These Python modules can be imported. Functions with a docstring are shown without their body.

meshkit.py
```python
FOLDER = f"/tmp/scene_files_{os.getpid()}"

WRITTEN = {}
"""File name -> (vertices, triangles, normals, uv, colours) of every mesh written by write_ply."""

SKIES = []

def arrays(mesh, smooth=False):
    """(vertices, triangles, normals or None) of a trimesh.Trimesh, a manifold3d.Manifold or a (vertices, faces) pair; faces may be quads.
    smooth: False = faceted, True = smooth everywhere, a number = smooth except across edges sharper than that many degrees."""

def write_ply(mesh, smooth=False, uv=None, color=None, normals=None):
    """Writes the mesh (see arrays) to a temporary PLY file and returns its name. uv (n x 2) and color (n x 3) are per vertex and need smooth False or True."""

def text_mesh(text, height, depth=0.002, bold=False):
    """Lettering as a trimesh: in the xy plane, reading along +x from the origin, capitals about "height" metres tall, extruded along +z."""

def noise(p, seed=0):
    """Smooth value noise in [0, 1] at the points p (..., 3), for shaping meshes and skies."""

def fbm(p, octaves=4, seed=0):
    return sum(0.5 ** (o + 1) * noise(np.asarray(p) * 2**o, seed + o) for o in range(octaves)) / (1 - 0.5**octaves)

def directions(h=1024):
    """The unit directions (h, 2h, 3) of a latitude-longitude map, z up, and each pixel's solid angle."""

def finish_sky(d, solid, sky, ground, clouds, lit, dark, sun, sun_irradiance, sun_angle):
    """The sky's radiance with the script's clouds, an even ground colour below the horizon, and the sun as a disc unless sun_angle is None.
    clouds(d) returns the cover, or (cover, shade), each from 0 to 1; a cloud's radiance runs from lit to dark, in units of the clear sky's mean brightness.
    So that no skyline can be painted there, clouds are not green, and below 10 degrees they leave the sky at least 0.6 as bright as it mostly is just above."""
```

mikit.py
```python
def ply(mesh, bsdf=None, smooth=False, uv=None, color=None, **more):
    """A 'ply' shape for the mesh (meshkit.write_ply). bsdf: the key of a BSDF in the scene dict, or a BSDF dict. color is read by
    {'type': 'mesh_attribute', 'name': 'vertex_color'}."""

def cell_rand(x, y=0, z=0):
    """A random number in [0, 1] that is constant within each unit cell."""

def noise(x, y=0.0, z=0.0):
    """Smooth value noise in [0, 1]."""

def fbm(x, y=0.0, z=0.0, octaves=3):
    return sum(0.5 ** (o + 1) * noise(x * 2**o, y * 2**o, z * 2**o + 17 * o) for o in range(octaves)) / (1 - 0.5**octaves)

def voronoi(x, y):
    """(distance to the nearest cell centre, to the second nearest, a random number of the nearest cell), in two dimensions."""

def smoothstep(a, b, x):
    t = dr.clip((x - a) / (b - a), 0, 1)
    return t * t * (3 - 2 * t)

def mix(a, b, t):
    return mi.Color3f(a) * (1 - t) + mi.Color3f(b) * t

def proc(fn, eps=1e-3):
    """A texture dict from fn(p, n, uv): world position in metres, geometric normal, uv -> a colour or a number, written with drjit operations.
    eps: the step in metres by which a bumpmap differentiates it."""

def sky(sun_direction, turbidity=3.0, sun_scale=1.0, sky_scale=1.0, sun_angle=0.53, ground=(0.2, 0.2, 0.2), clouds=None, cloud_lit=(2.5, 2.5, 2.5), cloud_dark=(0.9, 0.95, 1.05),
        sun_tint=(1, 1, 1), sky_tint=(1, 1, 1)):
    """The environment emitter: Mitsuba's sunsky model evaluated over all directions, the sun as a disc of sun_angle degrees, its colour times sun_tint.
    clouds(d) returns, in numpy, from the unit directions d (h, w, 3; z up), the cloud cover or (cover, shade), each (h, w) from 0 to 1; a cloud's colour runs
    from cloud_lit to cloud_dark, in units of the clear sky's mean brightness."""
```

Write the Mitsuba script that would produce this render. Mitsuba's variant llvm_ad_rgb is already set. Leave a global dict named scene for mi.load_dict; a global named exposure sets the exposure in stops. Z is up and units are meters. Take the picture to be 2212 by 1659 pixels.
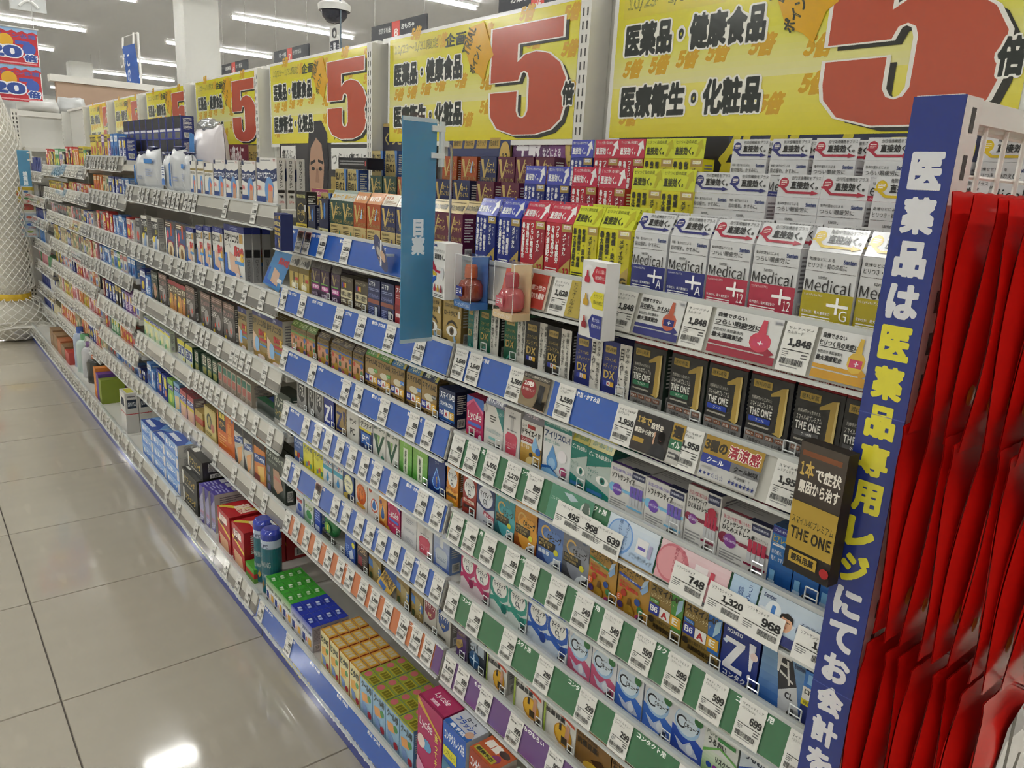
import math, random, glob
import numpy as np, trimesh, mitsuba as mi, mikit, meshkit
import mapbox_earcut
import drjit as dr
from PIL import ImageFont
from shapely import affinity, box as sbox, union_all
from shapely.geometry import Polygon, Point

T = mi.ScalarTransform4f
rng = random.Random(7)
scene, labels = {}, {}
# ------------------------------------------------------------------ camera
YAW, PITCH, ROLL, FOC, CAMH = 0.89136, 0.25786, 0.05187, 1646.18, 1.43
_f = np.array([-math.sin(YAW) * math.cos(PITCH), math.cos(YAW) * math.cos(PITCH), -math.sin(PITCH)])
_r = np.cross(_f, [0, 0, 1]); _r /= np.linalg.norm(_r)
_u = np.cross(_r, _f)
_up = -_r * math.sin(ROLL) + _u * math.cos(ROLL)
scene['camera'] = {'type': 'perspective', 'fov_axis': 'x', 'fov': math.degrees(2 * math.atan(1106 / FOC)), 'near_clip': 0.02, 'far_clip': 200,
                   'to_world': T().look_at(origin=[0, 0, CAMH], target=[float(_f[0]), float(_f[1]), CAMH + float(_f[2])], up=[float(v) for v in _up])}
# ------------------------------------------------------------------ light: rows of fluorescent lamps under the ceiling (built below)
exposure = 1.12
CEIL, LAMP_Z = 4.2, 4.175
LAMP_X = [1.9, -2.4, -6.75, -11.07, -15.4, -19.8, -24.0, -28.3, -32.6, -36.2]
LAMP_Y = [-7.0, -2.9, 1.2, 5.3, 9.4]
LAMP_LEN, LAMP_POWER = 2.5, 40.0


# ------------------------------------------------------------------ colour and mesh helpers
def lin(c):
    if not isinstance(c, str): return np.asarray(c, float)
    v = np.array([int(c[i:i + 2], 16) for i in (0, 2, 4)]) / 255.0
    return np.where(v <= 0.04045, v / 12.92, ((v + 0.055) / 1.055) ** 2.4)


FONT = (glob.glob('/opt/blender-*/*/datafiles/fonts/Noto Sans CJK Regular.woff2') + glob.glob('/opt/blender-*/*/datafiles/fonts/Inter.woff2'))[0]
_fonts, _glyphs = {}, {}


def tri(geom):
    vs, fs, at = [], [], 0
    for g in getattr(geom, 'geoms', [geom]):
        if g.is_empty or g.geom_type != 'Polygon': continue
        rings = [np.array(g.exterior.coords)[:-1]] + [np.array(i.coords)[:-1] for i in g.interiors]
        v = np.vstack(rings)
        f = mapbox_earcut.triangulate_float64(v, np.cumsum([len(r) for r in rings]).astype(np.uint32)).reshape(-1, 3)
        if not len(f): continue
        a, b, c = v[f[:, 0]], v[f[:, 1]], v[f[:, 2]]
        area = (b[:, 0] - a[:, 0]) * (c[:, 1] - a[:, 1]) - (b[:, 1] - a[:, 1]) * (c[:, 0] - a[:, 0])
        f = np.where(area[:, None] < 0, f[:, ::-1], f)
        vs.append(v); fs.append(f.astype(int) + at); at += len(v)
    if not vs: return np.zeros((0, 2)), np.zeros((0, 3), int)
    return np.vstack(vs), np.vstack(fs)


def glyph(ch, bold, q):
    """(vertices in em units, triangles, advance) of one character: its outline, triangulated."""
    key = (ch, bold, q)
    if key not in _glyphs:
        if q not in _fonts: _fonts[q] = ImageFont.truetype(FONT, q)
        f = _fonts[q]
        adv = f.getlength(ch) / q
        sw = bold * q / 55.0
        x0, y0, x1, y1 = f.getbbox(ch, anchor='ls', stroke_width=int(round(sw)))
        m = f.getmask(ch, mode='L', stroke_width=int(round(sw)))
        w, h = m.size
        if w * h == 0:
            _glyphs[key] = (np.zeros((0, 2)), np.zeros((0, 3), int), adv)
        else:
            on = np.pad(np.array(m).reshape(h, w) > 120, ((0, 0), (1, 1))).astype(np.int8)
            rows, st = np.nonzero(np.diff(on, axis=1) == 1)
            en = np.nonzero(np.diff(on, axis=1) == -1)[1]
            s = union_all(sbox(st, -rows - 1, en, -rows)).buffer(0.55, quad_segs=2).buffer(-0.55, quad_segs=2).simplify(0.6 if q < 60 else 0.8)
            v, t = tri(s)
            v = (v + [x0, -y0]) / q
            _glyphs[key] = (v, t, adv)
    return _glyphs[key]


def text2d(txt, bold=0, q=32, vertical=False):
    V, F, at, pen = [], [], 0, 0.0
    for ch in txt:
        v, t, adv = glyph(ch, bold, q)
        if vertical:
            if len(v):
                cx = (v[:, 0].min() + v[:, 0].max()) / 2 if ord(ch) < 0x3000 else 0.5
                V.append(v + [-cx, pen]); F.append(t + at); at += len(v)
            pen -= 1.02
        else:
            if len(v): V.append(v + [pen, 0]); F.append(t + at); at += len(v)
            pen += adv
    if not V: return np.zeros((0, 2)), np.zeros((0, 3), int)
    return np.vstack(V), np.vstack(F)


class M:
    """Collects coloured triangles of one part."""
    def __init__(self): self.v, self.f, self.c, self.n = [], [], [], 0

    def add(self, v, f, c):
        v = np.asarray(v, float)
        if not len(v): return
        self.v.append(v); self.f.append(np.asarray(f, int) + self.n); self.n += len(v)
        c = lin(c)
        self.c.append(np.tile(c, (len(v), 1)) if c.ndim == 1 else c)

    def quad(self, a, b, c, d, col): self.add([a, b, c, d], [[0, 1, 2], [0, 2, 3]], col)

    def box(self, x0, x1, y0, y1, z0, z1, col, skip=''):
        P = lambda x, y, z: (x, y, z)
        if 'f' not in skip: self.quad(P(x0, y0, z0), P(x1, y0, z0), P(x1, y0, z1), P(x0, y0, z1), col)
        self.quad(P(x1, y1, z0), P(x0, y1, z0), P(x0, y1, z1), P(x1, y1, z1), col)
        self.quad(P(x1, y0, z0), P(x1, y1, z0), P(x1, y1, z1), P(x1, y0, z1), col)
        self.quad(P(x0, y1, z0), P(x0, y0, z0), P(x0, y0, z1), P(x0, y1, z1), col)
        self.quad(P(x0, y0, z1), P(x1, y0, z1), P(x1, y1, z1), P(x0, y1, z1), col)
        self.quad(P(x0, y1, z0), P(x1, y1, z0), P(x1, y0, z0), P(x0, y0, z0), col)

    def tm(self, mesh, col): self.add(mesh.vertices, mesh.faces, col)

    def tube(self, pts, r, col, n=6):
        pts = np.asarray(pts, float); rr = np.broadcast_to(r, (len(pts),))
        t = np.gradient(pts, axis=0); t /= np.linalg.norm(t, axis=1, keepdims=True) + 1e-12
        a = np.cross(t, np.where(np.abs(t[:, 2:]) < 0.9, [0, 0, 1.0], [1.0, 0, 0])); a /= np.linalg.norm(a, axis=1, keepdims=True) + 1e-12
        b, ang = np.cross(t, a), np.arange(n) * 2 * math.pi / n
        v = pts[:, None] + rr[:, None, None] * (np.cos(ang)[None, :, None] * a[:, None] + np.sin(ang)[None, :, None] * b[:, None])
        i, j = np.meshgrid(np.arange(len(pts) - 1), np.arange(n), indexing='ij')
        q = np.stack([i * n + j, i * n + (j + 1) % n, (i + 1) * n + (j + 1) % n, (i + 1) * n + j], -1).reshape(-1, 4)
        V = v.reshape(-1, 3)
        F = np.vstack([q[:, [0, 1, 2]], q[:, [0, 2, 3]]])
        caps = [[0, k + 1, k] for k in range(1, n - 1)] + [[(len(pts) - 1) * n, (len(pts) - 1) * n + k, (len(pts) - 1) * n + k + 1] for k in range(1, n - 1)]
        self.add(V, np.vstack([F, caps]), col)

    def lathe(self, prof, cx, cy, col, n=20):
        """prof: (radius, z) upwards, or with a colour each."""
        ang = np.arange(n) * 2 * math.pi / n
        for k in range(len(prof) - 1):
            (r0, z0), (r1, z1) = prof[k][:2], prof[k + 1][:2]
            c = prof[k][2] if len(prof[k]) > 2 else col
            lo = np.stack([cx + r0 * np.cos(ang), cy + r0 * np.sin(ang), np.full(n, z0)], 1)
            hi = np.stack([cx + r1 * np.cos(ang), cy + r1 * np.sin(ang), np.full(n, z1)], 1)
            i = np.arange(n); j = (i + 1) % n
            self.add(np.vstack([lo, hi]), np.vstack([np.stack([i, j, j + n], 1), np.stack([i, j + n, i + n], 1)]), c)

    def ply(self, bsdf, smooth=False, **more):
        v, f, c = np.vstack(self.v), np.vstack(self.f), np.vstack(self.c)
        if smooth:
            t = trimesh.Trimesh(v, f, vertex_colors=None, process=False)
            key, inv = np.unique(np.round(np.hstack([v, c]), 5), axis=0, return_inverse=True)
            v, c, f = key[:, :3], key[:, 3:], inv.reshape(-1)[f]
            f = f[(f[:, 0] != f[:, 1]) & (f[:, 1] != f[:, 2]) & (f[:, 0] != f[:, 2])]
        s = np.clip(np.where(c <= 0.0031308, c * 12.92, 1.055 * np.maximum(c, 1e-9) ** (1 / 2.4) - 0.055), 0, 1)
        q = np.round(s * 255)
        return mikit.ply((v, f), bsdf, smooth=bool(smooth), uv=np.stack([q[:, 0] * 256 + q[:, 1] + .5, q[:, 2] + .5], 1), **more)


class Face:
    """A flat printed face: origin, unit vectors across and up, outward normal, size in metres."""
    def __init__(self, m, o, u, v, w, h):
        self.m, self.o, self.u, self.v, self.w, self.h = m, np.array(o, float), np.array(u, float), np.array(v, float), w, h
        self.n = np.cross(self.u, self.v); self.k = 0

    def put(self, V, F, col, lift=None):
        if not len(V): return
        self.k += 1
        off = (0.00022 + 0.00013 * self.k) if lift is None else lift
        V = np.asarray(V, float)
        self.m.add(self.o + V[:, :1] * self.w * self.u + V[:, 1:2] * self.h * self.v + off * self.n, F, col)

    def base(self, col):
        self.m.add([self.o, self.o + self.w * self.u, self.o + self.w * self.u + self.h * self.v, self.o + self.h * self.v], [[0, 1, 2], [0, 2, 3]], col)

    def draw(self, ops):
        for op in ops:
            k = op[0]
            if k == 'r':
                x0, y0, x1, y1, c = op[1:]
                self.put([[x0, y0], [x1, y0], [x1, y1], [x0, y1]], [[0, 1, 2], [0, 2, 3]], c)
            elif k == 'G':
                x0, y0, x1, y1, c0, c1 = op[1:]
                self.k += 1; off = 0.00022 + 0.00013 * self.k
                for i in range(8):
                    a, b = y0 + (y1 - y0) * i / 8, y0 + (y1 - y0) * (i + 1) / 8
                    self.put([[x0, a], [x1, a], [x1, b], [x0, b]], [[0, 1, 2], [0, 2, 3]], lin(c0) + (lin(c1) - lin(c0)) * (i + .5) / 8, off)
                self.k -= 8
            elif k in 'ce':
                x, y, rx = op[1:4]
                ry = op[4] if k == 'e' else rx * self.w / self.h
                c = op[-1]; n = 18
                a = np.arange(n) * 2 * math.pi / n
                self.put(np.stack([x + rx * np.cos(a), y + ry * np.sin(a)], 1), [[0, i, i + 1] for i in range(1, n - 1)], c)
            elif k == 'p': self.put(*tri(Polygon(op[1]).buffer(0)), op[2])
            elif k == 'g': self.put(*tri(op[1]), op[2])
            elif k in 'tv':
                txt, x0, y0, x1, y1, c = op[1:7]
                bold = op[7] if len(op) > 7 else 1
                q = op[8] if len(op) > 8 else 28
                V, F = text2d(txt, bold, q, k == 'v')
                if not len(V): continue
                lo, hi = V.min(0), V.max(0)
                V = (V - lo) / np.maximum(hi - lo, 1e-6) * [x1 - x0, y1 - y0] + [x0, y0]
                if len(op) > 9: V[:, 0] += (V[:, 1] - y0) * op[9]
                self.put(V, F, c)
            elif k == 'l':
                x0, y0, x1, y1, n, c = op[1:]
                for i in range(n):
                    y = y1 - (i + 0.5) * (y1 - y0) / n; t = (y1 - y0) / n * 0.24; xe = x1 if i % 3 != 2 else x0 + (x1 - x0) * 0.7
                    self.put([[x0, y - t], [xe, y - t], [xe, y + t], [x0, y + t]], [[0, 1, 2], [0, 2, 3]], c, 0.0004)
            elif k == 'b':
                x0, y0, x1, y1, c = op[1:]
                r = random.Random(int(x0 * 1000) + 3); x = x0; V = []; F = []
                while x < x1:
                    bw = (x1 - x0) * r.choice((0.012, 0.02, 0.035)); b = len(V)
                    V += [[x, y0], [x + bw, y0], [x + bw, y1], [x, y1]]; F += [[b, b + 1, b + 2], [b, b + 2, b + 3]]
                    x += bw + (x1 - x0) * r.choice((0.012, 0.02, 0.03))
                self.put(V, F, c)


# ------------------------------------------------------------------ naming
_count = {}


def numbered(name):
    n = _count.get(name, -1) + 1; _count[name] = n
    return name if n == 0 else f'{name}_{n:03d}'


def numbered_child(parent, name):
    k = parent + '__' + name
    n = _count.get(k, -1) + 1; _count[k] = n
    return k if n == 0 else f'{k}_{n:03d}'


def tag(key, label=None, cat=None, group=None, kind=None):
    d = {}
    if label: d['label'] = label
    if cat: d['category'] = cat
    if group: d['group'] = group
    if kind: d['kind'] = kind
    labels[key] = d
    return key


def at(d, x, y, z, rz=0.0):
    m = T().translate([float(x), float(y), float(z)])
    if rz: m = m @ T().rotate([0, 0, 1], rz)
    return {**d, 'to_world': m}


def thing(name, parts, label, cat, pos=(0, 0, 0), rz=0.0, group=None, kind=None):
    """parts: a ply dict (a thing of one mesh) or a list of (part name, ply dict)."""
    key = numbered(name)
    if isinstance(parts, dict): scene[key] = at(parts, *pos, rz)
    else:
        for pn, d in parts: scene[numbered_child(key, pn)] = at(d, *pos, rz)
    return tag(key, label, cat, group, kind)


ORD = 'first second third fourth fifth sixth seventh eighth ninth tenth eleventh twelfth thirteenth fourteenth fifteenth sixteenth seventeenth eighteenth nineteenth twentieth'.split()
def nth(i): return ORD[i] if i < 20 else f'{i + 1}th'


# ------------------------------------------------------------------ materials
def _printed(p, n, uv):
    """The flat colour of each face, kept as two whole numbers per vertex."""
    r = dr.floor(uv.x / 256.0); g = dr.floor(uv.x - r * 256.0); b = dr.floor(uv.y)
    c = mi.Color3f(r, g, b) / 255.0
    return dr.select(c <= 0.04045, c / 12.92, dr.power((c + 0.055) / 1.055, 2.4))


VC = mikit.proc(_printed)
def two(d): return {'type': 'twosided', 'bsdf': d}
scene['carton'] = two({'type': 'principled', 'base_color': VC, 'roughness': 0.34, 'specular': 0.45})
scene['paper'] = two({'type': 'principled', 'base_color': VC, 'roughness': 0.6, 'specular': 0.3})
scene['glossy'] = two({'type': 'principled', 'base_color': VC, 'roughness': 0.16, 'specular': 0.55})
scene['steel'] = two({'type': 'principled', 'base_color': VC, 'roughness': 0.38, 'specular': 0.5})
scene['acrylic'] = two({'type': 'principled', 'base_color': VC, 'roughness': 0.08, 'specular': 0.7})
scene['chrome'] = two({'type': 'principled', 'base_color': VC, 'metallic': 0.9, 'roughness': 0.18})
scene['foil'] = two({'type': 'principled', 'base_color': VC, 'roughness': 0.24, 'specular': 0.6, 'clearcoat': 0.6, 'clearcoat_gloss': 0.8})
scene['pane'] = {'type': 'thindielectric', 'int_ior': 1.3}
scene['amber'] = two({'type': 'principled', 'base_color': VC, 'roughness': 0.08, 'specular': 0.7, 'clearcoat': 0.7})
scene['lamp_white'] = two({'type': 'diffuse', 'reflectance': {'type': 'rgb', 'value': [0.85, 0.85, 0.85]}})


def _tile(p, n, uv):
    a = mikit.fbm(p.x * 1.6 + 3.1, p.y * 2.6, 0.0, 4)
    b = mikit.noise(p.x * 26.0, p.y * 9.0)
    s = mikit.smoothstep(0.72, 0.86, mikit.fbm(p.x * 7.0 + 40.0, p.y * 21.0, 2.0, 3))
    cell = mikit.cell_rand(mi.Float((p.x - 0.25) / 0.6), mi.Float((p.y - 0.195) / 0.6))
    v = 0.94 + 0.10 * (a - 0.5) + 0.03 * (b - 0.5) + 0.05 * (cell - 0.5) + 0.06 * s
    return mi.Color3f(0.47, 0.43, 0.355) * v


def _tile_rough(p, n, uv): return 0.055 + 0.05 * mikit.fbm(p.x * 4.0, p.y * 4.0, 1.0, 3)


scene['polished_tile'] = {'type': 'principled', 'base_color': mikit.proc(_tile), 'roughness': mikit.proc(_tile_rough), 'specular': 0.62}
scene['grout'] = {'type': 'diffuse', 'reflectance': {'type': 'rgb', 'value': [0.10, 0.09, 0.08]}}
scene['ceiling_paint'] = two({'type': 'diffuse', 'reflectance': {'type': 'rgb', 'value': [0.70, 0.715, 0.745]}})
scene['wall_paint'] = two({'type': 'diffuse', 'reflectance': {'type': 'rgb', 'value': [0.76, 0.76, 0.745]}})


# ------------------------------------------------------------------ the room
def struct(key, d): scene[key] = d; labels[key] = {'kind': 'structure'}


def boxply(x0, x1, y0, y1, z0, z1, bsdf, col='ffffff'):
    m = M(); m.box(x0, x1, y0, y1, z0, z1, col)
    return m.ply(bsdf)


struct('floor', boxply(-42, 8, -10, 22, -0.10, -0.004, 'grout'))
tm = M()  # one floor tile with a bevelled edge
a, b, zt = 0.0016, 0.5984, 0.0
top = [(a + .0012, a + .0012, zt), (b - .0012, a + .0012, zt), (b - .0012, b - .0012, zt), (a + .0012, b - .0012, zt)]
bot = [(a, a, -.004), (b, a, -.004), (b, b, -.004), (a, b, -.004)]
tm.quad(*top, 'ffffff')
for i in range(4):
    j = (i + 1) % 4
    tm.quad(bot[i], bot[j], top[j], top[i], 'ffffff')
tile_ply = tm.ply('polished_tile')
for i in range(-20, 2):
    for j in range(-4, 2):
        scene[numbered_child('floor', 'tile')] = at(tile_ply, -1.525 - 0.6 + 0.6 * i + 1.2, 0.195 + 0.6 * (j - 1) + 0.6, 0)
far = M()
far.box(-42, 8, 1.395, 22, -0.004, 0, 'ffffff'); far.box(-42, 8, -10, -2.205, -0.004, 0, 'ffffff')
far.box(-42, -14.0, -2.205, 1.395, -0.004, 0, 'ffffff'); far.box(0.8, 8, -2.205, 1.395, -0.004, 0, 'ffffff')
scene['floor__tile_field'] = far.ply('polished_tile'); labels['floor__tile_field'] = {'kind': 'stuff'}
struct('ceiling', boxply(-42, 8, -10, 22, CEIL, CEIL + .1, 'ceiling_paint'))
struct('wall_back', boxply(-42, 8, 22, 22.2, 0, CEIL, 'wall_paint'))
struct('wall_front', boxply(-42, 8, -10.2, -10, 0, CEIL, 'wall_paint'))
struct('wall_left', boxply(-42.2, -42, -10, 22, 0, CEIL, 'wall_paint'))
struct('wall_right', boxply(8, 8.2, -10, 22, 0, CEIL, 'wall_paint'))
for x0, y0, s, lab in ((-15.09, 4.2, .585, 'near white square column rising to the ceiling behind the yellow posters'),
                       (-27.2, 4.45, .6, 'far white square column beyond the grey end shelf')):
    m = M(); m.box(x0, x0 + s, y0, y0 + s, 0, CEIL, 'd6d6d2')
    thing('column', m.ply('paper'), lab, 'column')

# lamps: a white batten with a reflector and a glowing tube
lm = M(); lm.box(-.07, .07, 0, LAMP_LEN, .035, .075, 'f4f4f2'); lm.box(-.02, .02, 0, .03, -.02, .035, 'f4f4f2'); lm.box(-.02, .02, LAMP_LEN - .03, LAMP_LEN, -.02, .035, 'f4f4f2')
lamp_body = lm.ply('steel')
lt = M(); lt.tube([(0, .03, 0), (0, LAMP_LEN / 2 - .01, 0), (0, LAMP_LEN / 2 + .01, 0), (0, LAMP_LEN - .03, 0)], .024, 'ffffff', 6)
n = 0
for iy, y in enumerate(LAMP_Y):
    for ix, x in enumerate(LAMP_X):
        if y < 0 and x < -16: continue
        near = math.hypot(x + 1.5, y + LAMP_LEN / 2)
        tube = lt.ply('lamp_white', emitter={'type': 'area', 'radiance': {'type': 'rgb', 'value': [LAMP_POWER, LAMP_POWER * 1.0, LAMP_POWER * .95]}, 'sampling_weight': float(max(.08, min(4, 30 / (near * near + 4))))})
        seen = y > 0 and x < -9
        thing('fluorescent_lamp', [('batten', lamp_body), ('tube', tube)],
              f'glowing ceiling tube lamp, {nth(ix)} across in the {nth(iy)} lamp row from the front wall', 'lamp', (x, y, LAMP_Z - .05), group='ceiling tube lamps')
# ------------------------------------------------------------------ the shelving: six bays along x, open towards -y
BAYS = [-0.386, -1.225, -2.12, -3.012, -3.92, -4.80, -5.58, -6.36, -7.22]
BAYNAME = ['nearest', 'second', 'third', 'fourth', 'fifth', 'sixth', 'seventh', 'eighth']
RAILS = [[1.284, 1.111, .932, .761, .589, .418], [1.281, 1.109, .932, .764, .592, .418], [1.333, 1.081, .851, .660, .410], [1.330, 1.075, .850, .650, .400],
         [1.452, 1.280, 1.080, .905, .707, .535, .392], [1.396, 1.250, 1.080, .895, .735, .560, .360], [1.385, 1.235, 1.080, .895, .735, .540, .345], [1.330, 1.150, .990, .820, .650, .470, .300]]
BASE_Z, LIP, BASE_Y, BACK = .147, .842, .745, 1.172
SHELFNAME = ['top', 'second', 'third', 'fourth', 'fifth', 'sixth', 'seventh']
TILT = math.radians(14)
WHITE, GREY = 'd9d8d2', 'b9b8b2'


class RailFace(Face):
    """The sloping face of a price rail: x along the shelf from the bay's left end, y up from its lower edge (metres)."""
    def __init__(self, m, x, z, h=.062, lift=0.0, w=1.0, y=LIP, tilt=TILT):
        up = np.array([0, math.sin(tilt), math.cos(tilt)]); nrm = np.array([0, -math.cos(tilt), math.sin(tilt)])
        super().__init__(m, np.array([x, y, z]) - up * h + nrm * lift, [1, 0, 0], up, w, h)


STRIP = {'blue': ('2a5cb4', 'ffffff', '疲れ目・かすみ目'), 'green': ('2c6a45', 'ffffff', 'コンタクト用'), 'purple': ('65407f', 'ffffff', 'ものもらい'), 'orange': ('c8703f', 'f6ece4', 'アレルギー')}


def strip(m, x0, x1, z, col, y=LIP, h=.060, step=.165, phase=.05):
    """A coloured category strip on the rail, its name printed again and again along the top."""
    c, tc, txt = STRIP[col]
    f = RailFace(m, x0, z, h, .0016, x1 - x0, y)
    f.base(c)
    x = phase
    while x + .062 < x1 - x0:
        f.draw([('t', txt, x / (x1 - x0), .78, (x + .060) / (x1 - x0), .93, tc, 2, 28)])
        f.k = 0; x += step


def rail_parts(bay, z, kind, y=LIP, h=.062):
    """The mesh of a price rail with its strips, its clear cover and its clear lip."""
    x0, x1 = BAYS[bay + 1] + .006, BAYS[bay] - .006
    rail, cover, lip = M(), M(), M()
    for f, (a, b) in ((RailFace(rail, x0, z, h, 0, x1 - x0, y), (0, 1)),):
        up, nr = f.v, f.n
        o = f.o; p = [o, o + f.u * f.w, o + f.u * f.w + up * h, o + up * h]; q = [v - nr * .004 for v in p]
        base = 'c9c7bf' if kind != 'grey' else 'cfcdc5'
        rail.quad(*p, base); rail.quad(q[1], q[0], q[3], q[2], base)
        for i in range(4):
            j = (i + 1) % 4; rail.quad(p[j], p[i], q[i], q[j], GREY)
    if kind == 'grey':
        f = RailFace(rail, x0, z, h, .0006, x1 - x0, y)
        f.draw([('r', 0, .02, 1, .42, '77746f'), ('r', 0, .44, 1, .47, 'eceae4')])
    elif isinstance(kind, list):
        for a, b, c in kind:
            if c in STRIP: strip(rail, a, b, z, c, y)
    else: strip(rail, x0 + .004, x1 - .004, z, kind, y)
    c = RailFace(cover, x0, z, h - .004, .0062, x1 - x0, y)
    c.base('ffffff')
    lip.box(x0, x1, y - .004, y + .003, z, z + .007, 'c6cac9'); lip.box(x0, x1, y + .003, y + .010, z - .012, z + .004, 'b4b8b6')
    lip.box(x0, x1, y - .0225, y - .0165, z - h - .004, z - h + .0005, 'cfd2d0')
    return rail, cover, lip


def slotted_post(m, x, y0, y1, z0, z1, w=.03, col=WHITE):
    m.box(x, x + w, y0, y1, z0, z1, col)
    f = Face(m, (x, y0, z0), (1, 0, 0), (0, 0, 1), w, z1 - z0)
    z = z0 + .02
    V, F = [], []
    while z < z1 - .02:
        for fx in (.22, .62):
            b = len(V); a0, a1 = fx, fx + .14; h0, h1 = (z - z0) / (z1 - z0), (z + .015 - z0) / (z1 - z0)
            V += [[a0, h0], [a1, h0], [a1, h1], [a0, h1]]; F += [[b, b + 1, b + 2], [b, b + 2, b + 3]]
        z += .025
    f.put(V, F, '33322f')


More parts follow.
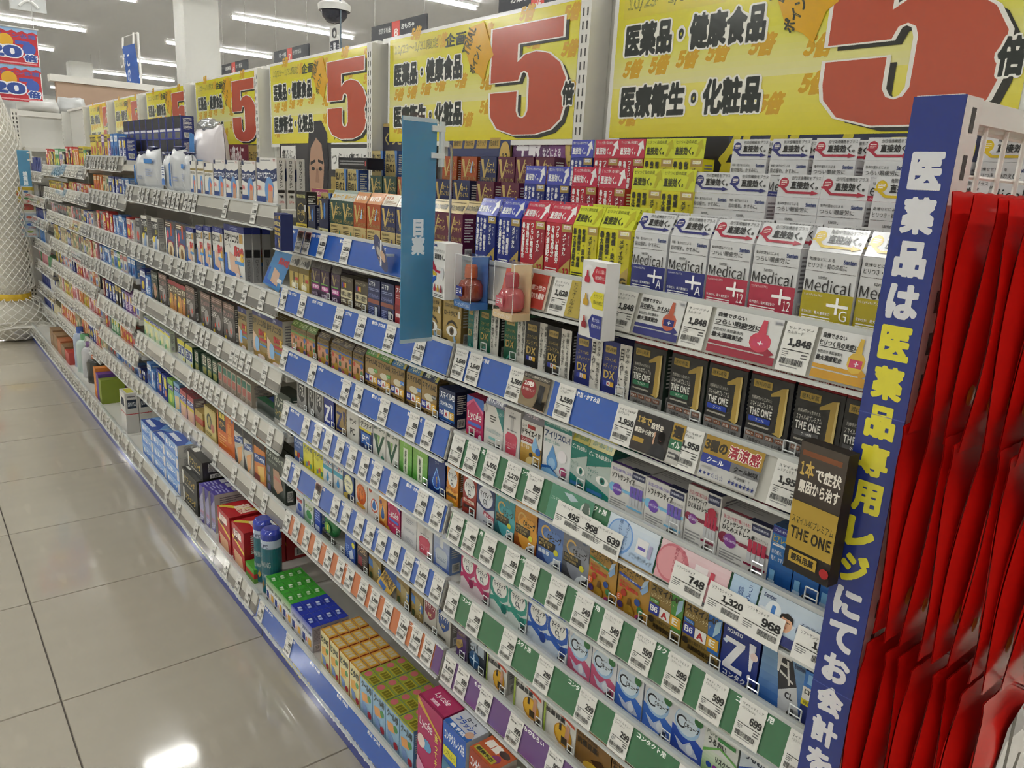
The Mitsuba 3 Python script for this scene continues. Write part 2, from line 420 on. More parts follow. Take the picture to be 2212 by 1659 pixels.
R1S = [(-1.219, -.94, 'blue'), (-.925, -.73, 'blue')]
G1S = [(-1.219, -.36, 'green')]
KIND = {(0, 0): [], (0, 1): R1S, (0, 2): G1S, (0, 3): 'green', (0, 4): 'green', (0, 5): [(-1.219, -1.165, 'purple'), (-1.16, -.38, 'purple')],
        (1, 0): 'blue', (1, 1): 'blue', (1, 2): 'blue', (1, 3): 'blue', (1, 4): 'blue', (1, 5): [(-2.114, -1.262, 'orange'), (-1.262, -1.232, 'purple')]}
for bay in range(8):
    x0, x1 = BAYS[bay + 1], BAYS[bay]
    key = numbered('shelving_bay')
    tag(key, f'white steel shelving unit full of medicine, {BAYNAME[bay]} bay from the camera', 'shelving', 'shelving bays of the medicine aisle')
    m = M(); m.box(x0, x1, BACK, BACK + .03, .0, 1.795, 'cbcac4'); scene[key + '__back_panel'] = m.ply('steel')
    m = M(); slotted_post(m, x0 + .001, 1.115, BACK - .001, .136, 1.794); scene[key + '__upright'] = m.ply('steel')
    m = M(); m.box(x0 + .016, x1 - .016, BACK - .014, BACK + .03, 1.796, 1.810, 'e6e5e0'); scene[key + '__top_cap'] = m.ply('steel')
    m = M(); m.box(x0 + .002, x1 - .002, BASE_Y + .012, BACK - .001, .080, .134, WHITE); scene[key + '__base_shelf'] = m.ply('steel')
    m = M(); m.box(x0 + .002, x1 - .002, BASE_Y + .006, BASE_Y + .011, .0, .084, '3b3f55' if bay < 5 else '5a5c63')
    f = Face(m, (x0 + .004, BASE_Y + .006, .002), (1, 0, 0), (0, 0, 1), x1 - x0 - .008, .080)
    f.draw([('r', 0, 0, 1, 1, '2a3a86')])
    if bay < 3:
        f.draw([('t', '医薬品は', .025, .28, .155, .80, 'f2f2f0', 2, 40), ('t', '医薬品専用レジ', .165, .28, .40, .80, 'f0e23a', 2, 40), ('t', 'にてお会計をお願いします。', .41, .28, .84, .80, 'f2f2f0', 2, 40)])
    scene[key + '__kick_panel'] = m.ply('glossy')
    rails = [(z, LIP, KIND.get((bay, i), 'grey')) for i, z in enumerate(RAILS[bay])] + [(BASE_Z, BASE_Y, 'blue' if bay < 2 else 'grey')]
    for z, y, kind in rails:
        s = numbered_child(key, 'shelf')
        rail, cover, lip = rail_parts(bay, z, kind, y)
        if y == LIP:
            m = M(); m.box(x0 + .003, x1 - .003, LIP + .0105, BACK - .001, z - .030, z - .010, WHITE); scene[s + '__board'] = m.ply('steel')
        scene[s + '__price_rail'] = rail.ply('glossy'); scene[s + '__rail_cover'] = cover.ply('pane'); scene[s + '__clear_lip'] = lip.ply('acrylic')
        labels[s + '__rail_cover'] = {'label': 'clear plastic cover of the price rail'}

# ------------------------------------------------------------------ price tags
TAGS = {}


def tag_ply(price, name, wide=False, red=None):
    k = (price, name, wide, red)
    if k not in TAGS:
        w, h = (.060, .043) if wide else (.041, .060)
        m = M(); m.box(0, w, 0, .0004, 0, h, 'e9e8e3')
        f = Face(m, (0, 0, 0), (1, 0, 0), (0, 0, 1), w, h)
        if wide: ops = [('t', name, .08, .80, .62, .90, '444444', 0, 20), ('t', price, .52 - .05 * len(price) + .12, .50, .95, .76, '1c1c1c', 3, 40), ('r', .06, .44, .92, .465, '222222'), ('l', .06, .22, .3, .40, 3, '888888'), ('b', .45, .20, .92, .38, '333333')]
        else:
            half = (len(name) + 1) // 2
            ops = [('t', name[:half], .10, .86, .90, .92, '333333', 0, 22), ('t', name[half:], .10, .77, .62, .83, '333333', 0, 22), ('t', price, .93 - .145 * len(price), .50, .95, .68, '1a1a1a', 3, 40),
                   ('r', .10, .435, .95, .452, '222222'), ('l', .10, .30, .3, .41, 3, '777777'), ('l', .72, .29, .92, .41, 2, '555555'), ('b', .10, .15, .82, .27, '222222'), ('l', .12, .08, .7, .13, 1, '999999')]
        if red: ops += [('r', .04, .64, .96, .97, 'c23a36'), ('t', red, .18, .68, .80, .84, 'ffffff', 1, 28), ('l', .1, .86, .9, .95, 2, 'f0d0d0')]
        f.draw(ops)
        TAGS[k] = m.ply('paper')
    return TAGS[k]


def place_tag(x, z, price, name, label, group, y=LIP, wide=False, red=None, drop=0.0, tilt=TILT):
    h = .043 if wide else .060
    key = numbered('price_tag')
    up = np.array([0, math.sin(tilt), math.cos(tilt)]); nr = np.array([0, -math.cos(tilt), math.sin(tilt)])
    o = np.array([x, y, z]) - up * (h + .001 + drop) + nr * (.0042 if not drop else .0085)
    Rm = np.eye(4); Rm[:3, 0] = [1, 0, 0]; Rm[:3, 1] = -nr; Rm[:3, 2] = up; Rm[:3, 3] = o
    scene[key] = {**tag_ply(price, name, wide, red), 'to_world': T(Rm)}
    tag(key, label, 'price tag', group)


# (bay, rail): [(left edge in metres, price)] read off along each rail from the left
TAGROWS = {
    (0, 0): 'サンテメディカルガード|-.938 1.628|-.794 1.848|-.662 1.848|-.509 1.848',
    (0, 1): 'スマイル40プレミアムＤＸ|-1.216 1.649|-1.168 1.649|-1.041 1.599|-.909 1.599|-.773 1.958|-.650 1.958|-.495 1.958',
    (0, 2): 'ロートリセコンタクト|-1.215 499|-1.163 799|-1.102 1.650|-1.036 1.279|-.974 899',
    (0, 3): 'マイティアＣＬアイスリフレッシュ|-1.209 499|-1.158 499|-1.097 599|-1.026 599|-.969 599|-.896 599|-.829 549|-.762 549|-.692 599|-.624 599|-.558 599|-.496 699|-.420 699',
    (0, 4): 'ロートＣキューブアイスクール|-1.215 299|-1.132 299|-1.021 299|-.914 299|-.802 299|-.719 299|-.582 299',
    (0, 5): 'ロート抗菌目薬ｉ|-1.219 1.628|-1.169 599|-1.086 999|-.986 999|-.87 999',
    (1, 0): 'ロートＶプレミアム|-1.977 1.079|-1.930 2.909|-1.838 1.650|-1.707 1.650|-1.36 1.650',
    (1, 1): 'スマイルザメディカル|-2.097 899|-1.969 1.199|-1.749 1.470|-1.631 1.489|-1.493 1.489|-1.367 1.199',
    (1, 2): 'スマイル40ＥＸゴールド|-2.106 499|-1.911 499|-1.713 499|-1.647 599|-1.517 599|-1.388 599|-1.325 499',
    (1, 3): 'サンテＦＸネオ|-2.109 299|-1.962 699|-1.885 259|-1.820 599|-1.750 699|-1.679 729|-1.613 499|-1.549 559|-1.470 799|-1.345 699|-1.282 499',
    (1, 4): 'ロートドライエイド|-2.107 299|-2.036 299|-1.889 699|-1.777 699|-1.714 799|-1.641 499|-1.584 699|-1.524 499|-1.461 879|-1.398 1.575|-1.336 1.650|-1.274 299',
    (1, 5): 'アルガード点眼薬|-2.114 699|-2.046 349|-1.972 349|-1.899 299|-1.825 699|-1.752 899|-1.696 899|-1.619 1.599|-1.558 1.599|-1.492 1.880|-1.416 1.880|-1.357 1.899|-1.305 1.899',
    (1, 6): 'スマイル40ＥＸ|-2.099 299|-1.887 299',
    (2, 0): 'ロキソプロフェン|-2.99 1.280|-2.94 1.280|-2.885 1.280|-2.559 1.280|-2.305 1.780',
    (2, 1): 'ロキソニンＳテープ|-2.96 980|-2.873 880|-2.823 1.280|-2.70 980|-2.629 1.280|-2.520 1.780|-2.410 1.480|-2.265 1.580',
    (2, 2): 'ロキソニンＥＸ|-2.942 980|-2.88 880|-2.818 1.280|-2.687 2.080|-2.558 1.780|-2.513 2.178|-2.463 1.580|-2.403 1.780|-2.266 2.178',
    (2, 3): 'バンテリンコーワ|-2.986 980|-2.925 1.280|-2.864 1.480|-2.806 1.280|-2.736 1.980|-2.668 880|-2.553 980|-2.462 980|-2.359 880|-2.231 2.178',
    (2, 4): 'サロンパスＥＸ|-2.985 780|-2.795 980|-2.593 780|-2.411 1.780|-2.303 1.780',
    (2, 6 - 1): 'リフェンダ|-2.980 498|-2.759 980|-2.56 980|-2.42 880|-2.30 980|-2.21 498',
    (3, 1): 'フェイタス|-3.87 980|-3.826 880|-3.735 880|-3.616 1.280|-3.524 980|-3.377 980|-3.241 880|-3.138 1.280|-3.085 1.080',
    (3, 2): 'フェイタスＺ|-3.912 980|-3.863 880|-3.801 880|-3.706 1.080|-3.362 1.280|-3.256 980|-3.172 880|-3.076 1.480',
    (3, 3): 'サロンシップ|-3.90 398|-3.836 698|-3.76 498|-3.464 880|-3.311 980|-3.075 698',
    (3, 4): 'サロンパス|-3.88 398|-3.80 498|-3.72 398|-3.62 598|-3.50 498|-3.35 498|-3.238 698|-3.126 880',
    (3, 5): '熱さまシート|-3.84 498|-3.72 398|-3.572 498|-3.332 598|-3.150 398',
}
for (bay, r), s in TAGROWS.items():
    name, *items = s.split('|')
    base = r == len(RAILS[bay])
    z, y = (BASE_Z, BASE_Y) if base else (RAILS[bay][r], LIP)
    where = f"{BAYNAME[bay]} bay's {'bottom' if base else SHELFNAME[r]} shelf rail"
    for i, it in enumerate(items):
        x, p = it.split()
        red = '20%' if (bay, r) == (1, 0) and i < 2 else '10%' if (bay, r, i) == (1, 4, 2) else None
        place_tag(float(x), z, p.replace('.', ','), name, f"{'red and white' if red else 'white'} price tag reading {p.replace('.', ',')}, {nth(i)} from left on {where}", f'price tags of the {where}', y, red=red)
for i, (x, p) in enumerate(((-.883, '495'), (-.839, '968'), (-.789, '639'), (-.627, '748'), (-.563, '1,320'), (-.505, '968'), (-.428, '1,738'))):
    place_tag(x, RAILS[0][2], p, 'ソフトサンティア', f'wide white price tag reading {p}, {nth(i)} of those over picture cards from left', 'wide price tags over the picture cards', wide=True, drop=.021 + .002 * (i % 3))
# the tags of the left bays that the list does not name, each on its own rail
cnt = 0
rest = M()
for bay in (3, 4, 5, 6, 7):
    for r in range(len(RAILS[bay]) + 1):
        if (bay, r) in TAGROWS: continue
        base = r == len(RAILS[bay])
        z, y = (BASE_Z, BASE_Y) if base else (RAILS[bay][r], LIP)
        x, k = BAYS[bay + 1] + .04, 0
        while x < BAYS[bay] - .05:
            p = rng.choice(('498', '980', '698', '1,280', '1,580', '880', '398', '1,780'))
            if bay < 5:
                place_tag(x, z, p, 'のどあめ総合', f"small white price tag, {nth(k)} from left on {BAYNAME[bay]} bay's {'bottom' if base else SHELFNAME[r]} shelf rail", f"price tags of the {BAYNAME[bay]} bay's {'bottom' if base else SHELFNAME[r]} shelf rail", y); cnt += 1
            else:
                f = RailFace(rest, x, z, .061, .0042, .041, y); f.base('e6e5e0'); f.draw([('r', .1, .45, .9, .6, '333333'), ('l', .1, .7, .9, .95, 2, '999999'), ('r', .1, .12, .8, .28, '555555')])
            k += 1; x += rng.choice((.046, .052, .06, .085, .085, .12)) * (1.25 if bay < 5 else 1)
thing('price_tag_rows', rest.ply('paper'), 'rows of tiny white price tags on the farthest rails at left', 'price tags', kind='stuff')
# ------------------------------------------------------------------ printed cartons
K = {}  # kind -> dict(w, h, d, base, side, top, ops, desc, flap)


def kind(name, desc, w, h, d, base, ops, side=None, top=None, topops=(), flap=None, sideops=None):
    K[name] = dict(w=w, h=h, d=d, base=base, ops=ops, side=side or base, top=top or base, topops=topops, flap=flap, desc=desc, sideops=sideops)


def drop(cx, cy, s, asp):
    a = np.linspace(-math.pi * .5 - 2.2, -math.pi * .5 + 2.2, 16)
    return [(cx + s * math.cos(t), cy + s * asp * math.sin(t)) for t in a] + [(cx, cy + 2.3 * s * asp)]


def bottle(x, y, s, asp, c, cap):
    return [('p', [(x - s, y), (x + s, y), (x + 1.25 * s, y + .7 * s * asp), (x + 1.1 * s, y + 1.5 * s * asp), (x + .55 * s, y + 1.9 * s * asp), (x - .55 * s, y + 1.9 * s * asp), (x - 1.1 * s, y + 1.5 * s * asp), (x - 1.25 * s, y + .7 * s * asp)], c),
            ('p', [(x - .5 * s, y + 1.9 * s * asp), (x + .5 * s, y + 1.9 * s * asp), (x + .32 * s, y + 3.4 * s * asp), (x - .32 * s, y + 3.4 * s * asp)], cap)]


def eye(x, y, s, asp, c, iris):
    a = np.linspace(0, math.pi, 9)
    return [('p', [(x + s * math.cos(t), y + .55 * s * asp * math.sin(t)) for t in a] + [(x - s * math.cos(t), y - .55 * s * asp * math.sin(t)) for t in a], 'f2f2ee'), ('e', x, y, .42 * s, .42 * s * asp, iris), ('e', x, y, .2 * s, .2 * s * asp, c)]


def swirl(x, y, s, asp, c):
    a = np.linspace(.6, 5.4, 18)
    return ('p', [(x + s * math.cos(t), y + s * asp * math.sin(t)) for t in a] + [(x + s * .72 * math.cos(t), y + s * .72 * asp * math.sin(t)) for t in a[::-1]], c)


FACE = lambda x, y, s, asp: [('e', x, y, s, s * 1.25 * asp, 'd9a98a'), ('p', [(x - 1.1 * s, y + .2 * s * asp), (x - .9 * s, y + 1.2 * s * asp), (x, y + 1.65 * s * asp), (x + .9 * s, y + 1.2 * s * asp), (x + 1.1 * s, y + .2 * s * asp), (x + .75 * s, y + .75 * s * asp), (x - .6 * s, y + .85 * s * asp)], '1d1815'),
                             ('r', x - .6 * s, y + .22 * s * asp, x - .15 * s, y + .34 * s * asp, '2a201c'), ('r', x + .15 * s, y + .22 * s * asp, x + .6 * s, y + .34 * s * asp, '2a201c'), ('r', x - .3 * s, y - .62 * s * asp, x + .3 * s, y - .5 * s * asp, 'a8605a')]


def direct(col, t1, txt='直接効く。', band=None):
    ops = [('c', .13, .62, .11, col), ('l', .06, .52, .20, .74, 3, 'e8e0d8'), ('t', t1, .30, .76, .97, .93, '333333', 0, 24), ('t', txt, .30, .36, .93, .70, '1e1e1e', 2, 36),
           ('p', [(.0, .45), (.06, .42), (.22, .16), (.80, .16), (.80, .10), (.97, .21), (.80, .32), (.80, .26), (.25, .26), (.09, .52), (0, .52)], col)]
    return dict(base='d6d7d9', ops=ops, h=.031)


def medical(col, t1, t2, letter, dark='f4f4f4'):
    return [('r', 0, 0, 1, .50, col), ('t', t1, .05, .885, .55, .93, '3a3a3a', 0, 22), ('t', t2, .05, .795, .80, .862, '2a2a2a', 0, 28), ('t', 'Santen', .72, .875, .96, .93, '303b6a', 2, 24), ('r', .02, .755, .98, .76, '444444'),
            ('t', 'sante', .28, .665, .46, .705, '333333', 0, 22), ('t', 'Medical', .04, .505, .93, .665, '222222', 0, 44), ('r', .52, .335, .94, .375, 'ffffff'), ('r', .695, .25, .745, .46, 'ffffff'), ('t', letter, .79, .18, .94, .31, 'ffffff', 0, 36),
            ('t', 'サンテメディカルプラス', .05, .44, .42, .475, dark, 0, 20), ('t', '有効成分、最大濃度配合', .05, .22, .62, .262, dark, 0, 20), ('l', .05, .08, .62, .20, 4, dark)] + bottle(.80, .0, .055, .75, 'c98a80', 'd8a79a')


for nm, col, t1, t2, L, ft, fc, d in (('mA', '2d3272', '年齢・乾きなどによる', '目の疲れ。かすみに。', 'A', '抗炎症機能をプラス', '2c2f6c', 'white and navy plus A eye drop carton'),
                                      ('m12', 'a93248', '集中作業などによる', 'つらい眼疲労に', '12', '血行促進機能をプラス', 'a82f42', 'white and red plus 12 eye drop carton'),
                                      ('mG', 'a99a22', '乾燥などによる', 'ヒリつき・目の炎症に', 'G', '角膜修復機能をプラス', 'd2b51e', 'white and yellow plus G eye drop carton')):
    kind(nm, d, .066, .086, .03, 'd3d4d6', medical(col, t1, t2, L), side='c4c5c8', flap=direct(fc, ft))


def sante(base, panel, cols, name, letter, tc='f2f2f0', lc=None):
    n = len(cols); ops = [('r', .60, 0, 1, 1, panel), ('r', .62, .86, 1, .99, 'a98e4c'), ('r', .68, .91, .94, .97, 'f0efe8'), ('t', '眼科薬', .70, .92, .92, .96, base, 1, 20), ('p', [(.60, 0), (1, 0), (1, .42), (.60, .20)], 'b39a55')]
    for i, t in enumerate(cols): ops.append(('v', t, .05 + i * .185, .30 if len(t) > 5 else .40, .05 + i * .185 + .13, .95, tc, 2, 28))
    ops += [('v', name, .68, .45, .82, .84, tc, 2, 30), ('v', 'サンテ', .88, .62, .94, .80, tc, 0, 20), ('t', letter, .74, .09, .97, .24, lc or base, 3, 40), ('l', .05, .05, .5, .22, 4, tc)]
    return ops + bottle(.60, .02, .06, .8, 'b07a62', 'a85f48')


def swirlflap(base, txt, t1, tc='f6f6f4'):
    return dict(base=base, h=.034, ops=[('t', t1, .06, .74, .72, .90, tc, 1, 24), ('t', txt, .05, .18, .66, .58, tc, 2, 36), ('p', [(.72, .1), (.80, .1), (.90, .5), (.98, .45), (.90, .95), (.72, .70), (.80, .65), (.76, .35)], 'f2f2f2' if tc[0] == 'f' else 'b9b52a')])


kind('sA', 'navy eye drop carton with vertical text and gold A', .063, .086, .03, '2a3484', sante('2a3484', '1f2768', ['最大濃度配合', 'かすみ有効成分', '年齢・眼疲労'], 'メディカル', 'A'), flap=swirlflap('4a4fae', '直接効く。', '見えづらい目のかすみ'))
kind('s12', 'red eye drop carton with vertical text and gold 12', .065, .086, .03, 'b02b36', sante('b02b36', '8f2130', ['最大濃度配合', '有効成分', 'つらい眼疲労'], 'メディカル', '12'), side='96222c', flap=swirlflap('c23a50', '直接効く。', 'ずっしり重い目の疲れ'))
kind('sG', 'yellow eye drop carton with black vertical text', .068, .086, .03, 'd6cf2c', sante('d6cf2c', 'c2b72a', ['最大濃度配合', '角膜修復・保護', '乾燥・炎症'], 'メディカル', 'G', '26261c', '3a3420'), flap=swirlflap('cfd63a', '直接効く。', 'ヒリつく目の炎症', '26261c'))


def vro(base, sub, tc='c3a866', low='bda973', cap='2f7f72'):
    return [('r', 0, 0, 1, .40, low), ('p', [(.04, .94), (.20, .94), (.30, .62), (.50, .94), (.56, .94), (.32, .50), (.24, .50)], tc), ('t', 'ロート', .50, .76, .88, .88, tc, 1, 30), ('t', sub, .42, .62, .94, .73, tc, 1, 28), ('t', 'PREMIUM', .14, .43, .96, .52, 'a08a52', 0, 26),
            ('t', '複合疲れ目に', .08, .30, .62, .36, '2c2418', 1, 22), ('l', .08, .08, .6, .26, 4, '4a3c22')] + bottle(.80, .03, .075, .8, cap, cap)


GOLDFLAP = lambda t: dict(base='c8b27a', h=.028, ops=[('t', t, .08, .20, .92, .62, '241c10', 2, 32), ('r', .05, .80, .9, .86, '6d5a30')])
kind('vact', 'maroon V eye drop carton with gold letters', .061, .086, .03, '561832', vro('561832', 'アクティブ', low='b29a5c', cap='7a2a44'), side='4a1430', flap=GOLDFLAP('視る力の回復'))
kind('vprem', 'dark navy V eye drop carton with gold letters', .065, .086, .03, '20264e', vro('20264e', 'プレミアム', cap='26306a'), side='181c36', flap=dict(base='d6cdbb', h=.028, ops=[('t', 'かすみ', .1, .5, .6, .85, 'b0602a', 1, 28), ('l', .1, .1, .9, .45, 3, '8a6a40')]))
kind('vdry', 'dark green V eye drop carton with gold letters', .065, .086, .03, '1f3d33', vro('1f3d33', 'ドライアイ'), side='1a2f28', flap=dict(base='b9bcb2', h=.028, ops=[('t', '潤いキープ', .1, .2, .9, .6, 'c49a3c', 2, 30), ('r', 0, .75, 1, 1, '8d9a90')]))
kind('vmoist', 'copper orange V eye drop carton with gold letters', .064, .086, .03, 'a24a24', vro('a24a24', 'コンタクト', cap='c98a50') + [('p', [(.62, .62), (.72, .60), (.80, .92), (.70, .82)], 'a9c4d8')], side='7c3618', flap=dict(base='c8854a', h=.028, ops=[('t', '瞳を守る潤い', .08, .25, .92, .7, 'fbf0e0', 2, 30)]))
kind('v5', 'black round-emblem supplement carton with yellow foot', .072, .108, .03, '1c1a17', [('r', 0, 0, 1, .22, 'c9b23a'), ('e', .5, .48, .36, .24, 'a08a4c'), ('e', .5, .48, .33, .22, '1c1a17'), ('t', 'ロートV5', .24, .42, .78, .56, 'c7ad62', 1, 32), ('t', '機能性表示食品', .12, .84, .9, .93, 'd6d08a', 1, 24), ('l', .1, .04, .9, .18, 3, '5a4a20'), ('r', .82, .52, .98, .68, 'b6b6b6')])
kind('vsmall', 'slim dark carton with gold V and blue flame', .05, .075, .03, '23263f', [('p', [(.08, .95), (.28, .95), (.42, .6), (.5, .6), (.3, .45), (.22, .45)], 'b79d5c'), ('e', .62, .68, .10, .22, '3f7cc4'), ('t', 'ロート', .12, .50, .50, .58, 'c9b070', 1, 26), ('r', 0, 0, 1, .22, 'd6cf9a'), ('t', '新一番', .1, .04, .9, .18, '3a3420', 2, 28)])
kind('golddrops', 'gold sparkle-print carton with large black letters', .066, .108, .03, 'b7a46a', [('t', '飲んで1', .06, .72, .80, .93, '2a2418', 2, 34), ('t', '目の1', .06, .46, .80, .68, '2a2418', 2, 34), ('r', .1, .14, .62, .34, 'b03a34'), ('t', '眼精', .18, .18, .54, .3, 'f4e6d0', 1, 26), ('p', [(.86, 0), (1, 0), (1, 1), (.80, 1), (.92, .5)], '4f7fc0')], side='2f4a86')
kind('yellowhead', 'yellow supplement carton with magenta header', .110, .145, .03, 'cfc069', [('r', 0, .82, 1, 1, '9a3a62'), ('t', 'ナノ乳酸菌からの守る', .06, .86, .94, .95, 'f2e2c8', 1, 26), ('t', 'くっきり見せる再発', .06, .60, .94, .78, '8a2a3a', 2, 32), ('r', .04, .42, .96, .55, 'a0304a'), ('t', 'ロートV', .06, .20, .6, .36, '8a2a3a', 2, 30)])
kind('blackcase', 'long black display case lying over the cartons', .19, .036, .05, '1b1b1f', [('l', .05, .3, .95, .8, 2, '8d8d90'), ('r', .93, .3, .97, .7, 'b05050')])
kind('goldeye', 'gold eye drop carton with drawn eye', .066, .105, .03, 'b3985a', [('t', '年齢・目の悪化による', .06, .88, .95, .96, '2c2414', 1, 24), ('t', 'なみだ目を改善', .12, .77, .88, .85, '2c2414', 1, 26), ('t', 'ロートクリア', .08, .61, .80, .72, '1e1810', 2, 32), ('r', .83, .60, .96, .74, 'f0ead8')] + eye(.52, .32, .30, .63, '201a14', '5a4a34') + [('p', [(.20, .40), (.34, .50), (.52, .54), (.70, .50), (.84, .40), (.80, .40), (.66, .46), (.52, .49), (.38, .46), (.24, .40)], '1e1810'), ('p', [(.60, .2), (.72, .06), (.78, .16), (.68, .24)], '8fb0cc'), ('r', .06, .05, .34, .14, '1e1810')], side='8f7848')


def dx(base, t1, col, vcol, mark):
    return [('r', .60, 0, 1, 1, 'e6e3da'), ('r', .10, .80, .48, .92, 'b79c5a'), ('t', '眼科用薬', .12, .83, .46, .89, '2a2418', 1, 22), ('t', 'スマイル40', .10, .66, .50, .72, col, 0, 24), ('t', t1, .06, .54, .55, .62, col, 0, 24), ('t', 'DX', .10, .36, .48, .50, col, 1, 36)] + ([('r', .10, .24, .22, .32, '2a3a9a'), ('r', .23, .24, .35, .32, 'f0f0ee'), ('r', .36, .24, .48, .32, 'd8a83c'), ('t', 'A', .255, .255, .325, .305, 'b02a2a', 2, 24)] if mark else [('p', [(.12, .10), (.30, .24), (.46, .12), (.3, .16)], '58b0a0')]) + \
        [('v', vcol[0], .82, .30 if len(vcol[0]) < 8 else .14, .94, .96, '1e1e1e', 1, 26), ('v', vcol[1], .64, .26, .77, .92, '1e1e1e', 1, 26), ('e', .72, .06, .08, .035, '2a261e')]


kind('dxteal', 'teal DX eye drop carton with white text strip', .058, .096, .03, '1f6a64', dx('1f6a64', 'コンタクト', 'c4a860', ('角膜修復', '酷使による疲れ'), 0), side='173c38')
kind('dxgreen', 'green DX eye drop carton with white text strip', .064, .096, .03, '1c5a40', dx('1c5a40', 'メディカル', 'c4a860', ('角膜修復する', '乾き・酷使による'), 0), side='232826')
kind('dxblack', 'black DX eye drop carton with white text strip', .065, .096, .03, '201e1c', dx('201e1c', 'プレミアム', 'c4a860', ('年齢による眼疲労', 'かすみを治す。'), 1), side='2a2826')
kind('dxblue', 'royal blue DX eye drop carton with white text strip', .062, .096, .03, '242c6e', dx('242c6e', 'メディクリア', 'c4a860', ('かゆみ・充血を治す', '目やに'), 1), side='1d2350')


def theone(band, sub):
    return [('r', 0, 0, 1, .27, '8f8e8c'), ('r', .08, .84, .52, .94, 'b0923e'), ('t', '眼科用薬', .12, .86, .48, .92, '241e10', 1, 24), ('t', '角膜研究から生まれた', .08, .68, .56, .73, 'c8c4bc', 0, 22), ('t', 'スマイル40プレミアム', .06, .59, .60, .66, 'ece8e0', 1, 24), ('t', 'THE ONE', .06, .47, .60, .57, 'f2f0ea', 1, 34), ('r', .06, .385, .58, .455, band), ('t', sub, .22, .40, .44, .44, 'f2f2f0', 1, 22), ('l', .06, .31, .56, .36, 1, 'aaa69c'),
            ('p', [(.66, .30), (.84, .27), (.90, .32), (.90, .92), (.76, .90), (.52, .80), (.53, .765), (.74, .80), (.72, .32)], 'b89a4a'), ('p', [(.84, .27), (.90, .32), (.90, .92), (.86, .91)], 'd8c07a')] + \
           [('r', .05 + .235 * i, .19, .245 + .235 * i, .25, '7a4a30') for i in range(4)] + [('t', t, .07 + .235 * i, .20, .225 + .235 * i, .24, 'f2ece4', 1, 20) for i, t in enumerate(('眼疲労', 'かすみ', '充血', 'かゆみ'))] + \
           [('t', '「角膜ダメージ」を修復', .12, .11, .92, .17, '1c1c1c', 1, 26), ('t', 'くり返すつらい症状を1本で治す。', .06, .045, .95, .085, '2c2c2c', 0, 22)]


REDFLAP = dict(base='8c2a2c', h=.026, ops=[('t', 'すべての症状を', .04, .30, .26, .70, 'f4ece8', 1, 22), ('t', '原因から治す', .28, .22, .96, .78, 'f8f2ee', 2, 34)])
kind('oneg', 'black carton with gold numeral one and green band', .064, .103, .034, '1f1e1d', theone('1e6a48', 'マイルド'), side='2a3830', flap=REDFLAP)
kind('oneb', 'black carton with gold numeral one and blue band', .064, .103, .034, '1f1e1d', theone('1c3ca0', 'クール'), side='22242c', flap=REDFLAP)
kind('onem', 'black carton with gold numeral one and grey band', .064, .103, .034, '1f1e1d', theone('4a4a4c', 'クールMAX'), side='242424', flap=REDFLAP)
kind('lycee', 'bright pink eye drop carton with white script', .057, .093, .034, 'b72a5e', [('p', [(0, .8), (.4, .95), (1, .72), (1, 1), (0, 1)], '3f6ab8'), ('p', [(0, .72), (.4, .92), (1, .66), (1, .74), (.4, .97), (0, .82)], 'd86a92'), ('t', 'Lycée', .08, .46, .88, .70, 'f6ecf0', 1, 40, .12), ('r', .1, .36, .9, .43, '4a6ac0'), ('t', 'ロートリセコンタクト', .1, .24, .9, .31, 'f4dce6', 1, 24), ('e', .86, .14, .10, .08, 'e8e8ee'), ('p', [(0, 0), (1, 0), (1, .05), (.4, .03), (0, .16)], 'c89a3a')], side='8c2048')
kind('whiteye', 'white eye drop carton with teal corner and grey script', .066, .090, .034, 'dedcd6', [('p', [(.58, 1), (1, 1), (1, .52)], '2c7a78'), ('t', 'コンタクト', .72, .84, .98, .92, 'f0f0ee', 1, 24), ('l', .30, .62, .62, .80, 3, '55524e'), ('t', 'Smile Whiteye', .12, .36, .86, .50, '9ab0b4', 0, 30, .1), ('r', .28, .24, .68, .30, '8fc6c4'), ('l', .2, .06, .8, .18, 3, '8a8a88'), ('e', .02, .9, .10, .09, 'c8c6c0')], side='c9c8c2', flap=dict(base='26305c', h=.030, ops=[('t', '輝くすこやかな瞳に', .1, .15, .95, .55, 'eceef4', 1, 30), ('t', 'コンタクト', .2, .62, .6, .85, 'f4f4f4', 1, 24)]))
kind('beaupink', 'white eye drop carton with pink perfume flask', .060, .100, .034, 'd6d3d0', [('r', .22, .58, .78, .60, '77777a'), ('r', .42, .60, .58, .84, 'bab8b6'), ('p', [(.30, .84), (.70, .84), (.70, .88), (.30, .88)], '77777a'), ('p', [(.2, .12), (.8, .12), (.86, .46), (.74, .54), (.26, .54), (.14, .46)], 'c2485e'), ('t', 'beauté', .18, .26, .84, .38, 'd88a94', 0, 34), ('r', .3, .22, .5, .235, 'f2e8e8'), ('t', 'サンテ', .44, .92, .6, .95, '555555', 1, 22)], side='c8c6c4')
kind('beaublue', 'pale blue eye drop carton with clear perfume flask', .062, .100, .034, '8fa6cc', [('G', 0, 0, 1, 1, '3f62b0', 'c6cfdc'), ('r', .40, .58, .60, .84, 'd6dade'), ('p', [(.16, .14), (.84, .14), (.90, .46), (.74, .54), (.26, .54), (.10, .46)], 'b9c2cc'), ('t', 'beauté', .24, .26, .80, .38, '6f7f96', 0, 34), ('l', .1, .03, .6, .1, 2, 'dfe6f0')], side='7089b8')
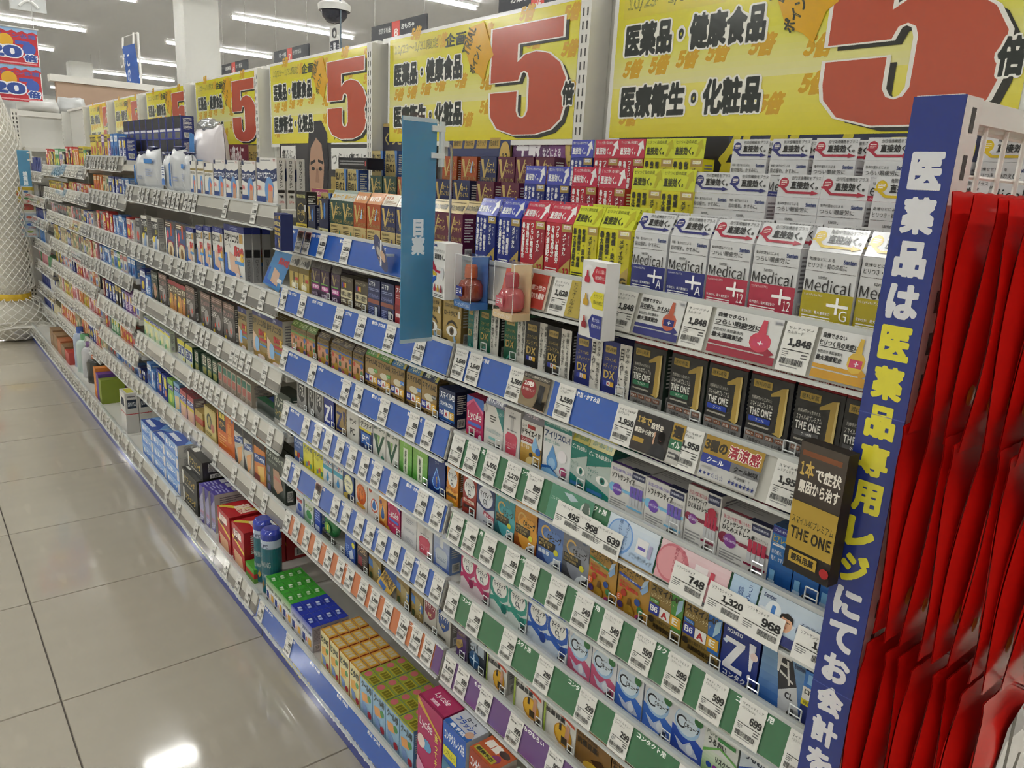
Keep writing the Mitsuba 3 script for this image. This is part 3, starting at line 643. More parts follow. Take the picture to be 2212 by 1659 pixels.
kind('dryaid', 'white and gold dry-eye carton with blue droplet', .059, .090, .034, 'e2e0da', [('G', 0, 0, 1, .5, '8a6420', 'c9a046'), ('t', 'ロート', .06, .86, .26, .92, '2a2420', 1, 24), ('r', .30, .86, .66, .94, 'a02a2a'), ('t', 'ドライエイド', .05, .70, .92, .83, '1e1a18', 2, 32), ('r', 0, .56, .58, .66, '8a2028'), ('t', 'コンタクト', .05, .58, .54, .64, 'f4ecec', 1, 26), ('g', Polygon(drop(.70, .50, .16, .66)).buffer(0), '8fc0e6'), ('e', .52, .32, .08, .05, '1c1c1c'), ('e', .60, .16, .30, .12, 'e0c988'), ('e', .86, .44, .12, .08, '2a62b0'), ('t', '最大濃度', .06, .42, .46, .50, 'f4e8c8', 1, 26)], side='6a6458', flap=dict(base='7f7a80', h=.024, ops=[('t', 'つらい症状', .06, .3, .7, .75, 'e6d6de', 2, 30)]))
kind('iris', 'white carton with teal head and big blue drop', .072, .112, .04, 'e2e4e4', [('r', 0, .86, 1, 1, '2d7a72'), ('t', '1回使いきり点眼30回分', .05, .90, .9, .96, 'f0f4f2', 1, 26), ('t', 'アイリスCL-I', .05, .70, .95, .81, '26406e', 2, 34), ('t', '涙に近いうるおい', .05, .61, .62, .67, '4a8a8a', 1, 24), ('g', Polygon(drop(.36, .30, .20, .64)).buffer(0), '5f9ad2'), ('e', .36, .28, .13, .10, '9cc4e8'), ('c', .72, .46, .16, 'f2eef2'), ('l', .62, .40, .82, .52, 3, 'a04a6a'), ('c', .78, .22, .12, 'a32a66'), ('p', [(0, .14), (.3, .22), (.6, .12), (1, .10), (1, 0), (0, 0)], '7fb4dc'), ('p', [(0, .20), (.3, .24), (.6, .13), (.3, .20), (0, .15)], '1f5aa0')], side='c6ccd0')
kind('wash', 'teal eye-wash carton with yellow tab and white eye', .056, .090, .05, '217a6e', [('t', 'どこでも目洗い', .06, .86, .94, .95, 'ecf4f0', 1, 28), ('p', [(0, .62), (1, .80), (1, .20), (.5, .30), (0, .36)], 'b4c2bc'), ('t', 'ウェル', .06, .66, .40, .74, '2c6a62', 1, 26), ('t', 'ウォッシュ', .06, .54, .50, .62, '2c6a62', 1, 26), ('t', 'アイ', .06, .42, .24, .50, '2c6a62', 1, 26)] + eye(.68, .46, .26, .62, '163a36', '1f6a60') + [('r', .08, .14, .72, .21, '3c78b4'), ('l', .08, .04, .8, .11, 2, 'a8d0c8')], side='1a5a52', flap=dict(base='c3b93c', h=.028, ops=[('t', '洗い流し習慣', .12, .2, .9, .75, '6a8a3a', 2, 30)]))


def soft(dotc, barc, vial, t):
    return [('t', '涙に近い性質で瞳にうるおい', .05, .86, .62, .93, vial, 0, 22)] + ([('t', 'ソフトサンティア', .05, .70, .70, .82, '1c1c1e', 1, 32)] if t else [('t', 'ソフトサンティア', .05, .76, .60, .84, '1c1c1e', 1, 30), ('t', 'ひとみストレッチ', .05, .65, .70, .74, '1c1c1e', 1, 30)]) + \
        [('r', .62, .84, .97, .97, '232a4e'), ('t', '防腐剤無添加', .65, .88, .94, .93, 'dfe2ee', 1, 22), ('t', '裸眼にもコンタクトにも', .64, .70, .96, .76, '2a2a2a', 0, 22), ('r', 0, .48, 1, .54, barc), ('c', .10, .51, .10, barc), ('c', .24, .49, .13, dotc), ('t', 'Soft Santear', .10, .47, .42, .53, 'e8e4f4', 1, 22)] + \
        [('r', .60 + .09 * i, .46, .675 + .09 * i, .68, vial) for i in range(4)] + [('r', .60 + .09 * i, .30, .675 + .09 * i, .46, 'c6c8cc') for i in range(4)] + [('r', .56, .22, .98, .26, barc), ('l', .05, .1, .5, .3, 4, '9a9a9a'), ('t', '5mL×4', .74, .04, .95, .11, '2a2a2a', 1, 24)]


SOFTTOP = lambda c: [('r', 0, .03, .55, .16, c), ('r', .55, .0, .98, .22, '2a3054'), ('l', .05, .45, .6, .9, 4, 'a8a8ac')]
kind('ss', 'wide white lens-drop carton with purple vials', .077, .082, .055, 'dcdbd8', soft('6a45a6', '7ab8dc', '6c5ab4', 1), side='c4c3c0', top='c9c9ca', topops=SOFTTOP('5a3a90'))
kind('hsx', 'narrow white lens-drop carton with two red vials', .060, .098, .055, 'dcdbd8', soft('7a3a8a', '7a1f3a', 'b02a4a', 0) + [('c', .80, .72, .12, 'b02a44')], side='c4c3c0', top='c9c9ca', topops=SOFTTOP('a04a5a'))
kind('hs', 'wide white lens-drop carton with four red vials', .082, .082, .055, 'dcdbd8', soft('7a3a8a', '7a1f3a', 'b02a4a', 0), side='c4c3c0', top='c9c9ca', topops=SOFTTOP('a04a5a'))
kind('hy', 'small deep blue eye drop carton with gold letters', .036, .092, .036, '1d5aa0', [('G', 0, 0, 1, 1, '123e86', '2a78b8'), ('r', 0, .88, 1, .99, '2a2a80'), ('t', 'ヒアルロン酸ナトリウム配合', .06, .91, .95, .96, 'dfe6f4', 0, 22), ('t', 'ヒアレインS', .06, .75, .94, .86, 'b8a45c', 1, 30), ('l', .06, .68, .8, .73, 1, 'e6e6e6'), ('t', '目の疲れ、', .08, .57, .52, .64, 'eef4fa', 1, 24), ('t', '乾き、かすみに', .08, .47, .74, .54, 'eef4fa', 1, 24), ('p', [(0, .74), (.5, .72), (1, .60), (1, .62), (.5, .74)], 'd6e6f2'), ('r', .10, .16, .32, .32, '7ab0d8'), ('r', .06, .03, .36, .16, 'b4cce0')], side='17427e', top='3a5a80')
kind('navydrop', 'navy eye drop carton with glowing blue drop', .066, .090, .034, '16306e', [('g', Polygon(drop(.5, .36, .24, .73)).buffer(0), '7fb4e8'), ('g', Polygon(drop(.5, .36, .20, .73)).buffer(0), '1a4aa8'), ('t', 'ロート', .42, .84, .62, .91, 'e0e6f2', 1, 26), ('v', '養潤水', .46, .26, .56, .52, 'c8a850', 1, 26)], side='10224e')


def mytear(bg, circ, sub, band, accent):
    return [('e', .5, .72, .40, .24, 'eeeeea'), ('t', 'マイティア', .18, .70, .82, .84, '1c2430', 2, 32, .10), ('t', 'CL', .38, .55, .62, .67, '3a4450', 1, 32), ('t', sub, .36, .50, .64, .54, '4a5460', 1, 22), ('p', [(0, .40), (.3, .46), (.7, .34), (1, .42), (1, .30), (.6, .22), (.2, .34), (0, .28)], circ), ('e', .78, .26, .16, .12, band), ('l', .66, .22, .9, .30, 2, 'f0f0f0'), ('p', [(0, .10), (.5, .16), (1, .08), (1, 0), (0, 0)], accent)]


kind('myor', 'orange round-label lens drop carton', .060, .090, .034, 'd8892e', mytear('', 'e8b25a', 'ポケア', 'e2a040', 'c8a838') + [('r', .1, .24, .9, .31, '5a4428'), ('t', '乾きが気になる', .1, .38, .9, .46, 'a8602a', 1, 24)], side='8a5420')
kind('myred', 'brick red round-label lens drop carton', .052, .090, .034, '8f3128', mytear('', 'a8483a', 'ビタミン', '7a2018', '7a2820') + [('t', '疲れ目改善', .1, .36, .9, .45, 'ecd0c0', 2, 28), ('r', .1, .22, .9, .30, '3c2420')], side='5c1e1a')
kind('myice', 'white and navy lens drop carton with splash ring', .066, .090, .034, 'c9ccd4', [('p', [(0, 1), (1, 1), (1, .52), (.5, .40), (0, .5)], '28345e'), ('e', .5, .72, .40, .25, 'e8ebf2')] + mytear('', 'aab4cc', 'アイス', '28346a', 'd6d8dc')[1:4] + [('p', [(.4, .30), (1, .22), (1, .34), (.44, .40)], 'a84458'), ('t', '強クール', .46, .27, .96, .35, 'f2e4e8', 2, 26), ('l', .4, .1, .8, .16, 1, '7a8090')], side='9aa2b4')


def cube(bgc, mid, txt, tc='d8b26a', dk='2c241c'):
    return [('G', 0, 0, 1, 1, bgc, mid), ('e', .60, .40, .44, .36, mid), swirl(.34, .66, .20, .74, tc), ('t', 'Cキューブ', .40, .54, .92, .68, dk, 1, 32), ('t', 'ロート', .56, .70, .72, .75, dk, 1, 22), ('p', [(.06, .34), (.72, .34), (.72, .52), (.06, .52)], dk), ('t', 'PREMIUM', .10, .44, .60, .50, 'c8ac6a', 0, 26), ('t', txt, .10, .37, .56, .42, 'c8ac6a', 0, 24), ('c', .76, .36, .09, 'd8d23c'), ('p', [(.5, .02), (.9, .06), (.98, .28), (.76, .22), (.6, .14)], 'dfe6ea')]


kind('cqteal', 'dark teal lens drop carton with gold C', .063, .095, .034, '1d5a60', cube('14464a', '4aa0a8', 'ドライ') + [('t', 'ドライアイ', .08, .86, .8, .95, '9aa04a', 2, 28)], side='123c40')
kind('cqor', 'amber lens drop carton with gold C', .066, .098, .034, '9a5020', cube('7a2c14', 'd89a3c', 'CLEAR') + [('t', '疲れにWで効く!', .06, .88, .9, .96, 'c89a4a', 2, 28)], side='642c14')
kind('cqblue', 'cobalt lens drop carton with gold C', .069, .098, .034, '2c4a8c', cube('22387a', '6a8ac4', 'FIT') + [('e', .62, .90, .34, .07, '7a90c0'), ('t', '装着液', .08, .22, .52, .31, 'dfe8f4', 2, 28)], side='1c2c58')
kind('cqblk', 'black and silver lens drop carton with gold C', .070, .098, .034, '34363c', cube('2a2c30', '8a8e98', 'ICE SPARK', 'd8b26a', '1c1c20') + [('t', '刺激クール', .08, .88, .74, .96, 'b08a8a', 2, 28), ('c', .82, .90, .10, '5a6a86')], side='1e1f24')


def gold40(green, sub):
    return [('G', 0, 0, 1, 1, 'b8842c', 'a8843e'), ('t', 'つらい目のかすみ', .06, .94, .7, .975, '3a2c14', 0, 22), ('t', 'ロートゴールド40', .04, .80, .82, .92, '1e160c', 2, 32), ('t', 'コンタクト', .14, .73, .56, .79, '1e160c', 1, 26), ('p', [(.02, .70), (.72, .62), (.72, .67), (.02, .75)], green), ('t', sub, .08, .665, .6, .70, 'f2f2ec', 1, 22), ('t', '栄養成分', .06, .56, .40, .62, 'c83a30', 1, 24), ('t', '最大濃度配合', .06, .48, .66, .55, 'c83a30', 2, 28), ('p', [(.72, .66), (.88, .70), (.94, .86), (.80, .80)], 'b8cfe4'), ('p', [(.70, .60), (.78, .54), (.94, .66), (.92, .80), (.84, .72)], '8fb2d8')] + \
           [('c', .22, .40, .09, 'b03a2c'), ('c', .10, .30, .09, 'd8682a'), ('c', .14, .16, .09, '4a3a7a'), ('c', .66, .36, .09, '2a4a8c'), ('c', .76, .24, .09, '3a7a4a'), ('c', .72, .08, .09, 'b03a78'), ('t', 'E', .06, .26, .14, .34, 'f4e8e0', 1, 26)] + bottle(.42, .06, .13, .68, 'a8842c', '6a4a1c')


kind('goldg', 'gold lens drop carton with flask and green ribbon', .069, .096, .034, 'a8843e', gold40('2c7a4a', 'しみないやさしいさし心地'), side='5a4a28')
kind('goldb', 'gold lens drop carton with flask and blue ribbon', .070, .096, .034, 'a8843e', gold40('2c4aa8', 'すっきり爽快'), side='5a4a28')


def vit(y0=.36):
    return [('r', .02, y0, .33, y0 + .20, '26348c'), ('t', 'B6', .06, y0 + .05, .28, y0 + .16, 'f2f2f2', 1, 32), ('r', .345, y0, .65, y0 + .20, 'eceae6'), ('t', 'A', .40, y0 + .03, .58, y0 + .15, 'b02a30', 3, 36), ('r', .665, y0, .98, y0 + .20, 'd8a83a'), ('t', 'E', .73, y0 + .04, .90, y0 + .16, 'f8f4e6', 2, 36)]


def smilegold(c, sub):
    return [('p', [(.62, 1), (1, 1), (1, .28), (.7, .28)], c), ('t', 'つらい疲れ・かすみに', .06, .92, .8, .97, '3c3018', 0, 22), ('t', 'スマイル40', .05, .78, .90, .90, '2a2010', 2, 32), ('t', 'GOLDコンタクト', .05, .68, .74, .76, 'e8dcb0', 1, 26), ('p', [(.80, .56), (.97, .72), (.98, .92), (.84, .84)], 'a9cbe0'), ('r', .02, .575, .30, .645, c), ('t', sub, .06, .59, .26, .635, 'f2f2f2', 1, 22)] + vit() + [('e', .12, .26, .09, .06, '2c2418'), ('t', '目を酷使する人へ', .24, .25, .74, .32, '2a2010', 1, 22), ('t', '角膜修復成分配合', .20, .13, .96, .22, '2a2010', 2, 26)]


TOPBLK = lambda c: dict(base=c, h=.026, ops=[('t', 'したまま治', .08, .2, .92, .8, '8d908c', 2, 32)])
kind('sgg', 'gold and green lens drop carton with letter squares', .073, .092, .034, '8a7138', smilegold('4a8a3c', 'マイルド'), side='4a3c20', flap=TOPBLK('26382c'))
kind('sgb', 'gold and blue lens drop carton with letter squares', .073, .092, .034, '8a7138', smilegold('2f6ab4', 'クール'), side='4a3c20', flap=TOPBLK('232c40'))
ZOPS = lambda c, z: [('p', [(.08, .70), (.62, .70), (.62, .64), (.30, .26), (.62, .26), (.62, .18), (.08, .18), (.08, .24), (.40, .62), (.08, .62)], z), ('p', [(.72, .78), (.90, .78), (.84, .34), (.78, .34)], z), ('e', .81, .24, .05, .045, z)]
kind('zc', 'navy eye drop carton with huge white Z', .066, .096, .034, '1d2f7a', [('t', '目の乾き・疲れに', .06, .88, .94, .97, '6a78b0', 2, 28), ('t', 'ROHTO', .10, .78, .52, .84, 'eef0f8', 1, 28)] + ZOPS('', 'f0f0f4') + [('t', 'コンタクト', .12, .06, .90, .16, 'eef0f8', 2, 32), ('c', .88, .60, .10, 'eed8d4'), ('p', [(.02, .62), (.10, .66), (.18, .62), (.12, .58)], 'cfe0f4')], side='151f50')
kind('zb', 'blue eye drop carton with white Z', .063, .092, .034, '1f2f86', ZOPS('', 'eef0f6') + [('t', 'ROHTO', .1, .84, .6, .92, '5a70c0', 1, 26), ('l', .1, .06, .9, .14, 2, '5f86d0')], side='1a2458')
kind('zg', 'gold eye drop carton with navy Z', .060, .092, .034, 'a38a5a', ZOPS('', '28306a') + [('t', 'ROHTO', .1, .84, .6, .92, '6a5630', 1, 26), ('r', .1, .03, .9, .13, '2a2c5a')], side='6f5c3a')
FX = lambda bgc, hi, dk, t: [('G', 0, 0, 1, 1, bgc, hi), ('p', [(.30, 1), (.62, 1), (.84, .52), (.46, .34)], dk), ('p', [(.46, .34), (.84, .52), (1, .02), (.52, 0)], 'd0d2d4'), ('p', [(.34, .92), (.66, .90), (.66, .86), (.46, .86), (.44, .78), (.60, .77), (.60, .73), (.44, .74), (.42, .62), (.38, .62)], 'dcdad6'), ('p', [(.44, .66), (.76, .56), (.76, .53), (.44, .62)], 'dcdad6'), ('p', [(.56, .84), (.60, .84), (.70, .50), (.66, .48)], 'dcdad6'), ('t', t, .62, .28, .80, .38, '2a2a2c', 1, 32), ('l', .58, .08, .82, .24, 4, '8a8c90')]
kind('fxcl', 'blue and silver carton with brush FX letters', .066, .096, .034, '2a6aa8', FX('1a5aa8', '86a8c4', '26272b', 'CL') + [('t', 'Santen', .74, .80, .98, .87, '26375e', 2, 26)], side='1a3c66')
kind('fxg', 'grey silver eye drop carton with FX diamond', .060, .092, .034, '8d8c8a', [('p', [(.2, .95), (.8, .95), (.8, .45), (.5, .30), (.2, .45)], '2c2c2e'), ('t', 'FX', .30, .52, .72, .86, 'd6d4d0', 1, 40), ('l', .2, .08, .8, .22, 3, 'b8b6b2')], side='77766f')
kind('digi', 'small navy contact drop carton with yellow band', .060, .084, .034, '26306e', [('r', 0, .72, 1, 1, '3a7ac8'), ('r', .1, .78, .5, .95, '8fc0ec'), ('r', 0, .50, 1, .72, 'e2e0da'), ('t', 'ロートデジ', .06, .60, .96, .70, '1c1c1c', 2, 30), ('r', 0, .40, 1, .50, 'dccb2c'), ('t', '視界がぼやける', .06, .42, .94, .48, '2a2618', 1, 24), ('r', .55, .06, .9, .34, 'a8c4ec')], side='1c2450')
for nm, bgc, c1, c2, d in (('myp', 'd8ccd0', 'b83a6a', '8c2a52', 'white and pink'), ('myg', 'd4dcd8', '3a9080', '1f6a60', 'white and sea green'), ('myb', 'cdd8e4', '2f5ab0', '26408a', 'white and blue')):
    kind(nm, f'{d} lens drop carton with round label', .058, .088, .034, bgc, [('p', [(0, 1), (.8, 1), (.98, .8), (.96, .5), (.7, .38), (.2, .42), (0, .55)], c1)] + mytear('', c1, 'クール', c2, bgc), side='b8bcc0')
for nm, c1, d in (('ccp', 'c25a7c', 'pink'), ('ccb', '3a6ac0', 'mid blue'), ('ccd', '2a4aa8', 'deep blue')):
    kind(nm, f'white and {d} lens drop carton with bubble C', .062, .086, .034, 'd6d8dc', [('p', [(0, .52), (.3, .44), (.6, .50), (1, .36), (1, 0), (0, 0)], c1), ('p', [(.1, .3), (.4, .2), (.6, .34), (.9, .1), (.6, .06), (.3, .1)], 'c9d2e4'), ('e', .46, .66, .40, .30, '9fc2e2'), ('e', .44, .68, .35, .26, 'd3e2ee'), swirl(.30, .66, .18, .72, '1c2028'), ('t', 'Cキューブ', .38, .58, .84, .70, '1e2228', 1, 32), ('t', 'ロート', .48, .73, .66, .77, '1e2228', 1, 22), ('c', .80, .84, .13, '2f6a3a'), ('l', .72, .79, .88, .89, 2, 'dfe8dc'), ('e', .62, .20, .11, .10, 'e6ebf2')], side='8f98a8')
kind('urg', 'white and leaf green lens drop carton', .061, .090, .034, 'd9dcd6', [('G', 0, 0, 1, .5, '7fae5a', 'd3dccb'), ('t', 'スマイルコンタクト', .04, .88, .94, .97, '3c4440', 1, 28), ('t', 'Pure', .06, .78, .36, .86, '6a7a70', 0, 28, .1), ('t', 'うるおい', .12, .62, .66, .74, '2c3430', 1, 32), ('r', .40, .76, .92, .83, '3f8a4a'), ('p', [(0, .40), (.5, .62), (1, .50), (1, .54), (.5, .66), (0, .46)], '5fa04a'), ('t', 'リスクケア', .40, .34, .92, .46, '2c3430', 2, 30)] + [('c', .22 + .2 * i, .22, .08, c) for i, c in enumerate(('2a4a9a', '8a3a9a', 'c85a4a', '4a8a4a'))], side='8f9a90')
kind('urb', 'white and ink blue lens drop carton', .060, .090, .034, 'ccd6df', [('G', 0, 0, 1, .6, '86b0d8', 'd3dbe2'), ('t', 'うるおい', .12, .78, .76, .92, '1f2a3a', 1, 32), ('p', [(0, .50), (.5, .70), (1, .58), (1, .62), (.5, .75), (0, .56)], '1f4a9a'), ('t', 'コンタクト', .30, .46, .72, .54, '1f2a3a', 1, 26), ('t', 'リスクケア', .30, .30, .86, .42, '1f2a3a', 2, 30), ('c', .3, .14, .08, '2a3a9a')], side='8496a8')
SHIELD = lambda c, t: [('p', [(.06, .98), (.94, .98), (.92, .50), (.5, .28), (.08, .50)], 'b8b4ac'), ('p', [(.10, .95), (.90, .95), (.88, .52), (.5, .33), (.12, .52)], c), ('t', 'マイティア', .14, .66, .86, .82, 'f0ece4', 2, 32, .1), ('t', 'EX', .38, .46, .62, .56, 'd8c48a', 1, 28), ('r', 0, .93, 1, 1, '2c2a20'), ('r', .1, .10, .7, .17, '4a4844')]
kind('shr', 'grey eye drop carton with red shield', .056, .086, .034, 'b7b3a8', SHIELD('7a2436', ''), side='8a867c')
kind('shb', 'grey eye drop carton with blue shield', .054, .086, .034, 'b7b3a8', SHIELD('22407a', ''), side='8a867c')
kind('alegf', 'purple allergy carton with gold lettering', .066, .092, .034, '4a2f66', [('r', 0, .60, 1, 1, '3a2440'), ('t', 'アレジフェンス', .05, .78, .95, .93, 'e8d6a0', 2, 30), ('t', 'ハウスダスト', .1, .62, .8, .70, 'b89a5a', 1, 26), ('p', [(0, .44), (.6, .56), (.7, .40), (.2, .22), (0, .3)], 'a88a4a'), ('t', '目の症状を', .12, .36, .7, .45, '3a2440', 1, 26), ('p', [(.5, .14), (.95, .3), (.95, .05)], 'c2b0d6')], side='8a7f9a')
kind('kokin', 'black and blue carton with big grey kanji', .066, .094, .034, '151c26', [('t', 'ものもらい・結膜炎', .08, .86, .92, .94, 'b0a860', 1, 26), ('t', '抗菌', .12, .48, .92, .80, 'a8b4be', 2, 44), ('e', .38, .28, .30, .22, '1f4a74'), ('p', [(.36, .52), (.40, .30), (.62, .28), (.40, .25), (.36, .04), (.33, .25), (.1, .28), (.33, .30)], 'cfe4f4'), ('r', .5, .06, .94, .11, '4a4a4a')], side='0f141c')
KOK = lambda n: [('t', '結膜炎の治療に', .05, .86, .92, .95, '1c1c1c', 2, 30), ('l', .05, .80, .6, .84, 1, 'b03a4a'), ('t', 'ロート', .05, .69, .30, .77, '1c1c1c', 2, 28), ('t', n, .05, .55, .66, .67, '1c1c1c', 2, 34), ('p', [(.42, .80), (.95, .66), (.95, .60), (.42, .72)], 'c8503c'), ('e', .62, .28, .28, .25, 'c08a1c'), ('e', .58, .30, .20, .20, 'e2b23a'), ('p', [(.66, .12), (.80, .12), (.82, .56), (.72, .60)], 'c9967a'), ('r', .58, .10, .76, .26, '3a3226'), ('v', 'i', .50, .36, .57, .52, '2a1f10', 3, 32), ('p', [(.0, 0), (.06, 0), (.06, .9), (0, .9)], '9ab04a')]
kind('kokw', 'white antibacterial drop carton with golden amber drop', .082, .094, .034, 'd9d7d0', KOK('抗菌目薬'), side='b2b0aa')
kind('kokg', 'bronze antibacterial drop carton with brown flask', .088, .094, .034, '7c5a2c', [('r', 0, .86, 1, 1, '3a2a18'), ('t', '結膜炎の治療に', .05, .89, .9, .96, 'd8c8a0', 1, 28), ('t', '3種 最大濃度', .40, .72, .98, .82, 'd8903a', 2, 28), ('t', 'ロートクリニカル', .04, .62, .62, .70, '1c1408', 1, 28), ('t', '抗菌目薬i', .04, .46, .66, .60, '1c1408', 2, 34), ('p', [(.45, .28), (.74, .40), (.92, .30), (.70, .16)], '3a2210'), ('e', .55, .08, .30, .14, 'd8b23a')], side='4a3820')
kind('browntext', 'dark brown carton with white vertical lettering', .07, .094, .034, '2c2018', [('v', 'くり返す', .12, .4, .24, .95, 'ece8e0', 2, 28), ('v', '抗菌', .34, .5, .46, .95, 'ece8e0', 2, 28), ('v', '目薬顆', .56, .45, .68, .95, 'ece8e0', 2, 28), ('l', .1, .05, .9, .3, 5, '8a7a60')])
kind('slick', 'gold bottle-print carton with white flap', .067, .075, .03, 'b09a52', [('r', 0, .80, 1, 1, '6a5a2a'), ('e', .5, .30, .30, .20, 'd8cf9c'), ('e', .5, .26, .22, .14, 'f0ecd6'), ('r', .46, .40, .54, .78, '2a2418'), ('r', .66, .5, .95, .62, 'b03a3a'), ('e', .5, .10, .36, .12, 'c2a83a')], flap=dict(base='c6c4bb', h=.030, ops=[('t', 'ハイ強', .1, .2, .6, .7, '2a2a26', 2, 32), ('c', .78, .45, .16, '3c3a34')]))
kind('vpur', 'dark purple V eye drop carton with magenta band', .056, .085, .03, '35203c', [('p', [(.1, .94), (.24, .94), (.36, .70), (.54, .94), (.6, .94), (.36, .60), (.3, .60)], 'a8946a'), ('t', 'ロートアクティブ', .4, .78, .95, .86, 'b09a6a', 1, 24), ('r', 0, .56, .8, .60, '6a9a4a'), ('r', .1, .36, .9, .52, 'a83a86'), ('t', '年齢の', .14, .39, .8, .5, 'f0d8ea', 2, 26), ('t', 'かすみ', .10, .14, .7, .28, 'd8c8de', 2, 30)], side='241628', flap=dict(base='4a4238', h=.022, ops=[('t', 'V17', .3, .2, .8, .8, '2a2620', 2, 28)]))
kind('vgry', 'olive brown eye drop carton with tricolour squares', .068, .085, .03, '4a4134', [('t', 'スマイルプレミアム', .05, .86, .9, .94, 'd8cfae', 1, 24), ('r', .1, .68, .22, .82, '2a348c'), ('r', .23, .68, .35, .82, 'c9503a'), ('r', .36, .68, .48, .82, 'd8b23a'), ('r', .04, .38, .96, .62, 'cfc6a2'), ('t', '年齢による眼疲労', .08, .42, .92, .58, '2a241a', 2, 30), ('t', 'かすみに', .06, .22, .5, .34, 'e8e2cc', 2, 28), ('l', .55, .22, .9, .34, 2, 'a89a6a')], side='332c22')
kind('smb', 'blue smartphone eye drop carton', .059, .096, .03, '27305c', [('t', 'スマホ', .08, .84, .62, .96, 'eef0f6', 2, 30), ('l', .08, .72, .9, .80, 2, '8f98c0'), ('t', 'iOS Refresh', .08, .56, .9, .66, '8a94c4', 1, 26), ('r', 0, .42, 1, .52, '8a5044'), ('r', .58, .06, .86, .38, '16181e'), ('r', .61, .09, .83, .35, 'b8c0cc'), ('l', .08, .08, .5, .34, 6, '7a84b4')], side='1a2040')
kind('smr', 'red smartphone eye drop carton', .058, .096, .03, '9a2f34', [('t', 'スマホ', .08, .84, .62, .96, 'f6eef0', 2, 30), ('l', .08, .70, .9, .80, 2, 'd8a0a0'), ('r', 0, .42, 1, .56, '7a2028'), ('t', '眼精疲労', .08, .26, .8, .36, 'f4e0e0', 2, 26)], side='6a1e24')
G40 = lambda c, top: [('r', 0, .82, 1, 1, '6f5a30'), ('t', 'ゴールド40', .06, .85, .94, .97, '221a0c', 2, 30), ('r', 0, .76, 1, .81, c), ('p', [(0, .72), (1, .60), (1, .20), (0, .3)], 'c08a6a'), ('c', .16, .62, .1, 'b04030'), ('c', .84, .62, .12, '3a5a9a'), ('c', .86, .40, .12, '4a7a4a'), ('c', .2, .12, .13, 'a83a6a'), ('c', .84, .16, .13, '5a5a8a')] + bottle(.5, .14, .17, .70, 'a8842c', '5a4420')
kind('g40g', 'gold carton with amber flask and green ribbon', .060, .078, .03, '9a7c42', G40('4a8a4a', ''), side='5a4a2c', flap=dict(base='6f8a48', h=.02, ops=[('l', .1, .2, .9, .8, 3, 'c9d29a')]))
kind('g40b', 'gold carton with amber flask and blue ribbon', .060, .078, .03, '9a7c42', G40('3a5a9a', ''), side='5a4a2c', flap=dict(base='4a4038', h=.02, ops=[('l', .1, .2, .9, .8, 3, '9a8a6a')]))
S40 = lambda c, sub: [('t', 'スマイル40', .06, .78, .94, .94, '241c10', 2, 34), ('e', .5, .58, .30, .09, 'cfc8b0'), ('r', .70, .58, .98, .68, c), ('t', sub, .73, .6, .95, .66, 'f2f2ee', 1, 22)] + vit(.26) + [('e', .12, .15, .09, .07, '2c2418'), ('l', .26, .08, .9, .2, 2, '3a2c14')]
for nm, c, sub, d, fc in (('s40g', '4a9a3c', 'マイルド', 'green', '5f9a4a'), ('s40b', '3a7ac8', 'クール', 'sky blue', '4a7cb0'), ('s40k', '2a2a2c', 'MAX', 'black', '2b3350')):
    kind(nm, f'gold vitamin eye drop carton with {d} badge', .062, .086, .032, '94794a', S40(c, sub), side='4f4226', flap=dict(base=fc, h=.024, ops=[('t', '最強クール' if nm == 's40k' else 'うるおい', .12, .2, .8, .8, 'e6ead2', 2, 30), ('r', .82, .1, .98, .9, 'c9c06a')]))
kind('s40n', 'navy vitamin eye drop carton with blue glow', .060, .084, .032, '1c2a54', [('G', 0, .2, 1, 1, '2a62a8', '1a2344'), ('t', 'スマイル40', .08, .74, .96, .92, 'f2f2f6', 2, 34), ('t', 'SUPER COOL', .1, .56, .9, .66, 'e4e8f4', 2, 26)] + vit(.26) + [('l', .1, .06, .8, .2, 2, '7a94d0')], side='131c38')
kind('vtr', 'dark green balm carton with katakana lettering', .137, .082, .05, '24352c', [('t', 'バンテリン', .06, .52, .86, .86, 'd0d2c6', 1, 36), ('t', 'コーワEX', .06, .30, .5, .46, 'b09a4a', 1, 28), ('r', 0, 0, 1, .2, 'a8a6a0')])
kind('pcw', 'white hexagon card carton reading PC', .066, .088, .03, 'd0cec6', [('t', 'サンテ', .26, .58, .80, .78, '3a3a38', 1, 32, .1), ('t', 'PC', .30, .28, .70, .48, '3a3a38', 1, 36, .1)])
kind('pcb', 'navy carton with PC monitor picture', .070, .082, .03, '172a5c', [('r', 0, .72, 1, 1, 'd6d4c8'), ('t', 'デジアイ', .1, .76, .9, .94, '1c1c20', 2, 32), ('r', 0, .64, .9, .72, 'd8c83a'), ('r', .14, .22, .86, .60, '2f62b0'), ('t', 'PC', .24, .28, .74, .52, 'f2f4f8', 2, 40), ('r', .44, .12, .56, .22, 'c8ccd6')], side='101c3e')
kind('vgrn', 'white eye drop carton with green chevron V', .064, .092, .03, 'dcdbd4', [('t', '新V・ロート', .06, .82, .94, .94, '1e3a2c', 2, 32), ('p', [(.04, .70), (.30, .70), (.44, .34), (.76, .74), (.92, .74), (.44, .12)], '1f4a34'), ('p', [(.34, .70), (.56, .70), (.46, .42)], '7fa85a')] + bottle(.78, .04, .10, .70, '2f7a66', 'b0b8ae'), side='b4b4aa')
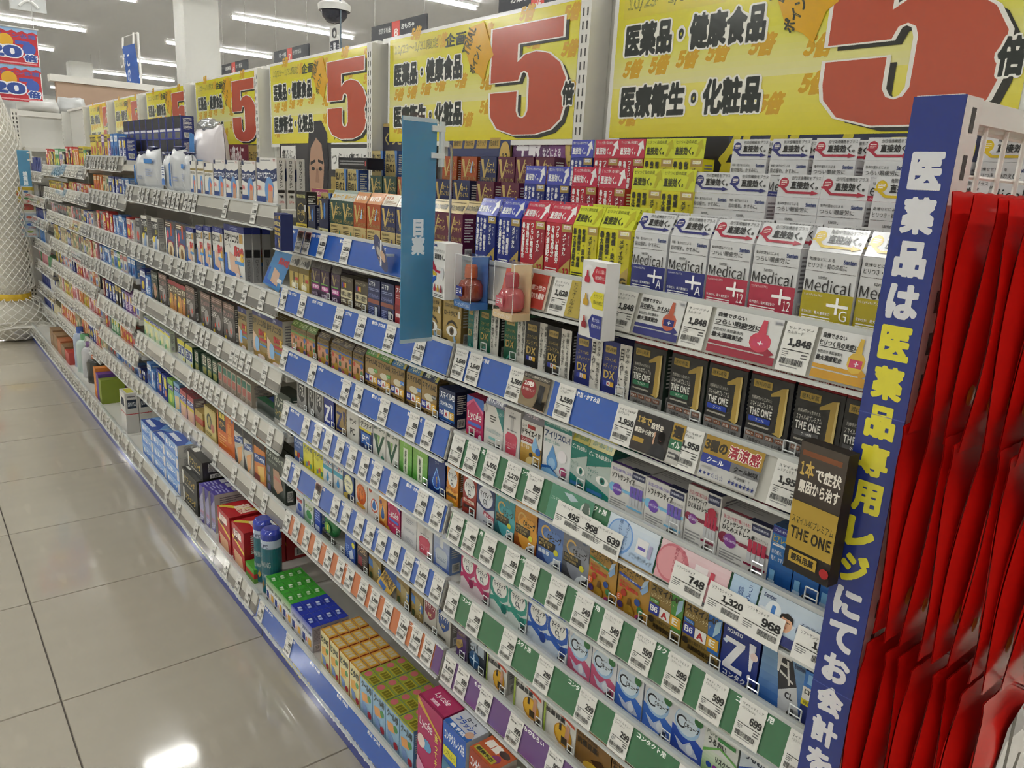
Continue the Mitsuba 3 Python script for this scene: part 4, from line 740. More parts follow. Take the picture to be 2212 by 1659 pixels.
kind('grnw', 'leaf green eye drop carton with white label', .063, .088, .03, '4f9a3e', [('G', 0, 0, 1, 1, '3a8a36', '8fc25a'), ('p', [(.34, .10), (.66, .10), (.68, .80), (.32, .80)], 'e4ecd6'), ('v', '新緑水', .42, .14, .58, .74, '1e2a1c', 1, 36), ('t', 'ロート', .4, .86, .6, .93, 'eef4e4', 1, 24)], side='35702c', flap=dict(base='5a6440', h=.024, ops=[('t', 'スッキリ', .2, .2, .85, .8, 'c2cc8a', 2, 30)]))
kind('s40blue', 'slate blue eye drop carton with colour squares', .072, .080, .03, '4a66a0', [('t', 'サンテ40', .08, .76, .9, .92, 'e6ecf6', 1, 32), ('l', .1, .62, .7, .70, 2, 'b8c6e0')] + [('r', .1 + .28 * i, .22, .34 + .28 * i, .44, c) for i, c in enumerate(('d8a83a', 'b03a3a', '3a6a9a'))], side='35466e')
kind('s40yel', 'lemon yellow eye drop carton with squares', .066, .084, .03, 'd9d13a', [('t', 'サンテ40', .08, .74, .92, .92, '3a4a7a', 1, 34), ('t', 'プラス', .12, .62, .5, .71, '5a5a4a', 1, 26)] + [('r', .3 + .22 * i, .16 + .08 * (i % 2), .48 + .22 * i, .32 + .08 * (i % 2), c) for i, c in enumerate(('7a8a9a', 'c25a4a', '4a8a6a'))], side='b8ae30')
kind('dryd', 'white dry-eye drop carton with blue drop', .058, .090, .03, 'd8d8d6', [('t', 'ROHTO', .1, .88, .5, .94, '4a5a6a', 1, 24), ('t', 'ドライアイ', .05, .70, .95, .85, '2f6a9a', 2, 32), ('t', 'ア', .52, .70, .66, .85, 'b03a44', 2, 32), ('r', 0, .52, 1, .66, '4aa0b8'), ('g', Polygon(drop(.5, .26, .15, .64)).buffer(0), '4a90c8'), ('c', .2, .2, .1, 'c8d8e0')], side='b2b8bc')
kind('utime', 'navy carton with round cream clock face', .062, .092, .03, '1f3c78', [('e', .5, .52, .42, .30, 'd8d49a'), ('e', .5, .52, .36, .25, 'eeeac6'), ('t', 'うるおい', .24, .54, .78, .64, '2a3a5a', 2, 30), ('t', 'タイム', .32, .40, .70, .50, '2a3a5a', 2, 30), ('e', .4, .12, .36, .12, 'c2a84a'), ('e', .62, .14, .2, .1, '151f36'), ('t', '目の乾き', .2, .88, .8, .95, 'e6eaf2', 1, 24)], side='142850')
kind('oragl', 'white carton with burning orange globe', .066, .094, .03, 'd9d4cc', [('e', .5, .48, .40, .30, 'c2551e'), ('e', .46, .52, .28, .20, 'd8762e'), ('v', '疲れ目', .36, .3, .46, .64, '3a1a10', 1, 28), ('v', 'かすみ', .54, .3, .64, .64, '3a1a10', 1, 28), ('e', .5, .14, .36, .06, 'd8a03a'), ('v', '効', .1, .76, .2, .86, '6a5a50', 1, 26)], side='b4aea6')
kind('whdrop', 'white carton with ringed blue drop', .060, .094, .03, 'd9d6d2', [('c', .2, .8, .12, 'c2503a'), ('e', .55, .42, .30, .20, 'c8604a'), ('e', .55, .42, .24, .16, 'e2e0dc'), ('g', Polygon(drop(.55, .40, .16, .62)).buffer(0), '2f62a8'), ('t', '抗炎症', .36, .88, .9, .95, '5a5652', 1, 26)], side='b4b2ae')
kind('ordrop', 'orange carton with dark blue drop', .055, .092, .03, 'd08a3c', [('e', .5, .40, .34, .22, 'e2b060'), ('g', Polygon(drop(.5, .38, .22, .58)).buffer(0), '2f568f'), ('c', .24, .72, .15, '6a3a5a'), ('e', .5, .1, .4, .07, 'b05a2a'), ('t', '新発売', .5, .86, .95, .94, 'f4ead8', 2, 26)], side='8a5a26')
kind('plainw', 'plain white carton with pale grey script', .068, .094, .03, 'd6d6d8', [('l', .3, .62, .8, .76, 3, 'a8aab4'), ('t', 'Smile Whiteye', .2, .40, .86, .50, 'a8aeb8', 0, 30, .1), ('l', .3, .1, .8, .26, 4, 'bcbec4')], side='b8b9bc')
ALG = lambda a, b, t: [('r', 0, .74, 1, 1, 'd9d6cc'), ('r', 0, .90, 1, 1, b), ('t', 'アルガード', .06, .76, .94, .88, '2a2a2a', 2, 30), ('G', 0, 0, 1, .5, a, 'd2d6d8'), ('e', .5, .36, .3, .14, a), ('t', t, .1, .54, .9, .66, b, 2, 28)]
kind('algr', 'white and blue allergy carton with red top', .053, .092, .03, 'c6cfd8', ALG('2a4aa0', 'b03a3a', '花粉'), side='9aa6b4')
kind('algg', 'white and green allergy carton', .066, .092, .03, 'cdd6c6', ALG('3a8a4a', '7a9a3a', 'クリア'), side='9aac98')
kind('algb', 'small blue allergy carton', .040, .076, .03, '2440a0', [('l', .1, .5, .9, .9, 4, '8aa2e0'), ('r', .1, .1, .9, .3, 'c8d2e8')])
kind('albl', 'blue allergy eye drop carton with yellow burst', .062, .092, .03, '2a52a4', [('t', 'アルピタット', .06, .76, .94, .90, 'dfe6f6', 2, 30), ('c', .8, .6, .14, 'd8d23a'), ('p', [(.4, .3), (.7, .44), (.9, .2), (.5, .08)], 'c8d6ea'), ('l', .08, .1, .4, .5, 6, '8aa6dc')], side='1b356c')
kind('pitad', 'dark brown tea-plum eye drop carton', .058, .086, .03, '352824', [('t', 'クロモ12', .08, .62, .92, .84, 'c2a27a', 2, 32), ('r', .1, .2, .5, .5, '8a3a3a'), ('l', .55, .15, .92, .5, 5, '7a6a5a')])
kind('algold', 'bronze allergy eye drop carton with landscape print', .066, .092, .03, '8a7440', [('r', 0, .80, 1, 1, '4a4030'), ('t', 'プレテクト', .06, .84, .94, .95, 'c9b06a', 1, 28), ('p', [(0, .66), (1, .52), (1, .30), (0, .44)], '3a6aa8'), ('p', [(.3, .7), (.8, .6), (.7, .2), (.4, .1)], '9a8a5a'), ('v', 'かゆみに', .76, .14, .9, .58, 'e2d6b0', 2, 28), ('e', .2, .14, .12, .10, '3a4a2a')], side='5f4e2a')

# bottom shelf
kind('b40g', 'small green-topped vitamin eye drop box', .0645, .079, .027, 'd6d8dc', [('G', 0, .55, 1, 1, 'd8dcd4', '5fa04a'), ('r', .08, .18, .34, .46, '2c3c84'), ('r', .36, .18, .62, .46, 'e8e4e0'), ('t', 'A', .42, .22, .56, .42, 'b8404a', 2, 28), ('r', .64, .18, .90, .46, 'd8a848'), ('t', 'スマイル40', .1, .60, .9, .76, '4a5a4a', 2, 28), ('e', .14, .08, .1, .06, '3a3a36')], side='9a9ca0', top='3f9a34', topops=[('r', .28, .10, .72, .90, '2f8428'), ('r', .34, .30, .46, .70, 'd8e8d0'), ('r', .50, .20, .66, .60, 'b0d0a4')])
kind('b40b', 'small blue-topped vitamin eye drop box', .0725, .079, .027, 'd6d8dc', [('G', 0, .55, 1, 1, 'd8dadc', '3a4ab0'), ('r', .08, .18, .34, .46, '2c3c84'), ('r', .36, .18, .62, .46, 'e8e4e0'), ('t', 'A', .42, .22, .56, .42, 'b8404a', 2, 28), ('r', .64, .18, .90, .46, 'd8a848'), ('t', 'スマイル40', .1, .60, .9, .76, '3a4a7a', 2, 28), ('e', .14, .08, .1, .06, '3a3a36')], side='a4a6aa', top='2a3aa6', topops=[('r', .28, .10, .72, .90, '222f8c'), ('r', .34, .30, .46, .70, 'ccd4ec'), ('r', .50, .20, .66, .60, '9aaade')])
VITA = lambda t, c: [('p', [(.1, .55), (.55, .62), (.72, .42), (.2, .34)], c), ('c', .75, .55, .15, '4a8a4a'), ('l', .66, .50, .84, .60, 2, 'e2ecd8'), ('p', [(.1, .34), (.5, .3), (.7, .12), (.3, .08)], '7f9ac8'), ('c', .78, .14, .16, 'b02f40'), ('t', t, .12, .70, .92, .90, '2c3430', 2, 32)]
kind('bvita', 'cream and orange vitamin eye drop box', .053, .106, .027, 'd9cf9a', VITA('ビタ40', 'd8a03c'), side='b85c34', top='c98a3a', topops=[('r', .10, .08, .9, .92, 'd8b04a')] + [('r', .18 + .24 * i, .2, .36 + .24 * i, .8, 'cfc0a0') for i in range(3)])
kind('bcool', 'light blue cool eye drop box with green top', .062, .106, .030, '8fb2cc', VITA('クール40', 'd89a5a') + [('r', 0, .95, 1, 1, 'a8ac3a')], side='5a86ae', top='8f9a36', topops=[('c', .22, .5, .16, 'c86a72'), ('r', .46, .1, .94, .9, 'b4a83a')] + [('r', .5 + .15 * i, .2, .62 + .15 * i, .8, '6f6a1c') for i in range(3)])
kind('bwash', 'tall pink eye-wash box with white script', .095, .212, .056, 'a8295c', [('p', [(0, .92), (.6, .80), (1, .70), (1, .74), (.5, .86), (0, 1)], 'c8a03a'), ('t', 'Lycée', .08, .66, .62, .80, 'f4e0ea', 1, 40, .1), ('v', '洗ってキレイ', .72, .18, .86, .74, 'e8cf6a', 2, 36), ('e', .40, .50, .20, .07, '5f9ac6'), ('e', .18, .50, .16, .08, 'e6d2cc'), ('p', [(0, .3), (.7, .1), (.4, 0), (0, .12)], 'd89ab8')], side='8c2049', top='a42556', topops=[('t', 'Lycée', .2, .45, .72, .8, 'f4dce6', 1, 40, .1), ('t', '洗眼薬', .3, .2, .62, .36, 'f0c8d8', 1, 28), ('r', 0, 0, 1, .10, '8a1c46')])
FLU = lambda c, t: [('r', 0, .78, 1, 1, c), ('t', 'コンタクトレンズも', .06, .82, .94, .94, 'eef2f8', 2, 28), ('r', .04, .62, .62, .74, 'd8d23a'), ('t', t, .08, .65, .58, .71, '2a2a1c', 1, 24), ('p', [(0, .58), (1, .52), (1, .16), (0, .2)], '4a7a9a'), ('e', .5, .38, .4, .18, 'c9a88a'), ('e', .68, .46, .22, .14, 'dfe2e2'), ('r', 0, 0, 1, .15, 'd2d6da'), ('t', '洗眼', .1, .03, .6, .13, '1f3a7a', 2, 34)]
kind('bflush', 'tall blue and white eye-wash box', .082, .212, .056, '2f62b0', FLU('2f5cb4', 'ノンアルコール'), side='b8bcc4', top='c6cad4', topops=[('t', 'ロート', .32, .70, .68, .88, '1e2a44', 2, 30), ('t', 'フラッシュ', .12, .38, .9, .66, '1f4aa0', 2, 34), ('r', 0, .0, 1, .26, '2f62b0'), ('t', '菌予防', .2, .06, .8, .22, 'e8eef8', 2, 30), ('c', .84, .3, .12, 'd0a890')])
kind('bgerm', 'tall orange and brown eye-wash box', .080, .212, .056, 'b0502c', FLU('9a4028', '低刺激'), side='a89a90', top='b8562e', topops=[('t', '細菌', .10, .52, .62, .90, 'f4ece0', 3, 40), ('e', .75, .74, .18, .14, '3a2a26'), ('c', .72, .36, .14, '8a3a6a'), ('r', .06, .10, .8, .34, 'b8a83a'), ('t', '眼病予防', .12, .14, .74, .30, '2a2a18', 2, 28)])
kind('bflushg', 'tall green and white eye-wash box', .082, .20, .056, '4a8a3c', FLU('3f8a36', 'すっきり'), side='b8bcb4', top='c6d0c0', topops=[('t', 'ロート', .32, .70, .68, .88, '1e2a1e', 2, 30), ('t', 'フラッシュ', .12, .38, .9, .66, '2f7a2a', 2, 34)])

# pain-relief bay
KNEE = lambda a, b: [('e', .62, .36, .22, .26, '6a94c8'), ('p', [(.52, .0), (.76, .0), (.82, .42), (.60, .50)], 'c69a7c'), ('e', .68, .40, .10, .07, 'd86a58'), ('r', 0, 0, .46, .22, a), ('l', .05, .04, .4, .18, 4, 'c8d0e0')]
kind('loxa', 'tall white pain patch box with navy chevron', .115, .132, .024, 'dcdad6', [('r', 0, .90, .16, 1, '1f2a4c'), ('l', .2, .92, .7, .97, 1, '9a9a9a'), ('p', [(0, .80), (.3, .74), (.5, .78), (.7, .74), (1, .80), (1, .56), (.5, .48), (0, .56)], '1f2c58'), ('t', 'ロキソプロフェン', .06, .58, .94, .72, 'f2f2f4', 2, 32)] + KNEE('24407e', '') + [('t', '24h', .04, .34, .22, .44, 'c84a4a', 2, 28), ('t', '7枚', .82, .92, .96, .98, 'a04a4a', 1, 24)], side='d2d0cc', sideops=[('v', 'ロキソプロフェン', .3, .42, .7, .95, '2a2a2a', 1, 28), ('r', .1, .32, .9, .38, '1c1c1c'), ('t', '7枚', .2, .22, .8, .28, '1c1c1c', 2, 26), ('t', '24h', .2, .12, .8, .17, 'c04a4a', 1, 24)])
kind('loxb', 'white pain patch box with brown band', .092, .120, .024, 'dad8d2', [('r', 0, .90, .2, 1, '1f2a4c'), ('r', 0, .74, 1, .80, '8a7a4a'), ('t', 'ロキソプロフェン', .06, .64, .94, .72, '4a4434', 1, 28)] + KNEE('24407e', ''), side='cfcdc8')
LS = [('r', 0, .88, 1, 1, '25307a'), ('l', .3, .91, .7, .97, 2, '7f8ac0'), ('t', 'ロキソニンS', .04, .68, .74, .84, '2a2a2c', 2, 34), ('t', 'テープL', .04, .58, .34, .65, '3a3a3c', 1, 26), ('r', .78, .70, .94, .86, 'b8924a'), ('p', [(.0, .46), (.14, .46), (.14, .16), (.9, .10), (0, .02)], '2f62b8'), ('p', [(.24, .5), (.6, .42), (.8, .1), (.3, .14)], 'd2b09a'), ('t', '痛みの', .50, .44, .96, .64, 'b83038', 3, 34), ('t', '芯', .80, .36, .97, .52, 'd8b03a', 3, 34), ('r', .54, .30, .98, .36, '4a8ac8'), ('e', .66, .08, .10, .06, 'e8dcd8')]
kind('loxs', 'white and navy pain tape box with red letters', .15, .165, .026, 'dad9d4', LS, side='8f8f90', sideops=[('r', 0, .88, 1, 1, '25307a'), ('r', .1, .46, .9, .60, '1c1c1e'), ('v', 'ロキソニンS', .3, .05, .7, .42, '2a2a2a', 1, 26)])
kind('loxex', 'bronze pain tape box with navy top and red letters', .13, .155, .05, '8a7648', [('r', 0, .88, 1, 1, '262c66'), ('t', '2枚', .4, .9, .6, .97, 'c8ccdf', 1, 26), ('t', 'ロキソニンEX', .03, .70, .94, .84, '181818', 2, 34), ('p', [(0, .56), (.3, .46), (.5, .12), (.1, .1), (0, .2)], 'd0b49c'), ('e', .30, .30, .16, .16, '8ab4d8'), ('t', '痛みの', .42, .50, .84, .64, 'b03038', 3, 34), ('t', '芯', .80, .46, .97, .62, 'd8b03a', 3, 34), ('r', .44, .40, .98, .46, 'a8323c'), ('r', .5, .30, .98, .34, '4a8ac8'), ('p', [(.1, .12), (.9, .18), (.9, .10), (.2, 0)], '9a7c3c'), ('e', .6, .06, .26, .05, 'e6d8d4')], side='d0ccc0')
kind('knee', 'blue pain patch box with joint picture', .125, .145, .026, '36507c', [('r', 0, .82, 1, 1, '4a3c34'), ('l', .06, .85, .6, .96, 2, 'd8d0c0'), ('r', .62, .60, .80, .95, 'b8503c'), ('e', .3, .62, .12, .12, 'd0586a'), ('p', [(.2, .5), (.95, .44), (.9, .3), (.2, .36)], '8a3a4a'), ('e', .58, .2, .36, .24, 'd6c8a4'), ('e', .60, .18, .14, .14, '7a5a34'), ('r', 0, 0, .12, .8, 'e4e2dc')], side='9a9aa0')
kind('fait', 'white patch box with black band and yellow burst', .115, .14, .026, 'dad8d2', [('r', 0, .40, 1, .90, '25262a'), ('t', 'フェイタス', .05, .68, .95, .86, 'f0eeea', 2, 32), ('t', '5.0', .55, .52, .92, .66, 'd8c83a', 2, 30), ('e', .4, .36, .3, .10, 'd8c23a'), ('p', [(.5, .4), (.8, .5), (.7, .0), (.3, .0)], '8aa2c4')], side='a8a6a2')
kind('zfait', 'shiny black and gold patch pouch with body print', .125, .125, .012, '4a3a26', [('r', 0, .86, 1, 1, '9a2c34'), ('t', 'フェイタス', .05, .64, .95, .84, 'ece6d0', 2, 34), ('p', [(.2, .6), (.5, .56), (.6, 0), (.1, 0)], 'c08a4a'), ('p', [(.6, .55), (.9, .5), (.9, 0), (.62, 0)], 'b87a48'), ('c', .2, .3, .1, 'd8c03a'), ('t', 'Z', .75, .42, .95, .6, 'd8c03a', 3, 34)])
kind('ptchd', 'dark grey patch pouch with red joints', .12, .135, .012, '4a4644', [('r', 0, .82, 1, 1, '6a5248'), ('l', .08, .86, .9, .96, 2, 'b89a94'), ('t', 'アンメルツ', .06, .64, .9, .78, 'b08a88', 1, 30), ('e', .62, .34, .22, .22, '8f8a88'), ('e', .66, .30, .06, .08, 'b84030'), ('e', .30, .24, .05, .06, 'b84030'), ('c', .2, .06, .08, 'c8b03a'), ('l', .06, .44, .5, .6, 4, 'c8c4c0')])
kind('grpk', 'white and green patch pouch with blue letters', .10, .088, .02, 'cdd8c0', [('r', 0, .78, 1, 1, '2a3a86'), ('p', [(0, .78), (1, .70), (1, .80), (0, .9)], 'd8cc3a'), ('t', 'サロンパス', .06, .82, .94, .96, 'e6e8f0', 2, 28), ('p', [(.2, .5), (.6, .6), (.8, .2), (.3, .1)], 'e6e4b0'), ('p', [(0, .2), (.3, .3), (.2, 0), (0, 0)], '6ab07a')])
kind('ylpk', 'white and navy patch box with yellow head', .10, .088, .05, 'd6dac8', [('r', 0, .78, 1, 1, 'd2c83a'), ('r', .08, .28, .46, .74, '2a3a7a'), ('r', .54, .28, .92, .74, '2a3a7a'), ('t', 'E', .16, .36, .38, .66, 'e2e6d8', 2, 30), ('t', 'X', .62, .36, .84, .66, 'e2e6d8', 2, 30), ('e', .8, .12, .12, .08, 'd2c83a')], side='24402c')
kind('thin', 'slim dark green ointment box on its side', .05, .085, .07, '2f4a3a', [('r', .1, .5, .9, .92, 'b8b4a4'), ('r', .1, .1, .9, .4, '8a8a48'), ('l', .15, .55, .85, .88, 4, '3a3a32')])
kind('thinr', 'slim white ointment box with red and green label', .044, .085, .07, 'b4a898', [('r', .1, .66, .9, .94, '3a6a5a'), ('r', .1, .3, .9, .62, 'a05a50'), ('l', .15, .05, .85, .28, 4, '6a5a52')])
kind('bans', 'black-green patch box with squares and hand print', .17, .16, .03, '2a332c', [('t', 'バンテリンのパップS', .06, .78, .94, .92, 'c8ccc0', 1, 32), ('l', .1, .68, .6, .74, 2, '8a8f86')] + [('r', .08, .44 - .2 * i, .24, .58 - .2 * i, '55567a') for i in range(3)] + [('p', [(.4, .6), (.7, .62), (.9, .3), (.6, .1), (.4, .2)], 'a8846a'), ('r', .44, .40, .8, .46, 'b06a5a')])
kind('valn', 'black and white patch box with navy diagonal', .095, .15, .03, 'b8b4a8', [('r', 0, .80, 1, 1, '1e1e20'), ('p', [(0, .66), (1, .80), (1, .62), (0, .50)], '24407a'), ('t', 'サロメEX', .06, .60, .9, .70, 'e6e8ee', 2, 28), ('p', [(.3, .4), (.9, .56), (.8, .2), (.4, .0)], 'd8a06a'), ('p', [(0, 0), (.4, 0), (0, .4)], '3a3a3c')])
kind('valo', 'black and orange patch box with navy diagonal', .10, .15, .03, 'c87a3a', [('r', 0, .82, 1, 1, '2a1e1a'), ('p', [(0, .62), (1, .72), (1, .52), (0, .42)], '24407a'), ('t', 'サロメEX', .06, .54, .9, .62, 'e6e8ee', 2, 28), ('p', [(.3, .36), (.9, .46), (.9, .1), (.4, .0)], 'd8b05a'), ('r', 0, 0, .5, .16, '7a3a34')])
kind('onkan', 'orange warming patch box with black panel', .185, .155, .04, 'c4601f', [('r', .08, .50, .50, .98, '2a1f14'), ('t', '温感', .12, .78, .46, .94, 'd8c03a', 3, 40), ('t', 'パワー', .12, .58, .46, .72, 'd8a03a', 2, 34), ('v', '上層部', .60, .30, .84, .94, 'd88a3a', 3, 40), ('l', .1, .12, .5, .4, 4, 'e0a05a'), ('c', .9, .92, .05, '3a5a9a')])
kind('goldb2', 'pale gold plaster box with dark oval', .15, .125, .03, 'b4a05e', [('r', .06, .06, .94, .94, 'c8b878'), ('e', .42, .55, .22, .26, '3a3a2a'), ('e', .42, .55, .12, .18, 'a89a5a'), ('e', .7, .4, .16, .14, 'b06a5a'), ('l', .1, .1, .6, .2, 2, '4a4020')], side='7a6a3c', top='9a8a50')
kind('redcp', 'pink and blue plaster box', .10, .115, .05, 'c8a0a0', [('r', 0, .84, 1, 1, 'a8484e'), ('r', 0, .60, 1, .80, '2a3a86'), ('t', 'サロンパス', .06, .62, .94, .78, 'eef0f6', 2, 30), ('p', [(.1, .5), (.9, .56), (.8, .1), (.2, .0)], 'd6b094'), ('r', 0, .46, 1, .56, 'c8b83a')], side='7f7074', top='9c444c')
kind('bluecp', 'sky blue plaster box', .085, .125, .04, '7aa6c8', [('r', 0, .70, 1, .86, '2a3a86'), ('t', 'サロンパス', .06, .72, .94, .84, 'eef0f6', 2, 30), ('p', [(.1, .5), (.9, .56), (.8, .1), (.2, .0)], 'd6c094')], side='5a7a9a')
kind('grncp', 'lime green plaster box', .085, .12, .04, '86b45a', [('r', 0, .62, 1, .80, '2a3a86'), ('t', 'ハリックス', .06, .64, .94, .78, 'eef0f6', 2, 30), ('c', .5, .3, .25, 'c2cf5a')], side='5a8a4a')
kind('nvycp', 'navy plaster box with white label', .085, .12, .04, '26388a', [('v', 'サロンパス', .06, .2, .24, .94, 'e6e8f0', 1, 28), ('r', .4, .5, .9, .9, 'd4c84a'), ('c', .64, .3, .2, 'c07a5a')], side='1c2860')
kind('maskb', 'blue and white cooling-sheet box', .195, .053, .14, '3a6ab8', [('G', 0, 0, 1, 1, '4a7ac8', '8fb2dc'), ('t', '熱さまシート', .12, .3, .8, .75, 'f0f2f6', 2, 30), ('r', .84, .1, .98, .9, 'd6d6da')], side='c9c8c4', top='6f9ad0', topops=[('p', [(0, .3), (.6, .6), (1, .2), (1, 0), (0, 0)], '2a4a9c'), ('e', .4, .66, .26, .2, 'e2e8f0'), ('r', .1, .1, .7, .24, 'cfd8e8')])
kind('refen', 'black and gold bath-salt box', .19, .072, .13, '22211e', [('t', 'リフェンダ', .16, .34, .86, .72, 'b89a4a', 2, 32), ('r', .02, .1, .12, .9, 'd0cec8'), ('l', .2, .12, .8, .26, 1, 'a8a49a')], top='2a2a28', topops=[('r', .05, .1, .3, .5, 'd6d4ce'), ('t', '薬用入浴', .3, .4, .95, .8, 'b8983e', 2, 32)])
kind('purb', 'violet and grey pad box with swoosh', .046, .150, .12, '4a3f8a', [('p', [(0, .6), (1, .9), (1, .2), (.2, 0), (0, .1)], '9a96b8'), ('t', 'リハビリ', .1, .25, .9, .35, 'c04a5a', 2, 28), ('l', .1, .05, .9, .2, 3, 'dcdce4')], side='b9b7b4', top='4f4496', topops=[('r', .1, .6, .9, .9, 'd8d6e0'), ('l', .1, .1, .9, .5, 4, '9f9ac8')])
kind('redb', 'bright red heat-pack box with yellow stripe', .125, .140, .14, 'a82024', [('p', [(0, .62), (1, .40), (1, .48), (0, .70)], 'd8b83a'), ('p', [(.1, .86), (.5, .9), (.5, .6), (.2, .6)], '5a1418'), ('t', '貼る温熱', .16, .70, .8, .90, 'f4e0d8', 3, 32), ('p', [(.1, .35), (.8, .30), (.9, 0), (.2, 0)], 'd8a884')], side='a01c22', top='b0242a', topops=[('p', [(0, .1), (.1, 0), (1, .8), (.9, .9)], 'd8c04a'), ('t', '温熱用具', .3, .3, .9, .7, 'f2dcc8', 2, 30)])
kind('whb', 'white boxed bath care with black label', .19, .215, .10, 'cfcdc9', [('r', .22, .66, .80, .86, '1e2a3c'), ('t', 'ロハハバス', .28, .70, .74, .82, 'e6e8ec', 2, 30), ('r', 0, .48, 1, .50, 'b03a40')], side='bcbab6', top='c6c6c0', topops=[('r', .1, .2, .6, .8, 'b8b43a')])
kind('navy9', 'navy tablet box with black head and white label', .105, .098, .05, '2a3686', [('r', .06, .48, .94, 1, '12131c'), ('r', .1, .36, .9, .46, 'dcdce0'), ('l', .14, .38, .86, .44, 1, '33343c'), ('r', .2, .05, .8, .32, '5a5a58'), ('l', .24, .08, .76, .3, 4, 'a8a45a')], side='202a66', top='1c2450')
GEN = [('red', 'b03a38', 'e2d8cc', 'd8c03a'), ('orange', 'cc7a34', 'ead8b8', 'b03a38'), ('yellow', 'd2bd48', '5a4a2a', 'b04a3a'), ('white', 'd6d4ce', 'b04848', '4a6ab0'), ('navy', '2c3a7c', 'dfe2ea', 'c8b04a'), ('blue', '4a7ab8', 'e4e8ee', '2a3a7a'),
       ('green', '4a8a5a', 'e2e8d8', 'd2c84a'), ('purple', '6a3f80', 'e2d6e8', 'c8a85a'), ('cream', 'd6cca8', '8a5a3a', '4a6a4a'), ('pink', 'c68a90', 'f2e6e6', 'a8303c'), ('grey', '8f8f90', '2c2c30', 'c04a40'), ('black', '2a2a2e', 'c8b05a', 'd8d6d0'), ('maroon', '6a2430', 'd8c8b0', 'b8a050')]
for nm, c, c2, c3 in GEN:
    for v in (0, 1):
        kind(f'gen_{nm}{v}', f'{nm} medicine carton', .062, .115 - .02 * v, .045, c, ([('r', 0, .70, 1, .92, c2), ('t', '総合感冒薬', .1, .75, .9, .87, c, 1, 20), ('e', .5, .36, .3, .18, c3), ('l', .1, .04, .9, .14, 2, c2)] if v == 0 else [('r', .1, .12, .44, .9, c2), ('v', 'かぜ薬', .18, .3, .36, .84, c, 1, 20), ('r', .52, .55, .92, .86, c3), ('l', .52, .12, .9, .45, 4, c2)]), side=c, top=c)

_built = {}


def build(name, w=None, h=None, ang=35, flap=True):
    k = K[name]; w = w or k['w']; h = h or k['h']; key = (name, round(w, 3), round(h, 3), ang, flap)
    if key in _built: return _built[key]
    d = k['d']; m = M()
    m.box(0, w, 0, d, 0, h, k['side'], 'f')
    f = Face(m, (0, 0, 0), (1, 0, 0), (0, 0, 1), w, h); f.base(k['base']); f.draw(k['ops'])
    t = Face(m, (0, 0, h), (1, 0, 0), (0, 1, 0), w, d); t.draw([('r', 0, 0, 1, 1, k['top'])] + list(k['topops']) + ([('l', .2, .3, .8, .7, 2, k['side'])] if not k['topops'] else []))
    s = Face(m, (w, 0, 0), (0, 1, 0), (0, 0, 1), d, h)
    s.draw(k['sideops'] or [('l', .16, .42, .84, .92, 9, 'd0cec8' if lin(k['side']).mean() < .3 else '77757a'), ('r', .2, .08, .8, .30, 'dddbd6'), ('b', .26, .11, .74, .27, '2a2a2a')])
    parts = m.ply('carton')
    if k['flap'] and flap:
        fl = k['flap']; a = math.radians(ang); L = fl['h']; g = M()
        up = np.array([0, math.sin(a), math.cos(a)]); nr = np.array([0, -math.cos(a), math.sin(a)]); o = np.array([0, .0006, h + .0002])
        p = [o, o + [w, 0, 0], o + [w, 0, 0] + up * L, o + up * L]; q = [v - nr * .0006 for v in p]
        g.quad(*p, fl['base']); g.quad(q[1], q[0], q[3], q[2], 'cfcecb')
        for i in range(4): g.quad(p[(i + 1) % 4], p[i], q[i], q[(i + 1) % 4], fl['base'])
        Face(g, o, (1, 0, 0), up, w, L).draw(fl['ops'])
        parts = [('box', parts), ('header_flap', g.ply('glossy'))]
    _built[key] = parts
    return parts


def shelf_row(where, y, z, items, noun='eye_drop_carton', cat='carton', ang=35, group=None, flap=True, tiltz=0.0):
    """items: (kind, left edge x[, width[, height]]); every carton is its own thing, labelled by its look and its place among its likes."""
    seen, tot = {}, {}
    for it in items: tot[K[it[0]]['desc']] = tot.get(K[it[0]]['desc'], 0) + 1
    for it in items:
        nm, x = it[:2]; w = it[2] if len(it) > 2 and it[2] else K[nm]['w']; h = it[3] if len(it) > 3 else None
        d = K[nm]['desc']; i = seen.get(d, 0); seen[d] = i + 1
        for dd, fl in ((d, ' from left'), (d.replace('eye drop ', '').replace('lens drop ', '').replace('allergy ', ''), ' from left'), (d.replace('eye drop ', '').replace('lens drop ', '').replace('allergy ', ''), '')):
            lab = f'{dd}, {where}' if tot[d] == 1 else f'{nth(i)} {dd}{fl}, {where}'
            if len(lab.split()) <= 16: break
        thing(noun, build(nm, w, h, ang, flap), lab, cat, (x, y + rng.uniform(0, .003), z), rng.uniform(-1.2, 1.2) + tiltz, group or f'cartons {where}' if tot[d] > 1 else None)
# ------------------------------------------------------------------ nearest bay
for k_ in ('mA', 'm12', 'mG', 'sA', 's12', 'sG', 'vact', 'vprem', 'vdry', 'vmoist'): K[k_]['h'] = .095
NB, SB = 'nearest bay', 'second bay'


def riser(x0, x1, zs, lab):
    m = M()
    for y0, y1, z0, z1 in zs:
        m.box(x0, x1, y0, y1, z0, z1, 'cfcfca')
    thing('display_riser', m.ply('acrylic'), lab, 'display riser')


